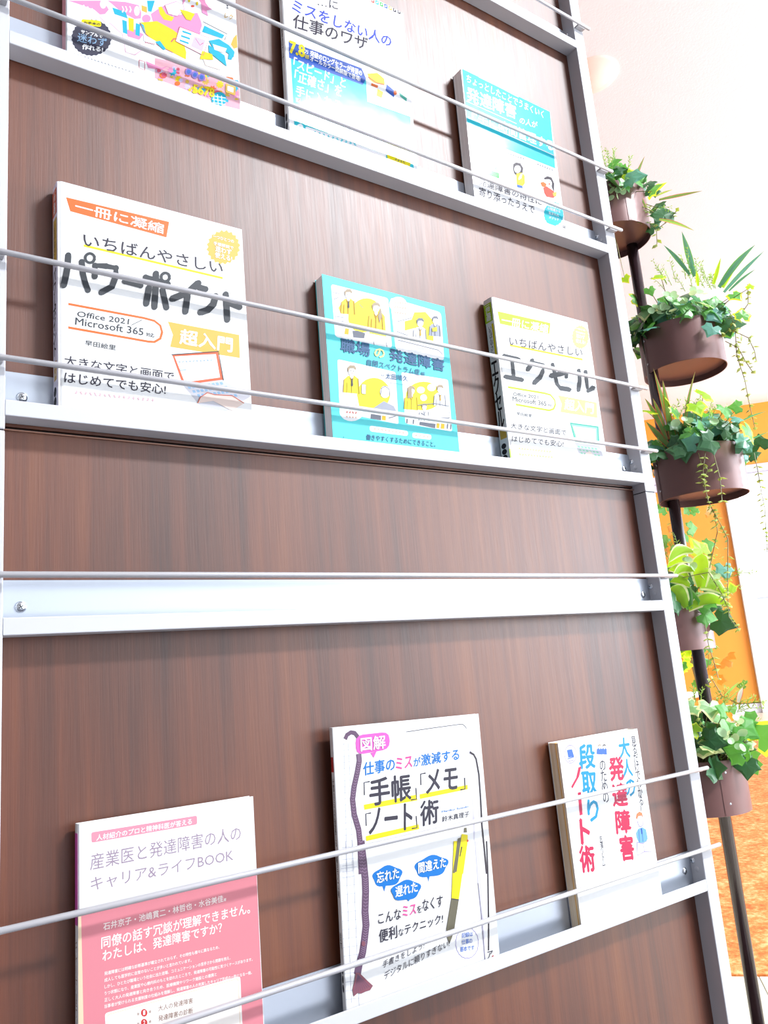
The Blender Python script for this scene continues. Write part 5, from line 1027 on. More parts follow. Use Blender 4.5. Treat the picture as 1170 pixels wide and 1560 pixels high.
  ['P',[52.9,53.3,52.7,52.4,52.3,51.7,51.6,51.3,50.7,51.2,49.8,51.5,49,52,48.3,52.8,47.9,53.7,47.8,54.7,47.9,55.6,48.4,56.3,49.1,56.7,49.9,56.8,50.8,56.5,51.7,56,52.3,55.2,52.8,54.3],'red2',6],
  ['T','2',49.6,52.7,1.5,-.1,.1,3,'white',7,.03],
  ['T','第',44.6,53.5,2.1,-.2,0,2,'brown',6,0],
  ['T','章',54,52.6,2.1,-.2,0,2,'brown',6,0],
  ['T','発達障害の診断',61.7,51.8,28.7,-1.7,.1,4.1,'brown',6,0],
 ],
 'B8': [
  ['T','仕事の',33.1,211.2,38.4,1.2,.5,12.4,'blue5',3,.02],
  ['T','ミス',72.7,212.4,20.6,1,1,11.4,'hot',3,.03],
  ['T','が',95.1,213.4,9,.1,.8,8.6,'blue5',3,.02],
  ['T','激減する',105.3,212.9,51.4,1.2,.6,11.4,'blue5',3,.02],
  ['P',[31.4,184.2,96,185.7,97.2,180,31.9,179.5],'yellow',2],
  ['P',[100.3,185.5,165.3,187.2,165,182.7,100.3,180.9],'yellow',2],
  ['P',[31.7,155.2,96.4,156.9,96.8,152.3,31.9,150.6],'yellow',2],
  ['L',[32.8,193,33.3,204.8,40.1,205],.99,'ink',3],
  ['T','手帳',38.8,181.7,50.4,-.1,1,25.3,'ink',3,.022],
  ['L',[96.2,192.3,96,181.4,88.7,181.4],1.08,'ink',3],
  ['L',[102.9,194.2,103.5,205.1,110.1,205.4],1.09,'ink',3],
  ['T','メモ',109,184.8,41.9,0,2.6,22.8,'ink',3,.022],
  ['L',[161.9,194.9,161.3,183.5,154.7,183.3],1.18,'ink',3],
  ['L',[32.9,164.4,33.3,175.5,39.5,175.6],.99,'ink',3],
  ['T','ノート',35.7,155.9,52.1,-2.1,2.2,24.4,'ink',3,.022],
  ['L',[94.1,165.3,94,154,87.5,154],1.07,'ink',3],
  ['T','術',98.7,154.6,23.5,.3,1.8,23.6,'ink',3,.022],
  ['T','Mariko Suzuki',127.2,163.8,36.5,.6,.2,2,'blue5',3,0],
  ['T','鈴木真理子',126.7,154.6,37.3,.5,.6,5.6,'ink',3,0],
  ['P',[26,243.4,27,247.3,30,249.7,34.8,250.5,58.3,250.6,63.3,249.8,66.3,247.4,67.2,243.3,67.2,241,66,237,62.9,234.3,57.9,233.2,34.6,232,29.9,232.5,26.9,234.7,26,238.5],'hot2',3],
  ['P',[42.8,231.9,46.3,226.9,50.3,232.9],'hot2',3],
  ['T','図解',31.4,234.6,29.8,.3,.3,12.9,'white',5,.02],
  ['L',[88.7,248.6,124.3,249.8,159.3,250.6,165.3,250.5,169.1,247.7,170.3,245.4],.54,'ink',2],
  ['P',[172.2,245.3,175.4,244,170.8,142.6,167.1,122.9,168,143],'lilacp2',1],
  ['L',[172.2,220.4,177.7,217.2,180.5,212.2,182.5,196.4,182,172,180.6,144.6,181.1,120.7,181.3,95],1.92,'dkhair',2],
  ['L',[14.1,248,16.3,251.6,21.1,253.8,25.6,252.8,29.1,248.6],3.52,'ribbon',3],
  ['L',[28.8,232.5,29.2,226,26.1,215.2,21.7,203,18.9,190.8,19.9,176.7,24,162.2,24.8,151.4,24.5,136.2,24.3,122.1],5.18,'ribbon',2],
  ['L',[27.1,232.6,28.8,231.4,30.6,232.3],.44,'ribbonl',3],
  ['L',[27.1,231.4,28.8,230.1,30.7,231],.44,'ribbonl',3],
  ['L',[27.2,230.1,28.9,228.8,30.7,229.7],.44,'ribbonl',3],
  ['L',[27.3,228.8,29,227.5,30.8,228.4],.44,'ribbonl',3],
  ['L',[27.3,227.5,29,226.2,30.9,227.1],.44,'ribbonl',3],
  ['L',[27.4,226.2,29.1,224.9,31,225.8],.44,'ribbonl',3],
  ['L',[26.8,224,28.5,222.7,30.3,223.7],.43,'ribbonl',3],
  ['L',[26.2,221.9,27.8,220.6,29.7,221.5],.43,'ribbonl',3],
  ['L',[25.5,219.7,27.2,218.4,29.1,219.3],.43,'ribbonl',3],
  ['L',[24.9,217.5,26.6,216.2,28.4,217.2],.43,'ribbonl',3],
  ['L',[24.3,215.4,26,214.1,27.8,215],.43,'ribbonl',3],
  ['L',[23.4,212.9,25.1,211.6,26.9,212.5],.43,'ribbonl',3],
  ['L',[22.6,210.5,24.2,209.2,26.1,210.1],.43,'ribbonl',3],
  ['L',[21.7,208.1,23.4,206.8,25.2,207.7],.43,'ribbonl',3],
  ['L',[20.8,205.6,22.5,204.3,24.3,205.2],.43,'ribbonl',3],
  ['L',[20,203.2,21.6,201.9,23.4,202.8],.43,'ribbonl',3],
  ['L',[19.4,200.8,21.1,199.5,22.9,200.4],.43,'ribbonl',3],
  ['L',[18.8,198.3,20.5,197,22.3,197.9],.43,'ribbonl',3],
  ['L',[18.3,195.9,20,194.6,21.8,195.5],.43,'ribbonl',3],
  ['L',[17.7,193.5,19.4,192.2,21.2,193],.43,'ribbonl',3],
  ['L',[17.2,191,18.9,189.7,20.7,190.6],.43,'ribbonl',3],
  ['L',[17.4,188.2,19.1,186.9,20.9,187.8],.43,'ribbonl',3],
  ['L',[17.6,185.4,19.3,184.1,21.1,184.9],.43,'ribbonl',3],
  ['L',[17.8,182.6,19.5,181.3,21.3,182.1],.43,'ribbonl',3],
  ['L',[18,179.8,19.7,178.5,21.5,179.3],.43,'ribbonl',3],
  ['L',[18.2,176.9,19.9,175.6,21.7,176.5],.43,'ribbonl',3],
  ['L',[19,174.1,20.7,172.7,22.5,173.6],.43,'ribbonl',3],
  ['L',[19.8,171.2,21.5,169.9,23.3,170.7],.43,'ribbonl',3],
  ['L',[20.6,168.3,22.3,167,24.1,167.8],.43,'ribbonl',3],
  ['L',[21.4,165.4,23.1,164.1,24.9,164.9],.43,'ribbonl',3],
  ['L',[22.3,162.5,23.9,161.2,25.7,162],.43,'ribbonl',3],
  ['L',[22.4,160.3,24.1,159,25.9,159.8],.43,'ribbonl',3],
  ['L',[22.6,158.1,24.2,156.8,26,157.6],.43,'ribbonl',3],
  ['L',[22.7,156,24.4,154.6,26.2,155.5],.43,'ribbonl',3],
  ['L',[22.9,153.8,24.6,152.5,26.4,153.3],.43,'ribbonl',3],
  ['L',[23.1,151.6,24.7,150.3,26.5,151.1],.43,'ribbonl',3],
  ['L',[23,148.6,24.7,147.3,26.5,148],.43,'ribbonl',3],
  ['L',[22.9,145.5,24.6,144.2,26.4,145],.43,'ribbonl',3],
  ['L',[22.9,142.5,24.5,141.2,26.3,141.9],.43,'ribbonl',3],
  ['L',[22.8,139.5,24.5,138.1,26.3,138.9],.43,'ribbonl',3],
  ['L',[22.8,136.4,24.4,135.1,26.2,135.9],.43,'ribbonl',3],
  ['L',[22.7,133.6,24.4,132.3,26.2,133.1],.43,'ribbonl',3],
  ['L',[22.7,130.8,24.3,129.5,26.1,130.2],.42,'ribbonl',3],
  ['L',[22.7,128,24.3,126.7,26.1,127.4],.42,'ribbonl',3],
  ['L',[22.6,125.2,24.3,123.9,26,124.6],.42,'ribbonl',3],
  ['L',[7.1,248.9,20.8,249],.25,'greyl',1],
  ['L',[7,243.2,20.6,243.2],.25,'greyl',1],
  ['L',[6.8,237.5,20.3,237.5],.25,'greyl',1],
  ['L',[6.6,231.8,20,231.7],.25,'greyl',1],
  ['L',[6.4,226.1,19.8,226],.25,'greyl',1],
  ['L',[6.3,220.5,19.5,220.3],.25,'greyl',1],
  ['L',[6.1,214.8,19.3,214.7],.25,'greyl',1],
  ['L',[5.9,209.2,19,209],.25,'greyl',1],
  ['L',[5.7,203.7,18.8,203.4],.25,'greyl',1],
  ['L',[5.6,198.1,18.5,197.8],.25,'greyl',1],
  ['L',[5.4,192.5,18.2,192.2],.25,'greyl',1],
  ['L',[5.2,187,18,186.6],.25,'greyl',1],
  ['L',[5,181.5,17.7,181],.25,'greyl',1],
  ['L',[4.9,176,17.5,175.5],.25,'greyl',1],
  ['L',[4.7,170.5,17.2,170],.25,'greyl',1],
  ['L',[4.5,165.1,17,164.5],.25,'greyl',1],
  ['L',[4.3,159.6,16.7,159],.25,'greyl',1],
  ['L',[4.2,154.2,16.5,153.5],.25,'greyl',1],
  ['L',[4,148.8,16.2,148.1],.25,'greyl',1],
  ['L',[3.8,143.4,16,142.7],.24,'greyl',1],
  ['L',[3.7,138.1,15.7,137.3],.24,'greyl',1],
  ['L',[3.5,132.7,15.5,131.9],.24,'greyl',1],
  ['L',[3.3,127.4,15.2,126.5],.24,'greyl',1],
  ['L',[3.2,122.1,15,121.2],.24,'greyl',1],
  ['L',[17.3,243.2,17.5,192.6,14.5,123.8],.31,'greyl',1],
  ['L',[12.5,246.8,8.5,124.8],.25,'greyl',1],
  ['P',[151.7,139.5,159.6,137.2,158.4,129.3,149.2,100.5,137.2,102.6],'yellow',3],
  ['P',[155.6,144.8,158.8,144.7,159,139.9,154.6,140.6],'olive',3],
  ['P',[146.2,135.8,150.4,136.2,140.5,104.1,135.3,104.2],'olive',4],
  ['P',[149.4,127.3,150.8,126.8,147,117.8,145.9,118],'ink',4],
  ['P',[159.9,131.4,159.4,130.5,158.6,130.3,157.8,130.8,157.6,131.8,158,132.6,158.9,132.9,159.6,132.4],'red',4],
  ['L',[26,151.5,27.2,136,28.4,117.6,28.1,105.7,26.1,88.2,26.4,76.3,23.6,63.7,21,54.1,16.6,45,13.9,37.1],6.65,'ribbon',2],
  ['L',[23.5,151.9,25.9,150.3,28.5,151.1],.43,'ribbonl',3],
  ['L',[23.7,149.3,26.1,147.7,28.7,148.5],.43,'ribbonl',3],
  ['L',[23.9,146.7,26.3,145.1,28.9,145.9],.43,'ribbonl',3],
  ['L',[24.1,144.1,26.5,142.5,29.1,143.3],.43,'ribbonl',3],
  ['L',[24.3,141.6,26.7,140,29.3,140.8],.43,'ribbonl',3],
  ['L',[24.5,139,26.9,137.4,29.5,138.2],.43,'ribbonl',3],
  ['L',[24.7,136.4,27.1,134.8,29.7,135.6],.43,'ribbonl',3],
  ['L',[24.9,133.3,27.3,131.7,29.9,132.5],.43,'ribbonl',3],
  ['L',[25.1,130.3,27.5,128.7,30.1,129.5],.43,'ribbonl',3],
  ['L',[25.3,127.2,27.7,125.6,30.3,126.4],.43,'ribbonl',3],
  ['L',[25.5,124.2,27.9,122.5,30.5,123.3],.43,'ribbonl',3],
  ['L',[25.7,121.1,28.1,119.5,30.7,120.2],.43,'ribbonl',3],
  ['L',[25.9,118.1,28.3,116.4,30.9,117.2],.43,'ribbonl',3],
  ['L',[25.9,116.1,28.3,114.4,30.9,115.2],.43,'ribbonl',3],
  ['L',[25.8,114.1,28.2,112.4,30.8,113.2],.43,'ribbonl',3],
  ['L',[25.8,112.1,28.2,110.4,30.8,111.2],.43,'ribbonl',3],
  ['L',[25.8,110.1,28.1,108.4,30.7,109.2],.43,'ribbonl',3],
  ['L',[25.7,108.1,28.1,106.5,30.7,107.2],.43,'ribbonl',3],
  ['L',[25.7,106.1,28.1,104.5,30.6,105.2],.42,'ribbonl',3],
  ['L',[25.3,103.2,27.7,101.5,30.3,102.3],.42,'ribbonl',3],
  ['L',[25,100.3,27.4,98.6,29.9,99.3],.42,'ribbonl',3],
  ['L',[24.7,97.3,27,95.7,29.6,96.4],.42,'ribbonl',3],
  ['L',[24.3,94.4,26.7,92.8,29.3,93.5],.42,'ribbonl',3],
  ['L',[24,91.5,26.4,89.9,28.9,90.6],.42,'ribbonl',3],
  ['L',[23.7,88.6,26,87,28.6,87.7],.42,'ribbonl',3],
  ['L',[23.7,86.7,26.1,85,28.6,85.7],.42,'ribbonl',3],
  ['L',[23.8,84.7,26.1,83,28.7,83.7],.42,'ribbonl',3],
  ['L',[23.8,82.7,26.2,81.1,28.7,81.7],.42,'ribbonl',3],
  ['L',[23.9,80.7,26.2,79.1,28.8,79.7],.42,'ribbonl',3],
  ['L',[23.9,78.8,26.3,77.1,28.8,77.8],.42,'ribbonl',3],
  ['L',[24,76.8,26.3,75.1,28.9,75.8],.42,'ribbonl',3],
  ['L',[23.5,74.7,25.9,73,28.4,73.7],.42,'ribbonl',3],
  ['L',[23,72.6,25.4,70.9,27.9,71.6],.42,'ribbonl',3],
  ['L',[22.6,70.5,24.9,68.8,27.5,69.5],.42,'ribbonl',3],
  ['L',[22.1,68.4,24.5,66.7,27,67.4],.42,'ribbonl',3],
  ['L',[21.6,66.3,24,64.6,26.5,65.3],.42,'ribbonl',3],
  ['L',[21.2,64.2,23.5,62.6,26,63.2],.42,'ribbonl',3],
  ['L',[20.8,62.6,23.1,60.9,25.6,61.6],.42,'ribbonl',3],
  ['L',[20.3,61,22.7,59.3,25.2,60],.42,'ribbonl',3],
  ['L',[19.9,59.4,22.2,57.7,24.7,58.4],.42,'ribbonl',3],
  ['L',[19.5,57.8,21.8,56.1,24.3,56.8],.42,'ribbonl',3],
  ['L',[19,56.2,21.4,54.6,23.9,55.2],.42,'ribbonl',3],
  ['L',[18.6,54.6,21,53,23.5,53.6],.42,'ribbonl',3],
  ['L',[17.9,53.1,20.2,51.4,22.7,52],.42,'ribbonl',3],
  ['L',[17.2,51.6,19.5,49.9,22,50.5],.42,'ribbonl',3],
  ['L',[16.4,50.1,18.8,48.4,21.2,49],.42,'ribbonl',3],
  ['L',[15.7,48.6,18,46.9,20.5,47.5],.42,'ribbonl',3],
  ['L',[15,47.1,17.3,45.4,19.8,46],.41,'ribbonl',3],
  ['P',[12.1,38.9,16.1,37.7,22.8,30.7,30.2,23.5,26.7,20.5,22,20.6,16.4,20.1,13.2,21.6,8.6,19.7,7.6,25.8,10.2,32.3],'ribbonr',3],
  ['L',[13.9,37.1,9.1,21.5],.38,'ribbon',4],
  ['L',[13.9,37.1,11.5,21.8],.38,'ribbon',4],
  ['L',[13.9,37.1,13.9,22],.38,'ribbon',4],
  ['L',[13.9,37.1,16.4,22.3],.38,'ribbon',4],
  ['L',[13.9,37.1,18.8,22.5],.38,'ribbon',4],
  ['L',[13.9,37.1,21.3,22.8],.38,'ribbon',4],
  ['L',[13.9,37.1,23.7,23.1],.38,'ribbon',4],
  ['L',[13.9,37.1,26.2,23.3],.38,'ribbon',4],
  ['P',[24.4,60.9,24,59.8,23.1,59.2,22,59.1,20.9,59.7,20.1,60.7,19.9,61.9,20.3,63,21.1,63.6,22.3,63.7,23.4,63.1,24.1,62.1],'ribbonr',4],
  ['L',[2.3,146.1,20.3,145],.24,'greyl',1],
  ['L',[2.1,138.3,19.9,137.2],.24,'greyl',1],
  ['L',[1.9,130.6,19.6,129.4],.24,'greyl',1],
  ['L',[1.6,122.9,19.3,121.6],.24,'greyl',1],
  ['L',[1.4,115.3,18.9,113.9],.24,'greyl',1],
  ['L',[1.2,107.7,18.6,106.2],.24,'greyl',1],
  ['L',[1,100.1,18.3,98.6],.24,'greyl',1],
  ['L',[.8,92.5,17.9,90.9],.24,'greyl',1],
  ['L',[.6,85,17.6,83.4],.24,'greyl',1],
  ['L',[.4,77.6,17.3,75.8],.24,'greyl',1],
  ['L',[.3,70.1,16.9,68.3],.24,'greyl',1],
  ['L',[.3,62.7,16.6,60.8],.24,'greyl',1],
  ['L',[.3,55.4,16.3,53.4],.24,'greyl',1],
  ['L',[.3,48,16,46],.24,'greyl',1],
  ['L',[.3,40.7,15.6,38.7],.24,'greyl',1],
  ['L',[.3,33.5,15.3,31.3],.24,'greyl',1],
  ['L',[.3,26.2,15,24],.24,'greyl',1],
  ['L',[.3,19,14.7,16.8],.24,'greyl',1],
  ['L',[16.4,153,14.1,8.8],.31,'greyl',1],
  ['L',[8.5,154.2,6.1,15],.25,'greyl',1],
  ['P',[140.1,134.1,157.8,131.4,140.7,77.7,131.2,80.3],'yellow',3],
  ['P',[144.6,133.4,148.2,132.9,138.2,103.6,135.9,103.3],'olive',4],
  ['P',[131.2,80.3,140.7,77.4,131.9,51.6,128.2,44.5,123.9,38.9,121.8,45.9,121.7,53.7],'olive',3],
  ['L',[131.1,80,140.7,77.2],.67,'ink',4],
  ['P',[72.5,115.3,71.7,113.6,70.3,112.2,69.1,110.8,68.1,109.4,67.1,107.8,65.3,106.5,62.5,105.7,59.3,105.7,56.1,106,53.3,106.4,50.4,106.6,47.4,106.8,44.2,107.3,41.6,108.4,40,110,39.3,111.7,38.8,113.2,38.1,114.7,37.1,116.3,36.6,118,37.2,119.6,39,120.9,41.7,121.8,44.3,122.4,46.7,123.1,49,123.9,51.8,124.7,55,124.9,58.1,124.3,60.8,123.2,63,121.9,65.1,120.8,67.6,119.8,70.1,118.6,72,117],'blue5',2],
  ['P',[47.5,107.9,51.8,107.1,49.4,101.7,48.1,105.3],'blue5',2],
  ['P',[131.4,115,130.4,113.3,128.6,111.7,127,110.3,125.8,108.7,124.5,107,122.2,105.6,118.8,104.8,114.8,104.7,110.9,105.1,107.4,105.5,104,105.7,100.2,105.9,96.4,106.5,93.3,107.7,91.3,109.3,90.5,111.1,90,112.8,89.2,114.4,88,116.1,87.5,117.9,88.3,119.7,90.6,121.1,93.9,122,97.1,122.6,100,123.4,103,124.3,106.4,125.1,110.3,125.4,114.1,124.8,117.4,123.6,120,122.2,122.6,121,125.6,119.9,128.7,118.6,130.9,116.9],'blue5',2],
  ['P',[100.5,107.4,105.8,106.4,103.5,100.8,103,104.5],'blue5',2],
  ['P',[94,98.3,93.1,96.7,91.7,95.3,90.4,94.1,89.4,92.7,88.3,91.2,86.4,89.9,83.6,89.2,80.3,89.1,77.1,89.5,74.1,90,71.2,90.2,68.1,90.4,64.9,90.9,62.2,92,60.6,93.6,59.9,95.2,59.4,96.7,58.6,98.2,57.7,99.7,57.1,101.4,57.8,103,59.7,104.2,62.4,105,65.2,105.6,67.6,106.2,70,107,72.9,107.7,76.1,107.9,79.3,107.3,82.1,106.2,84.3,104.9,86.5,103.8,89,102.8,91.6,101.6,93.4,100.1],'blue5',3],
  ['P',[75.8,90,79.9,89.9,77.4,87.6,76.3,89.1],'blue5',3],
  ['T','忘れた',41.2,110.8,26.5,.2,.4,9.8,'white',5,.02],
  ['T','間違えた',91.7,110.9,35.4,0,.5,10,'white',5,.02],
  ['T','遅れた',62,94.2,27,.2,.4,9.4,'white',5,.02],
  ['T','こんな',40.2,74.4,27,-.4,.3,9.5,'ink',3,.012],
  ['T','ミス',69.2,75.2,16.3,-.2,.6,9.3,'hot',3,.025],
  ['T','を',86.6,74.8,5.9,.1,.6,6.7,'ink',3,.012],
  ['T','なくす',93.8,75.2,25.7,-.3,.6,10.8,'ink',3,.012],
  ['T','便利',40.1,58.1,21.2,.2,.3,11.2,'ink',3,.015],
  ['T','な',62.7,59,6.1,-.1,.5,6.5,'ink',3,.012],
  ['T','テクニック!',70,58.9,48,.9,.7,8.6,'ink',3,.015],
  ['T','手書きをしよう!',41.9,35.6,50.3,6.2,1.2,6,'ink',3,-.01],
  ['T','デジタルに頼りすぎない!',43,25.1,80.9,11.7,.9,7,'ink',3,-.01],
  ['L',[161.9,31.8,162.1,29.5,160.6,27.7,160.1,25.5,158.1,24.3,156.8,22.5,154.5,21.9,152.7,20.7,150.2,20.8,148,20.4,145.6,21.2,143.3,21.4,141.3,22.8,138.9,23.8,137.5,25.7,135.4,27.2,134.7,29.4,133.1,31.4,133.1,33.7,132.1,36,132.8,38.1,132.6,40.4,134,42.2,134.5,44.3,136.4,45.6,137.7,47.4,140,48,141.8,49.2,144.2,49.2,146.5,49.7,148.8,48.9,151.2,48.7,153.3,47.3,155.6,46.4,157.1,44.5,159.2,42.9,160,40.7,161.7,38.6,161.7,36.3,162.6,34,161.9,31.8],.41,'lilac',2],
  ['T','記録は',140.7,41.1,14.5,-1.5,.5,4.6,'blue',3,0],
  ['T','仕事の',140,35,13.8,-1.4,.5,4.6,'blue',3,0],
  ['T','基本です',137.1,28.8,18.7,-2.1,.5,4.6,'blue',3,0],
  ['P',[168.8,129.7,175.1,128.8,170,14.9,168.1,14.6,167.9,88.2],'lilacp2',1],
  ['L',[168.1,88.2,169.2,60.1,169,14.2],.58,'ink',2],
  ['L',[185.2,127.2,183,93.8,178,45.4,175,21.8],1.68,'dkhair',2],
  ['T','ア',171.8,14.5,7.4,-.4,1.3,6.7,'ink',3,0],
  ['P',[176.3,13.2,180.5,17,180.4,12.3],'red2',3],
 ],
 'B9': [
  ['T','見\nる\nだ\nけ\nで\nわ\nか\nる\n！',129.1,108.7,9.1,-.6,3.4,93.6,'ink',3,.02],
  ['T','大',105.2,178.3,20.5,-.5,2.8,24.3,'cyan3',3,.03],
  ['T','人',106.9,155.9,18.6,-.9,2.1,20.9,'cyan3',3,.03],
  ['T','の',105,133.1,19.2,-1.3,4.5,19.4,'cyan3',3,.03],
  ['T','発',82.2,155.1,26.2,-1.6,2.7,26.9,'crim',3,.04],
  ['T','達',81.5,125.4,26.6,-2.6,2.5,25.9,'crim',3,.04],
  ['T','障',80.4,94,26.5,-2.6,2.6,25.9,'crim',3,.04],
  ['T','害',82.6,62.9,23.7,-2.6,1.1,27.7,'crim',3,.04],
  ['T','の\nた\nめ\nの',64.5,132.3,10.4,-.8,2.8,48.9,'ink',3,.015],
  ['T','段',31.4,176.1,27.3,-1.6,3.1,27.5,'cyan3',3,.035],
  ['T','取',30.8,146.2,25.2,-1.8,2.2,26,'cyan3',3,.035],
  ['T','り',33.9,115.8,18.9,-1,2.5,24,'cyan3',3,.035],
  ['P',[29.3,178.5,34.5,179,28.5,168.3,14.2,156.4,12.9,159.1,23.3,167.8],'crim',4],
  ['P',[22.4,150.7,28,150.7,25.9,125.3,20.5,125.1],'crim',3],
  ['T','ト',17.5,94.2,14.6,-1.5,2.4,26.7,'crim',3,.05],
  ['T','術',10.7,64.1,24.2,-2.9,1.5,28.3,'crim',3,.035],
  ['L',[29,193.8,27.9,190.9,26.1,188.4,23.5,186.4,20.6,185.3,17.6,185,14.6,185.6,12.1,187.1,10.2,189.3,9,192,8.7,195,9.3,198,10.8,200.7,13,203,15.7,204.6,18.7,205.3,21.8,205.1,24.6,204,26.9,202.2,28.4,199.7,29.2,196.7,29,193.7],.62,'lilac',2],
  ['P',[13.7,200.5,22.5,200.5,24.5,191.9,14.4,191.6],'blue',3],
  ['L',[12.9,190.3,24.4,191.5],.91,'blue',3],
  ['L',[13.6,187.6,22.4,187.7],.61,'lilac',3],
  ['L',[84.2,193.9,83.1,191.2,81.4,188.8,79.2,187,76.6,185.9,73.9,185.6,71.4,186.2,69.2,187.5,67.5,189.5,66.6,192,66.4,194.8,67,197.6,68.4,200.1,70.4,202.2,72.8,203.7,75.5,204.4,78.2,204.3,80.6,203.3,82.5,201.6,83.8,199.3,84.4,196.6,84.1,193.8],.66,'rosep',2],
  ['P',[68.7,195.9,72.9,195.5,75.1,193.9,74.4,187.5,64.3,189.5,65.9,194.7],'blue',3],
  ['P',[70.4,196.8,72.4,196.5,72.1,194.8,70.8,194.1,69.9,195.2],'white',4],
  ['P',[74,197.3,73.6,196.5,72.8,195.9,71.7,195.6,70.6,195.8,69.7,196.3,69.2,197,69.1,197.9,69.6,198.7,70.4,199.3,71.5,199.6,72.6,199.5,73.5,199,74,198.2],'white',4],
  ['P',[68.8,197.8,68.9,199.2,70.9,200.1,73.6,199.7,74.7,198.4,74.1,197.6,72.8,198.5,70.3,198.7,69.3,197.4],'hair',5],
  ['L',[70.7,197.7,71.2,197.7],.37,'ink',5],
  ['L',[72.3,197.4,72.8,197.4],.37,'ink',5],
  ['L',[71,196.6,72,196.5],.25,'coral',5],
  ['P',[77.1,194.8,81.4,194.5,83.6,192.9,82.9,186.4,72.7,188.4,74.3,193.7],'blue',3],
  ['P',[78.8,195.8,80.8,195.5,80.6,193.7,79.3,193.1,78.4,194.2],'white',4],
  ['P',[82.5,196.3,82.1,195.4,81.2,194.8,80.2,194.6,79.1,194.7,78.2,195.2,77.6,196,77.6,196.9,78,197.7,78.8,198.3,79.9,198.6,81,198.5,81.9,198,82.5,197.2],'white',4],
  ['P',[77.3,196.8,77.3,198.2,79.3,199.1,82,198.7,83.1,197.4,82.6,196.6,81.3,197.5,78.8,197.7,77.7,196.4],'dkhair',5],
  ['L',[79.2,196.7,79.7,196.6],.37,'ink',5],
  ['L',[80.8,196.4,81.3,196.4],.38,'ink',5],
  ['L',[79.4,195.6,80.4,195.5],.25,'coral',5],
  ['T','吉\n濱\nツ\nト\nム',47.4,63.4,5.6,-.7,1.1,34.3,'ink',3,0],
  ['L',[57.8,98.6,57.7,96.3],.28,'greyb',3],
  ['L',[58.1,98.8,57.9,98],.25,'greyb',3],
  ['L',[57.7,95.4,57.6,92.9],.28,'greyb',3],
  ['L',[58,95.5,57.8,94.7],.25,'greyb',3],
  ['L',[57.6,92.1,57.5,89.7],.28,'greyb',3],
  ['L',[57.8,92.2,57.7,91.5],.25,'greyb',3],
  ['L',[57.6,89,57.3,86.4],.28,'greyb',3],
  ['L',[57.7,89,57.6,88.2],.25,'greyb',3],
  ['L',[57.3,85.2,57.4,83.7],.28,'greyb',3],
  ['L',[57.6,85.8,57.5,85],.25,'greyb',3],
  ['L',[57.2,81.8,57.3,80.6],.28,'greyb',3],
  ['L',[57.5,82.5,57.4,81.7],.25,'greyb',3],
  ['L',[57.2,78.9,57.1,77],.28,'greyb',3],
  ['L',[57.4,79.3,57.3,78.5],.25,'greyb',3],
  ['L',[57.1,75.7,57,73.8],.28,'greyb',3],
  ['L',[57.3,76,57.1,75.3],.25,'greyb',3],
  ['L',[56.9,72.2,56.9,70.8],.28,'greyb',3],
  ['L',[57.2,72.8,57,72],.25,'greyb',3],
  ['P',[115.5,88.6,120.3,92.6,128.2,93.3,135,89.4,135.8,78.2,128.9,74.8,118,77.2,115.3,83.6],'blueill',3],
  ['P',[131.9,99.7,130.9,97.6,129.3,96,127.2,95,125.1,94.9,123.1,95.7,121.7,97.3,121,99.3,121.1,101.6,122,103.7,123.6,105.3,125.7,106.3,127.9,106.4,129.8,105.6,131.3,104,132,102],'white',4],
  ['L',[121.2,102,122.5,95.8,126.7,94.2,130.6,96.1,132.2,101.2],.68,'lilac',5],
  ['P',[119.2,105.5,121.8,110.4,127.5,112,132.2,109.7,132.7,103.2,130.8,106.7,124.6,107.3,121,104.1],'orange2',5],
  ['P',[125.1,92.4,127.9,92.3,127.1,86.1,124.9,85.5],'blue3',5],
  ['L',[127.5,90.7,125.9,76.8],.69,'blue3',5],
  ['L',[121.4,91.4,119.4,77.4],.68,'blue3',5],
  ['P',[114.6,77.9,125.6,75.4,138.4,77.3,138.2,62.5,125.7,63.2,112.2,63.3],'white',4],
  ['L',[114.6,77.9,112.2,63.3,126.2,65.2,138.2,62.5,138.4,77.3,125.4,74.8,114.6,77.9],.67,'lilac',5],
  ['L',[125.4,74.8,126,64.2],.68,'lilac',5],
 ],
}
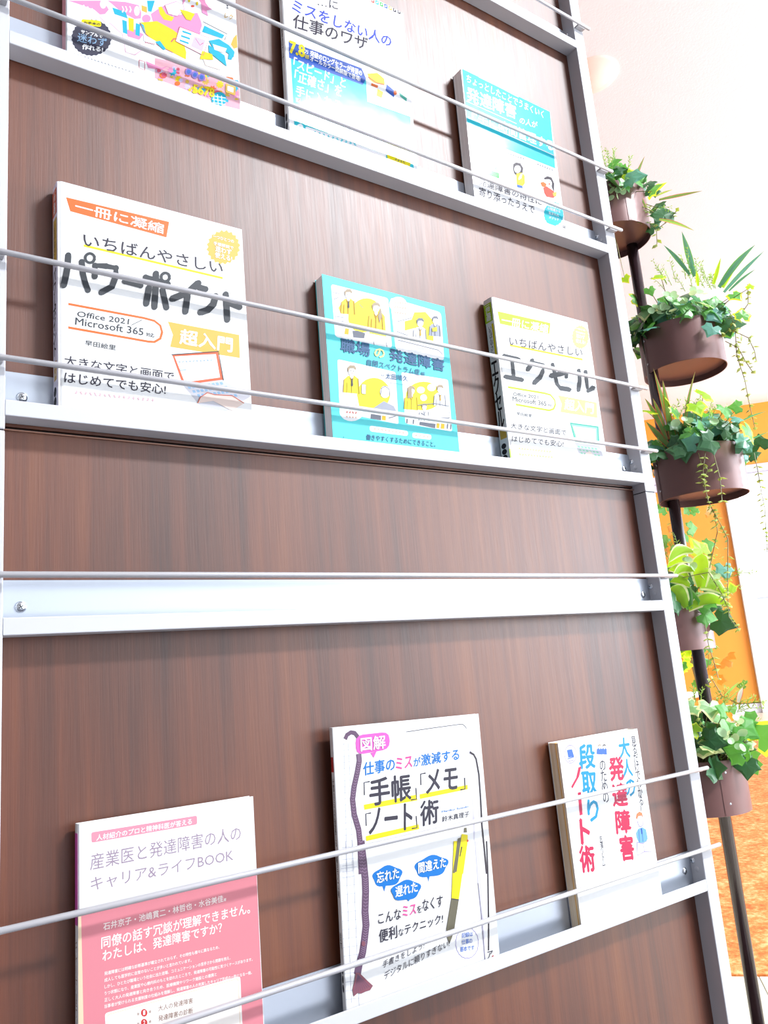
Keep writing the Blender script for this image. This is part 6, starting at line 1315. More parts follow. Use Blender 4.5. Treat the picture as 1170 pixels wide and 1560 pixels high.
# ---------------- leaves and vines of the plant stand, in metres ----------------
PLANTS = {
 1: {
  'c': [1.326,0.3417,1.778],
  'b': [[1.322,0.259,1.875,1.345,0.233,1.938,0.0049,'r'],[1.348,0.218,1.822,1.411,0.153,1.824,0.0049,'r'],[1.345,0.223,1.832,1.346,0.182,1.824,0.0029,'r'],[1.345,0.224,1.777,1.379,0.169,1.729,0.0053,'r'],[1.333,0.243,1.812,1.357,0.277,1.897,0.0041,'r']],
  'i': [[1.315,0.262,1.899,0.0247,'y'],[1.285,0.252,1.869,0.0278,'g'],[1.316,0.21,1.828,0.0338,'gy'],[1.328,0.272,1.852,0.0278,'d'],[1.369,0.238,1.82,0.0278,'d'],[1.36,0.221,1.784,0.0378,'d'],[1.326,0.304,1.853,0.0239,'d'],[1.368,0.254,1.776,0.0239,'d'],[1.272,0.282,1.648,0.0159,'y'],[1.287,0.288,1.845,0.0199,'g']],
  'r': [[1.27,0.276,1.867],[1.265,0.264,1.84],[1.281,0.26,1.856],[1.262,0.276,1.842],[1.263,0.281,1.857]],
  'v': [[1.351,0.251,1.784,1.357,0.242,1.765,1.355,0.245,1.731],[1.357,0.242,1.765,1.373,0.217,1.779,1.381,0.203,1.794]],
  'f': [[1.315,0.305,1.937,1.315,0.306,1.985],[1.319,0.3,1.932,1.325,0.291,1.986],[1.326,0.289,1.922,1.325,0.291,1.952],[1.349,0.255,1.802,1.377,0.209,1.792],[1.331,0.282,1.828,1.354,0.247,1.823]],
 },
 2: {
  'c': [1.4749,0.3051,1.469],
  'b': [[1.455,0.241,1.679,1.415,0.267,1.755,0.0069,'g'],[1.46,0.233,1.672,1.472,0.252,1.797,0.0104,'g'],[1.478,0.203,1.642,1.484,0.179,1.695,0.0061,'y'],[1.482,0.194,1.631,1.491,0.103,1.689,0.0104,'g'],[1.486,0.188,1.629,1.511,0.149,1.69,0.0095,'y'],[1.486,0.187,1.617,1.554,0.117,1.698,0.0065,'g'],[1.491,0.178,1.617,1.501,0.118,1.641,0.0039,'g'],[1.462,0.23,1.647,1.439,0.214,1.67,0.0052,'y']],
  'i': [[1.403,0.28,1.682,0.0231,'y'],[1.406,0.316,1.667,0.0189,'g'],[1.386,0.347,1.653,0.0261,'gy'],[1.391,0.319,1.613,0.0379,'v'],[1.492,0.169,1.604,0.0253,'gy'],[1.482,0.182,1.575,0.0231,'g'],[1.477,0.152,1.541,0.0261,'gy'],[1.438,0.2,1.529,0.0295,'t'],[1.513,0.213,1.556,0.0442,'d'],[1.41,0.372,1.604,0.0295,'d'],[1.429,0.33,1.589,0.0337,'d'],[1.476,0.243,1.589,0.0379,'d'],[1.49,0.13,1.602,0.0126,'y'],[1.408,0.368,1.569,0.021,'d'],[1.466,0.263,1.576,0.0337,'d'],[1.493,0.22,1.59,0.0337,'d']],
  'r': [[1.383,0.289,1.602],[1.393,0.288,1.588],[1.4,0.268,1.592],[1.409,0.243,1.606],[1.412,0.236,1.6],[1.408,0.25,1.59],[1.42,0.22,1.614],[1.427,0.208,1.61],[1.395,0.274,1.637],[1.392,0.262,1.623],[1.381,0.293,1.596],[1.416,0.233,1.576],[1.413,0.251,1.627],[1.409,0.26,1.606],[1.397,0.276,1.607]],
  'v': [[1.505,0.194,1.585,1.508,0.189,1.536,1.505,0.195,1.476,1.508,0.189,1.413,1.508,0.189,1.368,1.509,0.187,1.308],[1.496,0.21,1.512,1.508,0.19,1.49,1.511,0.182,1.457,1.516,0.174,1.432],[1.527,0.153,1.629,1.524,0.158,1.585,1.513,0.18,1.557,1.498,0.208,1.53],[1.501,0.202,1.541,1.518,0.169,1.507,1.522,0.163,1.474,1.521,0.163,1.451]],
  'f': [[1.445,0.296,1.684,1.437,0.308,1.73],[1.456,0.278,1.678,1.453,0.283,1.738],[1.468,0.26,1.68,1.467,0.261,1.738],[1.487,0.226,1.66,1.484,0.232,1.703],[1.473,0.251,1.652,1.472,0.252,1.694],[1.496,0.21,1.639,1.495,0.212,1.671]],
 },
 3: {
  'c': [1.397,0.2634,1.16],
  'b': [[1.336,0.266,1.246,1.34,0.294,1.455,0.0087,'r'],[1.332,0.272,1.254,1.322,0.264,1.415,0.0102,'r'],[1.34,0.26,1.257,1.382,0.224,1.428,0.0047,'r'],[1.327,0.28,1.287,1.296,0.296,1.381,0.0087,'r'],[1.328,0.277,1.27,1.312,0.314,1.337,0.0109,'r'],[1.339,0.261,1.282,1.322,0.255,1.316,0.0044,'r'],[1.326,0.281,1.315,1.314,0.289,1.381,0.0073,'r'],[1.402,0.157,1.297,1.387,0.093,1.296,0.0025,'g'],[1.404,0.154,1.254,1.402,0.103,1.259,0.0025,'g']],
  'i': [[1.371,0.209,1.369,0.0335,'y'],[1.337,0.207,1.34,0.03,'y'],[1.3,0.297,1.352,0.0282,'y'],[1.329,0.252,1.343,0.0265,'gy'],[1.324,0.264,1.373,0.0219,'y'],[1.372,0.168,1.325,0.03,'g'],[1.389,0.147,1.325,0.0219,'g'],[1.374,0.131,1.271,0.037,'gy'],[1.427,0.139,1.243,0.0282,'d'],[1.369,0.15,1.297,0.0212,'t'],[1.369,0.245,1.28,0.0423,'d'],[1.38,0.222,1.278,0.0353,'d'],[1.392,0.205,1.284,0.0353,'d'],[1.417,0.196,1.293,0.0353,'d'],[1.413,0.173,1.264,0.0353,'d'],[1.398,0.16,1.24,0.0282,'t'],[1.35,0.312,1.247,0.0335,'d'],[1.434,0.165,1.23,0.0212,'d'],[1.35,0.222,1.294,0.0212,'v'],[1.362,0.264,1.282,0.0318,'d'],[1.348,0.331,1.275,0.0212,'d']],
  'r': [[1.322,0.236,1.309],[1.327,0.224,1.31],[1.342,0.189,1.301]],
  'v': [[1.318,0.192,1.238,1.312,0.201,1.199,1.311,0.203,1.17,1.312,0.201,1.135,1.316,0.195,1.11,1.316,0.195,1.073,1.308,0.208,1.032,1.302,0.216,1.004],[1.325,0.18,1.225,1.327,0.177,1.179,1.325,0.18,1.133],[1.312,0.201,1.132,1.321,0.188,1.083,1.324,0.181,1.056,1.32,0.188,1.006,1.318,0.192,0.981,1.314,0.198,0.929,1.313,0.2,0.906,1.319,0.19,0.883],[1.427,0.154,1.232,1.427,0.153,1.19,1.427,0.154,1.148,1.427,0.153,1.115,1.425,0.157,1.078,1.422,0.162,1.027],[1.311,0.204,1.235,1.311,0.202,1.215,1.317,0.194,1.198,1.309,0.205,1.174]],
  'f': [[1.353,0.276,1.333,1.364,0.26,1.373],[1.366,0.256,1.32,1.371,0.249,1.373],[1.377,0.239,1.324,1.379,0.236,1.364],[1.39,0.218,1.311,1.395,0.209,1.338],[1.402,0.198,1.299,1.411,0.181,1.338],[1.382,0.232,1.293,1.399,0.202,1.307]],
 },
 4: {
  'c': [1.3269,0.3541,0.85],
  'b': [[1.29,0.249,1.024,1.293,0.306,1.018,0.0124,'v'],[1.286,0.256,0.99,1.286,0.298,1.013,0.0105,'v'],[1.298,0.238,0.97,1.317,0.237,1.036,0.0201,'v'],[1.298,0.238,0.972,1.358,0.221,0.95,0.0172,'v'],[1.281,0.262,0.93,1.336,0.203,0.926,0.0134,'v'],[1.28,0.265,0.934,1.256,0.275,0.976,0.0162,'v'],[1.286,0.255,0.975,1.27,0.288,0.987,0.0105,'v'],[1.295,0.242,1.043,1.243,0.265,1.022,0.0115,'v'],[1.293,0.246,1.004,1.244,0.262,0.991,0.0095,'v'],[1.282,0.261,0.93,1.297,0.279,0.986,0.0124,'g2'],[1.293,0.245,0.939,1.294,0.295,0.961,0.0105,'g2']],
  'i': [[1.337,0.249,1.043,0.0404,'y'],[1.304,0.289,0.921,0.0276,'g'],[1.313,0.254,0.917,0.0333,'g'],[1.355,0.248,0.903,0.038,'d'],[1.34,0.208,1.003,0.0285,'t'],[1.344,0.235,0.956,0.0285,'t'],[1.353,0.21,0.957,0.0214,'y'],[1.344,0.294,0.96,0.0333,'d'],[1.362,0.264,0.94,0.0285,'d'],[1.32,0.309,0.946,0.0285,'d']],
  'r': [[1.292,0.244,1.008],[1.287,0.248,1.026],[1.321,0.226,1.001],[1.318,0.222,0.989]],
  'v': [[1.283,0.234,0.897,1.283,0.233,0.856,1.285,0.229,0.822,1.287,0.227,0.794],[1.268,0.256,0.991,1.295,0.215,0.995,1.304,0.201,0.951,1.307,0.196,0.925]],
  'f': [[1.326,0.303,1.039,1.319,0.314,1.082],[1.347,0.272,1.034,1.364,0.246,1.03],[1.367,0.241,0.989,1.387,0.209,0.997],[1.368,0.24,0.962,1.386,0.21,0.964]],
 },
 5: {
  'c': [1.3265,0.3335,0.541],
  'b': [[1.326,0.245,0.758,1.312,0.2,0.784,0.0049,'r'],[1.338,0.227,0.744,1.337,0.211,0.772,0.0078,'w'],[1.32,0.254,0.737,1.31,0.187,0.779,0.0019,'r']],
  'i': [[1.283,0.253,0.744,0.033,'v'],[1.308,0.253,0.709,0.0401,'v'],[1.282,0.286,0.743,0.026,'v'],[1.279,0.278,0.667,0.0401,'v'],[1.267,0.28,0.698,0.026,'y'],[1.34,0.197,0.677,0.0496,'gy'],[1.325,0.243,0.692,0.0283,'g'],[1.319,0.214,0.7,0.0354,'g'],[1.3,0.217,0.653,0.033,'g'],[1.346,0.238,0.627,0.0236,'d'],[1.316,0.284,0.677,0.0236,'d'],[1.339,0.313,0.631,0.0283,'d'],[1.305,0.244,0.673,0.0283,'g'],[1.344,0.205,0.708,0.0283,'g'],[1.296,0.231,0.731,0.0236,'g']],
  'r': [[1.288,0.23,0.689],[1.303,0.223,0.691],[1.303,0.231,0.682],[1.304,0.209,0.665],[1.297,0.21,0.72]],
  'v': [[1.321,0.288,0.773,1.333,0.271,0.79,1.34,0.26,0.757,1.355,0.237,0.74,1.376,0.202,0.74],[1.308,0.308,0.736,1.32,0.29,0.684,1.333,0.272,0.671]],
  'f': [[1.312,0.302,0.748,1.311,0.303,0.774],[1.331,0.273,0.733,1.337,0.264,0.764],[1.344,0.254,0.725,1.356,0.236,0.749],[1.354,0.239,0.731,1.379,0.197,0.742],[1.355,0.237,0.706,1.376,0.203,0.703],[1.342,0.258,0.738,1.348,0.248,0.769],[1.365,0.221,0.68,1.377,0.201,0.697],[1.352,0.242,0.669,1.37,0.212,0.67]],
 },
}

# ---------------- materials ----------------
def mat(name, col, rough=.5, metal=0, spec=.5, coat=0, bump=None, noise_mix=None, trans=0, emit=None):
    m = bpy.data.materials.new(name); m.use_nodes = True; nt = m.node_tree; b = nt.nodes['Principled BSDF']
    b.inputs['Base Color'].default_value = (*col, 1); b.inputs['Roughness'].default_value = rough; b.inputs['Metallic'].default_value = metal
    b.inputs['Specular IOR Level'].default_value = spec; b.inputs['Coat Weight'].default_value = coat; b.inputs['Coat Roughness'].default_value = .06
    tc = nt.nodes.new('ShaderNodeTexCoord')
    if noise_mix:   # (scale xyz, other colour, amount)
        sc_, c2, lo, hi = noise_mix
        mp = nt.nodes.new('ShaderNodeMapping'); mp.inputs['Scale'].default_value = sc_; nt.links.new(tc.outputs['Object'], mp.inputs[0])
        n = nt.nodes.new('ShaderNodeTexNoise'); n.inputs['Detail'].default_value = 5; n.inputs['Roughness'].default_value = .65; n.inputs['Scale'].default_value = 1; nt.links.new(mp.outputs[0], n.inputs[0])
        r = nt.nodes.new('ShaderNodeValToRGB'); r.color_ramp.elements[0].position = lo; r.color_ramp.elements[1].position = hi
        r.color_ramp.elements[0].color = (*col, 1); r.color_ramp.elements[1].color = (*c2, 1)
        nt.links.new(n.outputs[0], r.inputs[0]); nt.links.new(r.outputs[0], b.inputs['Base Color'])
    if bump:        # (scale xyz, strength, distance)
        mp = nt.nodes.new('ShaderNodeMapping'); mp.inputs['Scale'].default_value = bump[0]; nt.links.new(tc.outputs['Object'], mp.inputs[0])
        n = nt.nodes.new('ShaderNodeTexNoise'); n.inputs['Scale'].default_value = 1; n.inputs['Detail'].default_value = 4; nt.links.new(mp.outputs[0], n.inputs[0])
        bp = nt.nodes.new('ShaderNodeBump'); bp.inputs['Strength'].default_value = bump[1]; bp.inputs['Distance'].default_value = bump[2]
        nt.links.new(n.outputs[0], bp.inputs['Height']); nt.links.new(bp.outputs[0], b.inputs['Normal'])
    if trans:
        t = nt.nodes.new('ShaderNodeBsdfTranslucent'); t.inputs[0].default_value = (min(1, col[0]*2.2+.05), min(1, col[1]*2+.05), col[2]*1.2, 1)
        mx = nt.nodes.new('ShaderNodeMixShader'); mx.inputs[0].default_value = trans
        nt.links.new(b.outputs[0], mx.inputs[1]); nt.links.new(t.outputs[0], mx.inputs[2]); nt.links.new(mx.outputs[0], nt.nodes['Material Output'].inputs[0])
    if emit:
        b.inputs['Emission Color'].default_value = (*emit[0], 1); b.inputs['Emission Strength'].default_value = emit[1]
    return m
def s2l(r, g, b): return tuple(((v/255)/12.92 if v/255 < .04045 else ((v/255+.055)/1.055)**2.4) for v in (r, g, b))

M = {}
M['frame'] = mat('white_enamel', (.46, .46, .49), .38, 0, .5, bump=((900, 900, 900), .05, .0002))
M['plate'] = mat('galvanised_plate', (.45, .49, .56), .3, .55, .5, bump=((40, 40, 400), .04, .0003))
M['rod'] = mat('rod_enamel', (.42, .41, .43), .3, .2, .6)
M['screw'] = mat('zinc_screw', (.62, .66, .7), .18, 1)
M['dark'] = mat('gap_dark', (.01, .008, .008), .8)
M['edge'] = mat('panel_edge', (.25, .12, .08), .4)
M['floor'] = mat('cream_tile', (.82, .77, .62), .35, bump=((6, 6, 6), .05, .002), noise_mix=((3, 3, 3), (.76, .69, .52), .35, .7))
M['grout'] = mat('grey_floor', (.22, .22, .24), .8)
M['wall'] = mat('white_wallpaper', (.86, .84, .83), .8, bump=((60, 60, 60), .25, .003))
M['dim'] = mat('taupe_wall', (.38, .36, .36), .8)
M['day'] = mat('bright_frosted_window', (.9, .9, .92), .5, emit=((1, .99, 1), 2.2))
M['ceil'] = mat('ceiling_paint', (.93, .92, .93), .85, bump=((90, 90, 90), .3, .003))
M['orange'] = mat('orange_paint', (.92, .33, .03), .5)
M['lilac'] = mat('pale_trim', (.75, .70, .80), .4)
M['glass'] = mat('frosted_door', (.62, .66, .85), .5, bump=((80, 80, 80), .4, .002))
M['pot'] = mat('mauve_brown_steel', (.16, .075, .07), .36, .15, .6, bump=((300, 300, 40), .06, .0005))
M['pole'] = mat('dark_brown_pole', (.030, .016, .020), .22, .1, .6)
M['soil'] = mat('dark_moss', (.02, .03, .012), .9)
M['paper'] = mat('page_edges', (.97, .94, .93), .8, noise_mix=((3, 900, 3), (.85, .80, .77), .4, .65))
M['paper_y'] = mat('yellowed_page_edges', (.93, .82, .66), .8, noise_mix=((3, 900, 3), (.80, .62, .36), .4, .65))
M['cover_white'] = mat('white_glossy_cover', (.64, .64, .65), .1, bump=((9, 9, 9), .10, .004))
M['cover_mat'] = mat('white_matt_cover', (.64, .64, .64), .5, 0, .25, bump=((9, 9, 9), .05, .003))
M['cover_teal'] = mat('turquoise_cover', tuple(v*.66 for v in s2l(92, 222, 228)), .5, 0, .25, bump=((9, 9, 9), .05, .003))
M['cover_lilac'] = mat('lilac_tinted_spine', (.70, .68, .80), .3)
M['spine_pink'] = mat('pink_spine', s2l(240, 170, 180), .3)

def wood():
    m = bpy.data.materials.new('dark_walnut_laminate'); m.use_nodes = True; nt = m.node_tree; b = nt.nodes['Principled BSDF']
    tc = nt.nodes.new('ShaderNodeTexCoord'); mp = nt.nodes.new('ShaderNodeMapping'); mp.inputs['Scale'].default_value = (70, 20, 2.2); nt.links.new(tc.outputs['Object'], mp.inputs[0])
    n1 = nt.nodes.new('ShaderNodeTexNoise'); n1.inputs['Scale'].default_value = 1; n1.inputs['Detail'].default_value = 6; n1.inputs['Roughness'].default_value = .62; nt.links.new(mp.outputs[0], n1.inputs[0])
    mp2 = nt.nodes.new('ShaderNodeMapping'); mp2.inputs['Scale'].default_value = (7, 4, 1.3); nt.links.new(tc.outputs['Object'], mp2.inputs[0])
    n2 = nt.nodes.new('ShaderNodeTexNoise'); n2.inputs['Scale'].default_value = 1; n2.inputs['Detail'].default_value = 3; n2.inputs['Distortion'].default_value = 1.2; nt.links.new(mp2.outputs[0], n2.inputs[0])
    mp3 = nt.nodes.new('ShaderNodeMapping'); mp3.inputs['Scale'].default_value = (900, 20, 22); nt.links.new(tc.outputs['Object'], mp3.inputs[0])
    n3 = nt.nodes.new('ShaderNodeTexNoise'); n3.inputs['Scale'].default_value = 1; n3.inputs['Detail'].default_value = 2; nt.links.new(mp3.outputs[0], n3.inputs[0])
    r = nt.nodes.new('ShaderNodeValToRGB'); e = r.color_ramp.elements
    e[0].position = .30; e[0].color = (*WOOD1, 1); e[1].position = .72; e[1].color = (*WOOD3, 1); x = e.new(.5); x.color = (*WOOD2, 1)
    a = nt.nodes.new('ShaderNodeMath'); a.operation = 'MULTIPLY_ADD'; a.inputs[1].default_value = .55; nt.links.new(n1.outputs[0], a.inputs[0])
    a2 = nt.nodes.new('ShaderNodeMath'); a2.operation = 'MULTIPLY'; a2.inputs[1].default_value = .45; nt.links.new(n2.outputs[0], a2.inputs[0]); nt.links.new(a2.outputs[0], a.inputs[2])
    nt.links.new(a.outputs[0], r.inputs[0]); nt.links.new(r.outputs[0], b.inputs['Base Color'])
    rr = nt.nodes.new('ShaderNodeMapRange'); rr.inputs[3].default_value = WROUGH - .05; rr.inputs[4].default_value = WROUGH + .08; nt.links.new(n3.outputs[0], rr.inputs[0]); nt.links.new(rr.outputs[0], b.inputs['Roughness'])
    b.inputs['Specular IOR Level'].default_value = WSPEC
    bp = nt.nodes.new('ShaderNodeBump'); bp.inputs['Strength'].default_value = .25; bp.inputs['Distance'].default_value = .0003; nt.links.new(n3.outputs[0], bp.inputs['Height']); nt.links.new(bp.outputs[0], b.inputs['Normal'])
    return m
M['wood'] = wood()

def carpet_mat():
    m = bpy.data.materials.new('orange_loop_carpet'); m.use_nodes = True; nt = m.node_tree; b = nt.nodes['Principled BSDF']; b.inputs['Roughness'].default_value = .95
    tc = nt.nodes.new('ShaderNodeTexCoord')
    n = nt.nodes.new('ShaderNodeTexNoise'); n.inputs['Scale'].default_value = 42; n.inputs['Detail'].default_value = 6; n.inputs['Roughness'].default_value = .75; nt.links.new(tc.outputs['Object'], n.inputs[0])
    n0 = nt.nodes.new('ShaderNodeTexNoise'); n0.inputs['Scale'].default_value = 9; n0.inputs['Detail'].default_value = 3; nt.links.new(tc.outputs['Object'], n0.inputs[0])
    a = nt.nodes.new('ShaderNodeMath'); a.operation = 'MULTIPLY_ADD'; a.inputs[1].default_value = .7; nt.links.new(n.outputs[0], a.inputs[0])
    a2 = nt.nodes.new('ShaderNodeMath'); a2.operation = 'MULTIPLY'; a2.inputs[1].default_value = .3; nt.links.new(n0.outputs[0], a2.inputs[0]); nt.links.new(a2.outputs[0], a.inputs[2])
    r = nt.nodes.new('ShaderNodeValToRGB'); e = r.color_ramp.elements; e[0].position = .36; e[0].color = (.52, .085, .012, 1); e[1].position = .66; e[1].color = (.95, .56, .26, 1); x = e.new(.5); x.color = (.74, .23, .05, 1)
    nt.links.new(a.outputs[0], r.inputs[0]); nt.links.new(r.outputs[0], b.inputs['Base Color'])
    bp = nt.nodes.new('ShaderNodeBump'); bp.inputs['Strength'].default_value = .5; bp.inputs['Distance'].default_value = .006; nt.links.new(n.outputs[0], bp.inputs['Height']); nt.links.new(bp.outputs[0], b.inputs['Normal'])
    return m
M['carpet'] = carpet_mat()

# ---------------- helpers ----------------
def link(name, bm, m, parent=None, smooth=False):
    me = bpy.data.meshes.new(name); bm.to_mesh(me); bm.free()
    for x in (m if isinstance(m, (list, tuple)) else [m]): me.materials.append(x)
    if smooth:
        for p in me.polygons: p.use_smooth = True
    o = bpy.data.objects.new(name, me); C.objects.link(o); o.parent = parent
    return o
def share(name, me, parent=None, mtx=None):
    o = bpy.data.objects.new(name, me); C.objects.link(o); o.parent = parent
    if mtx is not None: o.matrix_local = mtx
    return o
def thing(name, label, cat, loc=(0, 0, 0), group=None, rotz=0):
    o = bpy.data.objects.new(name, None); C.objects.link(o); o.location = loc; o.rotation_euler = (0, 0, rotz); o.empty_display_size = .05
    o['label'] = label; o['category'] = cat
    if group: o['group'] = group
    return o
def struct(o): o['kind'] = 'structure'; return o
def box(bm, x0, x1, y0, y1, z0, z1, mi=0, bev=0):
    vs_ = [bm.verts.new((x, y, z)) for x in (x0, x1) for y in (y0, y1) for z in (z0, z1)]
    fs = [bm.faces.new([vs_[i] for i in q]) for q in ((0, 1, 3, 2), (4, 6, 7, 5), (0, 4, 5, 1), (2, 3, 7, 6), (0, 2, 6, 4), (1, 5, 7, 3))]
    for f in fs: f.material_index = mi
    if bev:
        es = list({e for f in fs for e in f.edges})
        bmesh.ops.bevel(bm, geom=es, offset=bev, segments=2, profile=.5, affect='EDGES')
def boxo(name, x0, x1, y0, y1, z0, z1, m, parent=None, bev=0):
    bm = bmesh.new(); box(bm, x0, x1, y0, y1, z0, z1, 0, bev); bmesh.ops.recalc_face_normals(bm, faces=bm.faces); return link(name, bm, m, parent)
def tube(bm, pts, r, n=12, cap=True):
    pts = [Vector(p) for p in pts]; rings = []
    rs = r if isinstance(r, (list, tuple)) else [r]*len(pts)
    for i, p in enumerate(pts):
        d = (pts[min(i+1, len(pts)-1)] - pts[max(i-1, 0)]).normalized()
        a = d.orthogonal().normalized() if i == 0 else (pa - d*pa.dot(d)).normalized()
        pa = a; b = d.cross(a)
        rings.append([bm.verts.new(p + (a*math.cos(2*PI*k/n) + b*math.sin(2*PI*k/n))*rs[i]) for k in range(n)])
    for i in range(len(rings)-1):
        for k in range(n): bm.faces.new((rings[i][k], rings[i][(k+1) % n], rings[i+1][(k+1) % n], rings[i+1][k]))
    if cap: bm.faces.new(rings[0][::-1]); bm.faces.new(rings[-1])
def lathe(bm, prof, n=48, cap=False):
    rings = [[bm.verts.new((r*math.cos(2*PI*k/n), r*math.sin(2*PI*k/n), z)) for k in range(n)] for r, z in prof]
    for i in range(len(rings)-1):
        for k in range(n): bm.faces.new((rings[i][k], rings[i][(k+1) % n], rings[i+1][(k+1) % n], rings[i+1][k]))
    if cap: bm.faces.new(rings[0][::-1]); bm.faces.new(rings[-1])

# ---------------- the room (set at an angle of 40.5 degrees to the rack) ----------------
RA = math.atan2(.65, .76)
room = Matrix.Rotation(RA, 4, 'Z')      # local x: away from the camera towards the far wall; local y: to the left
ZC = 4.05; XF = 10.85
def rbox(name, x0, x1, y0, y1, z0, z1, m, parent=None, bev=0):
    o = boxo(name, x0, x1, y0, y1, z0, z1, m, None, bev); o.matrix_world = room.copy()
    if parent: o.parent = parent; o.matrix_parent_inverse = parent.matrix_world.inverted()
    return o
fl = struct(rbox('floor', -6, XF+.2, -9, 7, -.12, -.004, M['grout']))
bpy.context.view_layer.update()
# tiles near the rack (the carpet starts at x = 1.92 in the room's own axes, far tiles at 8.5)
tile0 = None
def tile(x, y, s=.598):
    global tile0
    if tile0 is None:
        bm = bmesh.new(); box(bm, 0, s, 0, s, -.004, 0, 0, .0012); me = bpy.data.meshes.new('tile'); bmesh.ops.recalc_face_normals(bm, faces=bm.faces); bm.to_mesh(me); bm.free(); me.materials.append(M['floor']); tile0 = me
    o = share('tile', tile0, fl); o.location = (x, y, 0)
# a joint runs through room y = -.76 (seen at the lower right)
for i in range(-2, 0):
    for j in range(-4, 2): tile(1.919 + .6*i + .001, -.744 + .6*j + .001)
for i in range(4):
    for j in range(-10, 3): tile(8.5 + .6*i + .001, -.744 + .6*j + .001)
cp = rbox('carpet', 1.92, 8.49, -2.9, 1.0, -.004, .004, M['carpet']); cp['label'] = 'orange mottled loop pile carpet covering the floor behind the plant stand'; cp['category'] = 'carpet'
struct(rbox('ceiling', -6, XF+.2, -9, 7, ZC, ZC+.1, M['ceil']))
wf = struct(rbox('wall_far', XF, XF+.15, -9, 7, -.004, ZC, M['wall']))
bpy.context.view_layer.update()
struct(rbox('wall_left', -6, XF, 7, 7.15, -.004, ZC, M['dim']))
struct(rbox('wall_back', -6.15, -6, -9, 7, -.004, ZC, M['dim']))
# far wall: orange band high up over a pale ledge, orange field to the floor, white door frame with frosted leaf
oy = -2.36                                      # right edge of the orange field
struct(rbox('trim_1', XF-.03, XF, -4.5, 1.5, 3.2, ZC, M['orange']))
struct(rbox('trim_2', XF-.12, XF, -9, 7, 3.1, 3.2, M['lilac'], bev=.01)); struct(rbox('trim_3', XF-.07, XF, -9, 7, 3.0, 3.1, M['lilac'], bev=.01))
struct(rbox('trim_4', XF-.03, XF, oy, 1.5, .02, 3.0, M['orange']))
struct(rbox('baseboard_far', XF-.05, XF, -9, 7, 0, .12, M['lilac'], bev=.004))
dr = struct(rbox('door_1', XF-.05, XF-.02, -3.6, oy-.17, .06, 1.45, M['glass']))
struct(rbox('window_1', XF-.05, XF-.02, -3.6, oy-.17, 1.47, 2.95, M['day']))
struct(rbox('trim_5', XF-.1, XF, oy-.17, oy-.0, 0, 2.98, M['wall'], bev=.005)); struct(rbox('trim_6', XF-.09, XF-.01, -3.7, oy-.17, 1.44, 1.475, M['wall'], bev=.005))
# daylight from the long window side of the room, off to the right
wl = area('window_daylight', (0, 0, 0), 9, 3.2, WIN, (.84, .92, 1)); wl.matrix_world = room @ Matrix.Translation((4.5, -8.8, 1.9)) @ Matrix.Rotation(PI/2+.3, 4, 'X')
# ceiling panel lamps
def ceiling_lamp(x, y, sx, sy, power, rot, label):
    t = thing('ceiling_light', label, 'light', (x, y, ZC-.06), 'ceiling panel lights', rot)
    bm = bmesh.new()
    for a in ((-sx/2-.03, sx/2+.03, -sy/2-.03, -sy/2), (-sx/2-.03, sx/2+.03, sy/2, sy/2+.03), (-sx/2-.03, -sx/2, -sy/2, sy/2), (sx/2, sx/2+.03, -sy/2, sy/2)): box(bm, a[0], a[1], a[2], a[3], 0, .06)
    link('lamp_frame', bm, M['wall'], t)
    l = area('lamp_glow', (0, 0, -.005), sx, sy, power, (.93, .96, 1)); l.parent = t
    boxo('diffuser', -sx/2, sx/2, -sy/2, sy/2, .0, .05, MLAMP, t)
MLAMP = mat('lamp_diffuser', (.9, .9, .9), .5, emit=((1, 1, 1), LAMPE))
for a in LAMPS: ceiling_lamp(*a)
# added glowing disc imitating a warm reflection on the ceiling beside the post
bm = bmesh.new(); lathe(bm, [(.0, -.03), (.09, -.03), (.11, -.01), (.14, -.012), (.15, 0)], 32)
t = link('reflection_disc', bm, mat('warm_reflection_glow', (.80, .62, .55), .6, emit=((1, .62, .5), .35)), None, True); t['label'] = 'round added disc imitating a warm reflection on the ceiling just beside the top of the right rack post'; t['category'] = 'light'
t.location = BLOTCH

# ---------------- display rack ----------------
W = .84; XO = .0223
rack = thing('display_rack', 'white metal magazine display rack with dark wooden back panels, narrow trays and guard rods', 'display rack', (W/2, .03, 0))
RZ = rack.location.copy()
def rl(o): o.parent = rack; o.location = o.location - RZ; return o
YP = .0211
for x0, x1 in ((-XO, 0), (W, W+XO)):
    rl(boxo('post', x0, x1, 0, .045, 1.0776, 2.35, M['frame'], None, .0012))
    rl(boxo('post', x0, x1, 0, .045, 0, 1.0766, M['frame'], None, .0012))
    rl(boxo('post_joint', x0+.001, x1-.001, .001, .044, 1.0764, 1.0778, M['dark']))
p1 = rl(boxo('back_panel', 0, W, YP+.0006, .036, 1.0872, 2.33, M['wood'])); p2 = rl(boxo('back_panel', 0, W, YP+.0006, .036, .16, 1.0832, M['wood']))
rl(boxo('panel_rail', 0, W, YP-.002, .034, 1.0833, 1.0843, M['edge'])); rl(boxo('panel_gap', 0, W, YP+.004, .034, 1.0844, 1.0871, M['dark']))
rl(boxo('bottom_rail', 0, W, .002, .04, .10, .158, M['frame'], None, .001)); rl(boxo('top_rail', 0, W, .002, .04, 2.332, 2.35, M['frame'], None, .001))
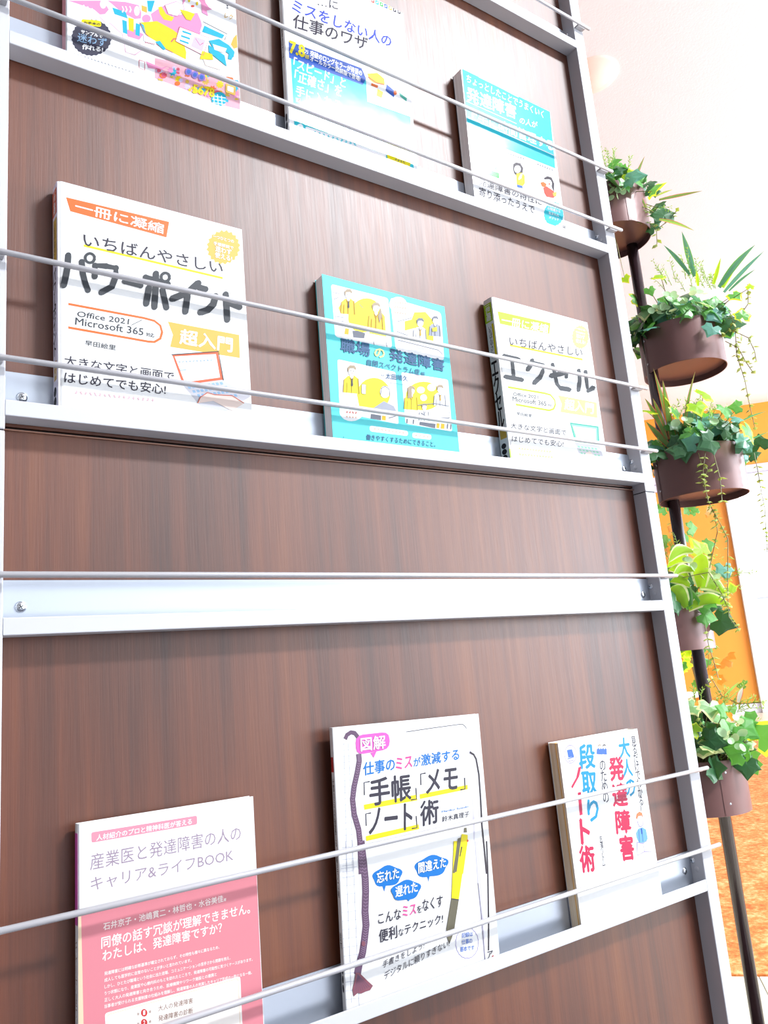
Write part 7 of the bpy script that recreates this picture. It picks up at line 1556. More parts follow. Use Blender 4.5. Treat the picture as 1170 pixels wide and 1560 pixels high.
def tray_mesh(h):
    bm = bmesh.new(); pr = [(0, h), (0, 0), (YP-.0002, 0), (YP-.0002, h+.0327), (YP-.0014, h+.0327), (YP-.0014, .0012), (.0012, .0012), (.0012, h)]
    a = [bm.verts.new((.0002, y, z)) for y, z in pr]; b = [bm.verts.new((W-.0002, y, z)) for y, z in pr]
    for i in range(8):
        j = (i+1) % 8; f = bm.faces.new((a[i], a[j], b[j], b[i])); f.material_index = 1 if i in (3, 4) else 0
    bm.faces.new(a[::-1]); bm.faces.new(b); bmesh.ops.recalc_face_normals(bm, faces=bm.faces)
    es = [e for e in bm.edges if abs(e.verts[0].co.x-e.verts[1].co.x) > .5 and e.verts[0].co.y < .0001]
    bmesh.ops.bevel(bm, geom=es, offset=.0008, segments=2, profile=.5, affect='EDGES')
    return bm
def screw_mesh(r=.0048):
    bm = bmesh.new(); lathe(bm, [(.0001, r*.42), (r*.35, r*.42), (r*.7, r*.33), (r*.93, r*.14), (r, 0)], 20)
    for a in (0, PI/2):     # cross slot
        v = [bm.verts.new(Matrix.Rotation(a, 3, 'Z') @ Vector(p)) for p in ((-r*.42, -r*.07, r*.44), (r*.42, -r*.07, r*.44), (r*.42, r*.07, r*.44), (-r*.42, r*.07, r*.44))]
        f = bm.faces.new(v); f.material_index = 1
    me = bpy.data.meshes.new('screw'); bm.to_mesh(me); bm.free(); me.materials.append(M['screw']); me.materials.append(M['dark'])
    for p in me.polygons: p.use_smooth = True
    return me
SCR = screw_mesh()
tray0 = tray_mesh(.0140).copy() if False else None
TZ = [1.8159, 1.4518, 1.0899, .9072, .5437, .1830]
tr_me = None
for z in TZ:
    if tr_me is None:
        o = link('tray', tray_mesh(.0141), [M['frame'], M['plate']]); tr_me = o.data
    else: o = share('tray', tr_me)
    o.location = (0, 0, z); rl(o)
    for x in (.0165, W-.0150):
        s = share('screw', SCR, o, Matrix.Translation((x, YP-.0014, .0245)) @ Matrix.Rotation(PI/2, 4, 'X') @ Matrix.Rotation(.5, 4, 'Z'))
    for sx, x in ((-1, W-.0002), (1, .0002)):
        s = share('corner_bolt', SCR, o, Matrix.Translation((x, YP-.0045, .0355)) @ Matrix.Rotation(sx*PI/2, 4, 'Y') @ Matrix.Scale(.8, 4))
        bm = bmesh.new(); lathe(bm, [(.0001, .0012), (.0028, .001), (.0035, 0)], 14); d = link('rivet', bm, M['frame'], o, True); d.matrix_local = Matrix.Translation((x, .011, .0255)) @ Matrix.Rotation(sx*PI/2, 4, 'Y')
# guard rods, welded to small feet on the post faces
rod_me = None; foot_me = None
for z in (1.9595, 1.8572, 1.5950, 1.4931, 1.2339, 1.1374, .9545, .6938, .5965, .2360):
    if rod_me is None:
        bm = bmesh.new(); tube(bm, [(-XO-.016, 0, 0), (-XO-.014, 0, 0), (W+XO+.0065, 0, 0), (W+XO+.008, 0, 0)], [.0016, .0026, .0026, .0016], 16); o = link('guard_rod', bm, M['rod'], None, True); rod_me = o.data
        bm = bmesh.new(); box(bm, -.0085, .0085, .0012, .0083, -.0019, .0016, 0, .0006); fo = bpy.data.meshes.new('rod_foot'); bmesh.ops.recalc_face_normals(bm, faces=bm.faces); bm.to_mesh(fo); bm.free(); fo.materials.append(M['rod']); foot_me = fo
    else: o = share('guard_rod', rod_me)
    o.location = (0, -.0084, z); rl(o)
    for x in (W+.0115, -.0115): share('rod_foot', foot_me, o, Matrix.Translation((x, 0, -.0015)))

# ---------------- books ----------------
PAL = {k: s2l(*v) for k, v in dict(white=(248, 248, 250), ink=(60, 55, 70), slate=(66, 70, 76), orange=(246, 120, 50), orangered=(240, 110, 70), yellow=(255, 236, 20), yel=(255, 240, 20), yel2=(255, 226, 40), gold=(240, 196, 90), goldp=(244, 205, 140), lime=(190, 228, 40), limep=(215, 235, 130),
 pinkpale=(250, 205, 215), pinkpale2=(252, 190, 205), skyp=(160, 200, 238), greyp=(222, 222, 232), skin=(255, 232, 222), teal=(60, 180, 160), mint=(150, 225, 190), amber=(250, 205, 30), hair=(178, 158, 130), ochre=(200, 160, 30), greyb=(120, 125, 140), greyb2=(170, 175, 190), greyl=(205, 208, 225),
 coral=(238, 120, 100), coralp=(246, 190, 160), navy=(36, 92, 140), cream=(250, 240, 150), cyan=(50, 205, 225), cyan2=(40, 190, 220), cyan3=(0, 160, 210), green=(70, 205, 90), blue=(70, 120, 215), blue2=(70, 90, 205), blue3=(40, 90, 190), blue4=(0, 130, 210), blue5=(0, 125, 215), blueill=(120, 185, 230),
 dkhair=(70, 62, 70), red=(235, 90, 70), red2=(220, 60, 60), bubble=(250, 160, 205), char=(72, 72, 90), rose=(225, 90, 120), lilac=(150, 130, 215), lilacp=(225, 210, 245), lilacp2=(226, 222, 242), pinkband=(240, 146, 158), pinklab=(240, 160, 180), cream2=(250, 224, 190), creamw=(252, 244, 238), mauve=(176, 156, 176),
 brown=(150, 115, 100), hot=(240, 90, 165), hot2=(245, 105, 205), ribbon=(112, 84, 112), ribbonl=(165, 135, 165), ribbonr=(150, 90, 105), olive=(118, 112, 92), crim=(215, 30, 85), rosep=(240, 170, 190), orange2=(235, 140, 90), black=(28, 26, 34)).items()}
inks = {}
def ink(c, gloss):
    k = (c, gloss)
    if k not in inks:
        inks[k] = mat('ink_' + c + ('_gloss' if gloss else ''), tuple(v*(.68 if c in ('white', 'creamw') else .58) for v in PAL[c]), .1 if gloss else .5, 0, .5 if gloss else .25, bump=((9, 9, 9), .10 if gloss else .05, .004))
    return inks[k]
dg = None
def glyphs(txt, bold, res=2):
    cu = bpy.data.curves.new('lettering', 'FONT'); cu.body = txt; cu.resolution_u = res;  cu.align_x = 'CENTER' if '\n' in txt else 'LEFT'; cu.space_line = .8
    o = bpy.data.objects.new('lettering', cu); C.objects.link(o)
    d = bpy.context.evaluated_depsgraph_get(); me = bpy.data.meshes.new_from_object(o.evaluated_get(d))
    v = [x.co[:2] for x in me.vertices]; f = [tuple(p.vertices) for p in me.polygons]
    bpy.data.objects.remove(o); bpy.data.curves.remove(cu); bpy.data.meshes.remove(me)
    return v, f
class Print:       # flat print on a face: local x right, z up (mm), stacked outwards (-y) in hair-thin ink layers
    def __init__(s, gloss, zmin=-99): s.zmin = zmin; s.rank = 0; s.v = []; s.f = []; s.mi = []; s.cols = []; s.g = gloss
    def ci(s, c):
        if c not in s.cols: s.cols.append(c)
        return s.cols.index(c)
    def add(s, pts, faces, c, sub=0):
        b = len(s.v); y = -(.00004 + .000003*s.rank + .0000005*sub); s.v += [(x/1000, y, max(z, s.zmin)/1000) for x, z in pts]
        i = s.ci(c)
        for f in faces: s.f.append(tuple(b+k for k in f)); s.mi.append(i)
    def text(s, txt, ox, oz, ux, uz, vx, vz, c, lay, bold):
        if bold < .012 and math.hypot(vx, vz) < (14 if '\n' not in txt else 400): bold = .012 if bold >= 0 else .004
        v, f = glyphs(txt, bold)
        if not v: return
        x0 = min(p[0] for p in v); x1 = max(p[0] for p in v); y0 = min(p[1] for p in v); y1 = max(p[1] for p in v)
        EM = math.hypot(vx, vz) if abs(ux) > abs(vz)*.8 or '\n' not in txt else abs(ux)
        dxs = [(0, 0)] if bold <= 0 else [(0, 0), (bold, 0), (-bold, 0), (0, bold), (0, -bold)]
        for k_, (bx, by) in enumerate(dxs): s.add([(ox + bx*EM + ux*(p[0]-x0)/(x1-x0) + vx*(p[1]-y0)/(y1-y0), oz + by*EM + uz*(p[0]-x0)/(x1-x0) + vz*(p[1]-y0)/(y1-y0)) for p in v], f, c, k_)
    def poly(s, q, c, lay): s.add([(q[i], q[i+1]) for i in range(0, len(q), 2)], [tuple(range(len(q)//2))], c)
    def line(s, q, wd, c, lay):
        p = [Vector((q[i], q[i+1])) for i in range(0, len(q), 2)]; p = [a for i, a in enumerate(p) if i == 0 or (a-p[i-1]).length > 1e-4]
        if len(p) < 2: return
        L = []; R_ = []
        for i, a in enumerate(p):
            d = (p[min(i+1, len(p)-1)] - p[max(i-1, 0)])
            d = d.normalized() if d.length > 1e-6 else Vector((1, 0)); n = Vector((-d.y, d.x))*max(wd*1.2, .42)/2; L.append(a+n); R_.append(a-n)
        m = len(p); s.add([tuple(a) for a in L+R_], [(i, i+1, m+i+1, m+i) for i in range(m-1)], c)
    def run(s, items):
        its = sorted(items, key=lambda it: it[9 if it[0] == 'T' else -1])
        for it in its:
            s.rank += 1
            if it[0] == 'T': s.text(it[1], *it[2:])
            elif it[0] == 'P': s.poly(*it[1:])
            else: s.line(*it[1:])
    def build(s, name, parent, mtx=None):
        me = bpy.data.meshes.new(name); me.from_pydata(s.v, [], s.f); me.update()
        for c in s.cols: me.materials.append(ink(c, s.g))
        me.polygons.foreach_set('material_index', s.mi)
        o = share(name, me, parent, mtx); return o
BOOKS = {
 'B1': (.0506, .0026, 1.4540, 0, .0053, .1837, .2600, .0165, 'white', 'softcover design manual with pink and yellow cartoon illustrations, left in the top row', 'L', 'spine_pink', 0, 1),
 'B2': (.2936, .0029, 1.4540, .0241, .0313, .1862, .2750, .0085, 'white', 'white book with blue title lettering and a turquoise paper band, middle of the top row', 'L', 'cover_white', 0, 1),
 'B3': (.5727, .0014, 1.4540, 0, .0147, .1767, .2140, .0180, 'white', 'turquoise and white book with small figures on its cover, right in the top row', 'R', 'paper', 0, 1),
 'B4': (.0421, .0015, 1.0921, 0, -.0014, .1854, .2315, .0179, 'white', 'large white computer guide with orange banner and black katakana title', 'L', 'cover_lilac', .0032, 0),
 'B5': (.3210, .0015, 1.0921, .0140, .0167, .1766, .2051, .0155, 'teal', 'turquoise book with four illustrated panels of office workers on its cover', 'R', 'paper', 0, 0),
 'B6': (.5816, .0020, 1.0921, 0, .0029, .1861, .2324, .0173, 'white', 'white computer guide with lime green banner and dark katakana title', 'L', 'cover_white', .0032, 0),
 'B7': (.0553, .0035, .5459, .0209, .0110, .1532, .2102, .0084, 'white', 'book with white top and pink paper band, left in the lowest row', 'L', 'cover_mat', 0, 0),
 'B8': (.2910, .0051, .5459, 0, .0244, .1896, .2598, .0060, 'white', 'tall white book showing a purple ribbon and a yellow pen, middle of the lowest row', 'L', 'cover_mat', .001, 0),
 'B9': (.6048, .0028, .5459, .0029, -.0055, .1474, .2106, .0157, 'white', 'small white book with vertical crimson and blue title, right in the lowest row', 'R', 'paper_y', 0, 0)}
SPINE = {  # text on visible spines: (kind, text, v_top mm, v_bottom mm, x0 frac, x1 frac, colour, bold)
 'B4': [('P', None, 226, 200, 0, 1, 'orangered', 0), ('T', '一\n冊\nに\n凝\n縮', 224, 202, .25, .75, 'white', .02), ('P', None, 196, 152, .25, 1, 'gold', 0), ('T', 'い\nち\nば\nん\nや\nさ\nし\nい', 192, 150, .3, .7, 'ink', 0), ('T', 'パ\nワ\nｌ\nポ\nイ\nン\nト', 146, 62, .15, .8, 'black', .04), ('P', None, 56, 38, .3, .9, 'gold', 0), ('T', '超\n入\n門', 55, 39, .4, .8, 'white', .02), ('T', '●\n●', 32, 14, .2, .8, 'black', 0)],
 'B6': [('P', None, 226, 200, 0, 1, 'lime', 0), ('T', '一\n冊\nに\n凝\n縮', 224, 202, .2, .8, 'white', .02), ('P', None, 196, 148, .75, 1, 'yellow', 0), ('T', 'い\nち\nば\nん\nや\nさ\nし\nい', 194, 150, .3, .7, 'ink', 0), ('T', 'エ\nク\nセ\nル', 145, 55, .1, .9, 'black', .045), ('P', None, 52, 40, .2, 1, 'gold', 0), ('T', '●\n●\n●', 34, 12, .2, .8, 'black', 0)],
 'B2': [('T', 'ミ\nス\nを\nし\nな\nい', 272, 200, .25, .75, 'black', .01), ('T', '仕\n事\nの\nワ\nザ', 170, 110, .25, .75, 'black', .01), ('T', '●\n●', 40, 18, .2, .8, 'black', 0)],
 'B7': [('P', None, 203, 135, 0, 1, 'hot2', 0), ('T', 'キ\nャ\nリ\nア\n&\nラ\nイ\nフ\nB\nO\nO\nK', 125, 15, .25, .75, 'brown', 0)],
 'B8': [('P', None, 232, 218, 0, 1, 'red2', 0), ('T', '仕\n事\nの\nミ\nス\nが\n激\n減\nす\nる', 212, 150, .2, .8, 'black', .01), ('T', '手\n帳\nメ\nモ\nノ\nー\nト\n術', 146, 105, .2, .8, 'black', .02), ('T', '鈴\n木', 75, 60, .2, .8, 'black', 0), ('T', '●\n●\n●', 46, 24, .2, .8, 'black', 0)],
 'B1': []}
for key, (x, y, z, lean, roll, w_, h_, t_, cov, label, side, sidem, rad, gloss) in BOOKS.items():
    o = thing('book', label, 'book', group='books displayed on the rack')
    o.matrix_world = Matrix.Translation((x, y, z)) @ Matrix.Rotation(-lean, 4, 'X') @ Matrix.Rotation(roll, 4, 'Y')
    cm_ = M['cover_teal'] if cov == 'teal' else (M['cover_white'] if gloss else M['cover_mat'])
    ct = .0005; tz_ = {1.4540: 1.4518, 1.0921: 1.0899, .5459: .5437}[z]; zb_ = max(0, (tz_ + .0015 + w_*math.sin(max(roll, 0)) - z)/math.cos(roll))
    if side == 'L':      # spine on the left: a soft rounded jacket wraps it
        boxo('page_block', ct+.0002, w_-.001, ct+.0001, t_-ct-.0001, zb_+.0008, h_-.0008, M['paper'], o)
        bm = bmesh.new(); prof = []
        if rad:
            prof += [(w_, 0), (rad*1.6, 0)] + [(rad*1.6*(1-math.sin(a*PI/16)), rad*(1-math.cos(a*PI/16))) for a in range(1, 9)] + [(0, t_-rad*.5), (rad*.5, t_), (w_, t_)]
        else: prof += [(w_, 0), (.0012, 0), (0, .0012), (0, t_-.001), (.001, t_), (w_, t_)]
        inner = [(w_, t_-ct)] + [(max(px_, ct), min(max(py_, ct), t_-ct)) for px_, py_ in prof[::-1][1:-1]] + [(w_, ct)]
        pr = prof + inner
        a = [bm.verts.new((p[0], p[1], zb_)) for p in pr]; b = [bm.verts.new((p[0], p[1], h_)) for p in pr]; n = len(pr)
        for i in range(n):
            j = (i+1) % n
            if (a[i].co-a[j].co).length > 1e-7: bm.faces.new((a[i], a[j], b[j], b[i]))
        for i in range(len(prof)-1):
            for r_ in (a, b):
                q = [r_[i], r_[i+1], r_[n-2-i], r_[n-1-i]]
                try: bm.faces.new(q if r_ is b else q[::-1])
                except Exception: pass
        bmesh.ops.recalc_face_normals(bm, faces=bm.faces)
        jk = link('cover', bm, [cm_, M[sidem]], o)
        for p in jk.data.polygons:
            if p.normal.x < -.75: p.material_index = 1
    else:
        pm = M[sidem]; boxo('page_block', .0008, w_-ct, ct, t_-ct, zb_+.0008, h_-.0008, pm, o)
        boxo('front_cover', 0, w_, 0, ct-.0001, zb_, h_, cm_, o)
        boxo('back_cover', 0, w_, t_-ct+.0001, t_, zb_, h_, M['cover_teal'] if cov == 'teal' else (mat('dark_back_cover', (.03, .03, .05), .4) if key == 'B3' else cm_), o)
        boxo('spine', w_-ct+.0001, w_, ct, t_-ct, zb_, h_, cm_, o)
        if key == 'B3': boxo('flyleaf', .0004, w_-.001, t_-ct-.0018, t_-ct-.0008, zb_+.0004, h_-.0004, M['paper'], o)
        if key == 'B9':
            boxo('flyleaf', .0003, w_-.001, .0042, .0052, zb_+.0006, h_-.0006, mat('amber_page', s2l(240, 190, 90), .6), o)
    P_ = Print(gloss, zb_*1000+.3); P_.run(PRINT[key]); pr_ = P_.build('cover_print', o)
    if key in SPINE and SPINE[key]:
        S_ = Print(0)
        for kd, tx, v1, v0, f0, f1, c, bo in SPINE[key]:
            tt = t_*1000; a0 = .6 + (tt-1.2-rad*500)*f0; a1 = .6 + (tt-1.2-rad*500)*f1
            S_.rank += 1
            if kd == 'P': S_.poly([a0, v0, a1, v0, a1, v1, a0, v1], c, 1)
            else: S_.text(tx, a0, v0, a1-a0, 0, 0, v1-v0, c, 3, bo)
        S_.build('spine_print', o, Matrix.Translation((0, t_, 0)) @ Matrix.Rotation(-PI/2, 4, 'Z'))
    if key == 'B8':
        boxo('flyleaf', w_-.014, w_-.0004, t_-.0018, t_-.0009, zb_+.001, h_-.0005, M['cover_mat'], o)

# ---------------- plant stand ----------------
PX, PY = 1.405, .342
st = thing('plant_stand', 'tall dark brown pole stand carrying five staggered round steel pots, beside the rack', 'plant stand', (PX, PY, 0))
bm = bmesh.new(); tube(bm, [(0, 0, .012), (0, 0, 1.95)], .0125, 20); link('pole', bm, M['pole'], st, True)
bm = bmesh.new(); lathe(bm, [(.0001, 0), (.14, 0), (.14, .006), (.135, .010), (.02, .012), (.0001, .012)], 48); link('base_plate', bm, M['pole'], st, True)
PR, PH = .09, .10
bm = bmesh.new(); lathe(bm, [(.0001, .014), (PR-.002, .014), (PR-.002, .0005), (PR-.001, 0), (PR, .0005), (PR, PH-.0005), (PR-.001, PH), (PR-.002, PH-.0005), (PR-.002, .016), (.0001, .016)], 64)
pot_me = bpy.data.meshes.new('flower_pot'); bm.to_mesh(pot_me); bm.free(); pot_me.materials.append(M['pot'])
for p in pot_me.polygons: p.use_smooth = True
try: pot_me.set_sharp_from_angle(angle=math.radians(40))
except Exception: pass
bm = bmesh.new(); lathe(bm, [(.0001, PH-.016), (.05, PH-.018), (PR-.0025, PH-.022)], 32); soil_me = bpy.data.meshes.new('moss_fill'); bm.to_mesh(soil_me); bm.free(); soil_me.materials.append(M['soil'])
bm = bmesh.new(); lathe(bm, [(.0001, .0012), (.002, .001), (.0028, 0)], 12); riv_me = bpy.data.meshes.new('rivet'); bm.to_mesh(riv_me); bm.free(); riv_me.materials.append(M['screw'])
for k, P in PLANTS.items():
    cx, cy, cz = P['c']
    po = share('flower_pot', pot_me, st, Matrix.Translation((cx-PX, cy-PY, cz)))
    share('moss_fill', soil_me, po)
    # overlapping seam with two rivets, turned as in the photograph
    s = {1: .62, 2: -.83, 3: -.9, 4: -.9, 5: .55}[k]; va = math.atan2(cy+.692, cx+.117) + PI; a = va + math.asin(s)
    for dz in (.022, .078): share('rivet', riv_me, po, Matrix.Rotation(a, 4, 'Z') @ Matrix.Translation((PR, 0, dz)) @ Matrix.Rotation(PI/2, 4, 'Y'))
    bm = bmesh.new()
    for j in range(7):
        for zz in (.001, PH-.001): bm.verts.new(((PR+.0008)*math.cos(a+(j-5)*.03), (PR+.0008)*math.sin(a+(j-5)*.03), zz))
    bm.verts.ensure_lookup_table()
    for j in range(6): bm.faces.new((bm.verts[2*j], bm.verts[2*j+2], bm.verts[2*j+3], bm.verts[2*j+1]))
    link('seam_strip', bm, M['pot'], po, True)
    bm = bmesh.new(); tube(bm, [(PX-cx, PY-cy, .02), (0, 0, .02)], .004, 8); link('pot_bracket', bm, M['pole'], po)

# leaves
def lmat(n, c, tr=.35, r=.35): return mat(n, c, r, 0, .5, trans=tr)
LM = dict(d=lmat('leaf_deep_green', (.035, .13, .05), .12), t=lmat('leaf_blue_green', (.10, .30, .24), .2), g=lmat('leaf_green', (.10, .34, .07), .3), y=lmat('leaf_yellow_green', (.30, .58, .03), .45), v=lmat('leaf_sage', (.24, .45, .20), .25),
 cream=lmat('leaf_cream_edge', (.80, .85, .42), .35), yel=lmat('leaf_yellow_edge', (.72, .85, .05), .5), red=lmat('leaf_red_edge', (.70, .14, .09), .4), rg=lmat('leaf_olive_stripe', (.18, .32, .10), .35), mint=lmat('leaf_mint', (.45, .72, .42), .3, .3), fern=lmat('leaf_fern', (.24, .40, .10), .35), vine=lmat('leaf_vine', (.42, .52, .20), .35), stem=lmat('stem_brown_green', (.22, .20, .07), .1), pk=lmat('leaf_white_pink', (.8, .7, .66), .3), dry=lmat('leaf_dry_orange', (.75, .25, .05), .4))
def ivy_mesh(name, body, edge, seed):
    r = random.Random(seed); out = [(0, -.06), (.20, -.30), (.46, -.24), (.46, -.04), (.58, .20), (.40, .27), (.24, .42), (0, .72)]
    out = out + [(-x, y) for x, y in out[-2:0:-1]]; n = len(out); bm = bmesh.new()
    def zf(x, y): return -.35*(x*x) - .25*y*y + .10*abs(x)
    o_ = [bm.verts.new((x+r.uniform(-.03, .03), y+r.uniform(-.03, .03), zf(x, y)+r.uniform(-.04, .04))) for x, y in out]
    i_ = [bm.verts.new((x*.78, .05+(y-.05)*.78, zf(x*.78, y*.78)+.01)) for x, y in out]
    c0 = bm.verts.new((0, .08, .03))
    for k in range(n):
        j = (k+1) % n; f = bm.faces.new((o_[k], o_[j], i_[j], i_[k])); f.material_index = 1
        bm.faces.new((i_[k], i_[j], c0))
    m = bpy.data.meshes.new('leaf'); bm.to_mesh(m); bm.free(); m.materials.append(LM[body]); m.materials.append(LM[edge])
    return m
IVY = {k: [ivy_mesh(k, b, e, s) for s in (1, 2, 3)] for k, (b, e) in dict(y=('y', 'yel'), g=('g', 'g'), d=('d', 'd'), t=('t', 't'), gy=('g', 'yel'), v=('v', 'cream'), dry=('dry', 'dry')).items()}
def round_mesh():
    bm = bmesh.new(); c0 = bm.verts.new((0, .5, -.06)); ring = [bm.verts.new((.42*math.sin(2*PI*k/10), .5-.5*math.cos(2*PI*k/10), .03)) for k in range(10)]
    for k in range(10): bm.faces.new((ring[k], ring[(k+1) % 10], c0))
    m = bpy.data.meshes.new('round_leaf'); bm.to_mesh(m); bm.free(); m.materials.append(LM['mint'])
    for p in m.polygons: p.use_smooth = True
    return m
RND = round_mesh()
CAMP = Vector((-.1172, -.692, .85))
BK_ = dict(r=('rg', 'red'), g=('t', 'g'), y=('y', 'yel'), v=('y', 'cream'), g2=('g', 'v'), w=('pk', 'red'))
def blade(b, t, wd, kind, parent, off):
    b = Vector(b); t = Vector(t); d = t-b; L = d.length; d = d/L
    view = ((b+t)/2-CAMP).normalized(); s = d.cross(view).normalized(); up = s.cross(d)
    tw = rnd.uniform(-.35, .35); wd *= 1.7; s2 = s*math.cos(tw)+up*math.sin(tw); sag = Vector((0, 0, rnd.uniform(.0, .10)*L))
    if kind in ('v', 'g2'): sag = Vector((0, 0, .22*L))
    bm = bmesh.new(); rows = []; N = 8
    for i in range(N+1):
        u = i/N; p = b+d*(L*u)+sag*math.sin(PI*u)
        wv = wd*(.45+.55*math.sin(min(1, u*1.5)*PI/2))*(1-u**2.2)+.0003
        if kind in ('v', 'g2'): wv = wd*math.sin(PI*(.12+.88*u))**.8+.0003 if u < 1 else .0003
        rows.append([bm.verts.new(p+s2*wv/2*q - up*(abs(q)*-.18*wv)-off) for q in (-1, -.72, 0, .72, 1)])
    for i in range(N):
        for q in range(4):
            f = bm.faces.new((rows[i][q], rows[i][q+1], rows[i+1][q+1], rows[i+1][q])); f.material_index = 1 if q in (0, 3) else 0
    b_, e_ = BK_[kind]; o = link('blade_leaf', bm, [LM[b_], LM[e_]], parent, True); return o
def facing(pos, spread=.7, roll=None):     # a leaf frame turned loosely outwards and up, away from the pot
    n = Vector((rnd.gauss(-.55, spread), rnd.gauss(-.6, spread), rnd.gauss(.35, spread*.7))).normalized()
    q = n.to_track_quat('Z', 'Y').to_matrix().to_4x4(); return q @ Matrix.Rotation(rnd.uniform(-PI, PI) if roll is None else roll, 4, 'Z')
def sprig(bm, a, b, n, ls, mi=0, stem_mi=1):   # feathery fern twig
    a = Vector(a); b = Vector(b); d = (b-a).normalized(); L = (b-a).length
    tube(bm, [a, (a+b)/2+Vector((0, 0, .004)), b], [.0008, .0006, .0003], 4)
    for i in range(n):
        u = (i+1)/n; p = a+(b-a)*u+Vector((0, 0, .004*math.sin(PI*u)))
        for k in range(2):
            side_ = Matrix.Rotation(rnd.uniform(0, 2*PI), 3, d) @ d.orthogonal().normalized(); q = (d*.8+side_).normalized()*ls*rnd.uniform(.7, 1.1)
            w2 = q.cross(Vector((rnd.uniform(-1, 1), rnd.uniform(-1, 1), rnd.uniform(-1, 1)))).normalized()*ls*.13
            v = [bm.verts.new(x) for x in (p, p+q*.5+w2, p+q, p+q*.5-w2)]; bm.faces.new(v)
def vine(pts, parent, off, name='trailing_vine', ls=.013):
    p = [Vector(pts[i:i+3])-off for i in range(0, len(pts), 3)]; bm = bmesh.new(); path = []
    for i in range(len(p)-1):
        for k in range(6): path.append(p[i].lerp(p[i+1], k/6))
    path.append(p[-1]); tube(bm, path, .0009, 5)
    for f in bm.faces: f.material_index = 1
    acc = 0
    for i in range(1, len(path)):
        acc += (path[i]-path[i-1]).length
        if acc < .0085: continue
        acc = 0; d = (path[i]-path[i-1]).normalized()
        for k in range(2 if rnd.random() < .6 else 1):
            sd = Matrix.Rotation(rnd.uniform(0, 2*PI), 3, d) @ d.orthogonal().normalized(); q = (sd+d*.5).normalized(); L = ls*rnd.uniform(.7, 1.25)
            w2 = q.cross(d).normalized()*L*.38; w3 = w2.cross(q).normalized()*L*.12; a = path[i]
            v = [bm.verts.new(x) for x in (a, a+q*L*.45+w2, a+q*L, a+q*L*.45-w2, a+q*L*.45+w3, a+q*L*.45-w3)]
            for t_ in ((0, 1, 4), (1, 2, 4), (2, 3, 4), (3, 0, 4), (0, 5, 1), (1, 5, 2), (2, 5, 3), (3, 5, 0)): bm.faces.new([v[j] for j in t_])
    return link(name, bm, [LM['vine'], LM['stem']], parent)
PL = {1: 'topmost potted foliage on the plant stand, ivy with red tipped blades', 2: 'second potted foliage from the top, tall green blades and pale round leaves', 3: 'third potted foliage from the top, red striped blades and long hanging vines',
      4: 'fourth potted foliage from the top, broad lime and cream striped leaves', 5: 'lowest potted foliage on the plant stand, cream edged variegated ivy'}
for k, P in PLANTS.items():
    c0 = Vector(P['c']); base = c0+Vector((0, 0, PH-.02))
    t = thing('potted_plant', PL[k], 'plant', base, 'plants in the pots of the stand')
    for x in P['b']:
        if k == 4: x = list(x); x[6] *= 1.25
        blade(x[:3], x[3:6], x[6], x[7], t, base)
    def put(pos, size, kind, mesh=None):
        m = Matrix.Translation(Vector(pos)-base) @ facing(pos, .45) @ Matrix.Scale(size, 4)
        return share('round_leaf' if mesh else 'leaf', mesh or rnd.choice(IVY[kind]), t, m)
    stems = bmesh.new()
    for x in P['i']:
        put(x[:3], x[3]*1.35, x[4]); a = Vector(x[:3])-base; r0 = Vector((a.x*.25, a.y*.25, 0)); tube(stems, [r0, r0.lerp(a, .6)+Vector((0, 0, .012)), a], [.0012, .001, .0007], 5)
    for x in P['r']:
        for q in range(2): put((x[0]+rnd.uniform(-.006, .006), x[1]+rnd.uniform(-.006, .006), x[2]+rnd.uniform(-.005, .005)), rnd.uniform(.015, .021), '', RND)
    dome = {1: 50, 2: 110, 3: 120, 4: 26, 5: 80}[k]
    for i in range(dome):       # the dense lower foliage over the rim
        a = rnd.uniform(0, 2*PI); r = .112*math.sqrt(rnd.random()); zz = PH*1.02+.075*(1-(r/.12)**2)*rnd.uniform(.25, 1)-(.018 if r > .1 else 0)
        put((c0.x+r*math.cos(a), c0.y+r*math.sin(a), c0.z+zz), rnd.uniform(.030, .052), rnd.choice(['d', 'd', 't', 'g', 'd', 'v' if k in (2, 5) else 'd', 'g' if k != 3 else 't']))
    link('stems', stems, LM['stem'], t)
    bm = bmesh.new()
    for a, b in [(x[:3], x[3:]) for x in P['f']]:
        a = Vector(a)-base; b = Vector(b)-base; sprig(bm, a, b, 9, .010)
        for q in range(2): o_ = Vector((rnd.uniform(-.02, .02), rnd.uniform(-.02, .02), rnd.uniform(-.01, .005))); sprig(bm, a+o_, b+o_*1.8, 8, .009)
    for q in range(14):
        a = rnd.uniform(0, 2*PI); r = .085*math.sqrt(rnd.random()); p = Vector((r*math.cos(a), r*math.sin(a), .01)); sprig(bm, p, p*1.25+Vector((0, 0, rnd.uniform(.03, .065))), 8, .009)
    o = link('fern_foliage', bm, LM['fern'], t); o['kind'] = 'stuff'
    for v in P['v']: vine(v, t, base)

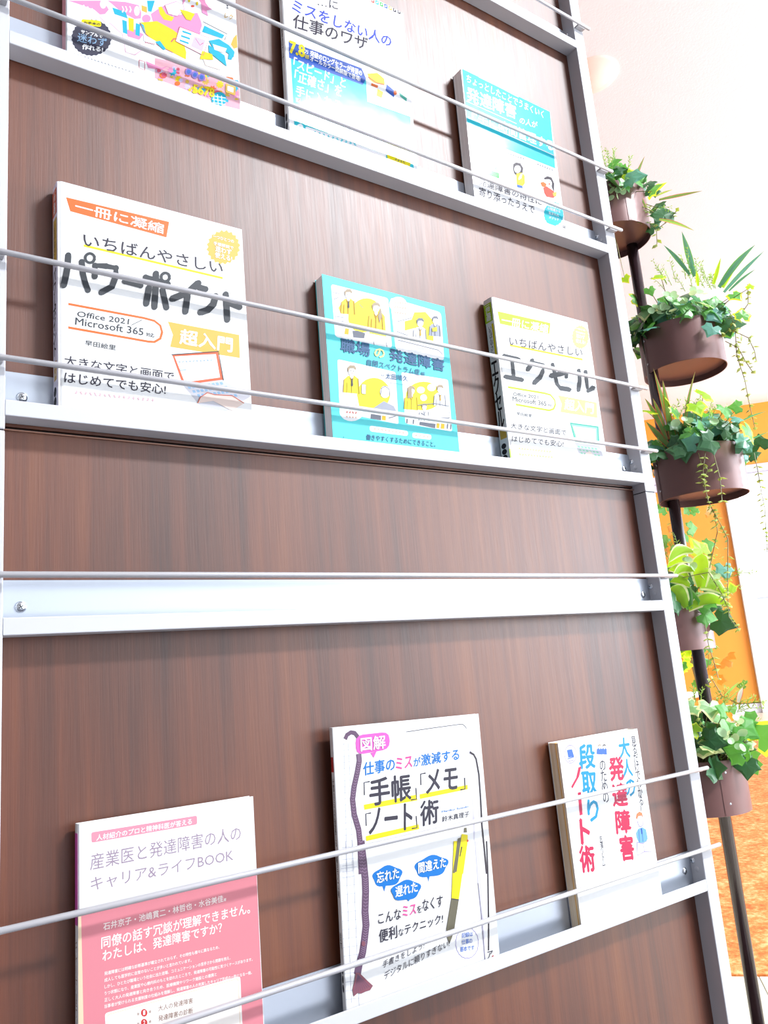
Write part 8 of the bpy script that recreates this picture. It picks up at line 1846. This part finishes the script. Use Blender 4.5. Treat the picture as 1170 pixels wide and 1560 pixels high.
# ---------------- things further back, seen between the rack and the stand ----------------
cb = thing('plant_stool', 'slim round white plant stool far behind the stand on the orange carpet', 'stool', (3.20, 1.76, .004))
bm = bmesh.new(); lathe(bm, [(.0001, .63), (.15, .63), (.155, .64), (.15, .65), (.0001, .65)], 32); link('seat', bm, M['wall'], cb, True)
for q in range(3):
    bm = bmesh.new(); a = q*2*PI/3; tube(bm, [(.13*math.cos(a), .13*math.sin(a), 0), (.09*math.cos(a), .09*math.sin(a), .63)], .012, 8); link('leg', bm, M['wall'], cb, True)
def bush(name, label, x, y, z, H, R, kind, nleaf, size, pk=None, seed=1):
    t = thing(name, label, 'plant', (x, y, z)); r = random.Random(seed)
    bm = bmesh.new(); lathe(bm, [(.0001, 0), (.06, 0), (.085, .13), (.078, .13), (.07, .11), (.0001, .11)], 28); link('pot', bm, M['wall'], t, True)
    bm = bmesh.new()
    for i in range(14):
        a = r.uniform(0, 2*PI); tp = Vector((R*math.cos(a)*r.uniform(.2, .9), R*math.sin(a)*r.uniform(.2, .9), H*r.uniform(.5, 1))); tube(bm, [(0, 0, .1), tp*.5+Vector((0, 0, .08)), tp], [.004, .003, .001], 5)
    link('stems', bm, LM['stem'], t)
    for i in range(nleaf):
        a = r.uniform(0, 2*PI); u = r.random(); rr = R*math.sqrt(r.random())*(1-.4*abs(u-.4)); pos = (rr*math.cos(a), rr*math.sin(a), .12+(H-.12)*u)
        share('leaf', r.choice(IVY[kind] if not (pk and r.random() < .4) else pk), t, Matrix.Translation(pos) @ facing(pos, .8) @ Matrix.Scale(size*r.uniform(.7, 1.2), 4))
    return t
bush('potted_plant', 'bright yellow green bushy plant on the slim white stool far behind the stand', 3.20, 1.76, .656, .34, .17, 'y', 110, .07, IVY['gy'], 5)
DRY = [ivy_mesh('dry', 'dry', 'dry', s) for s in (7, 8)]
tb = bush('floor_plant', 'tall reddish orange leaved plant far back against the orange wall', 6.9, 4.1, .004, 2.35, .45, 'g', 150, .13, DRY, 9)
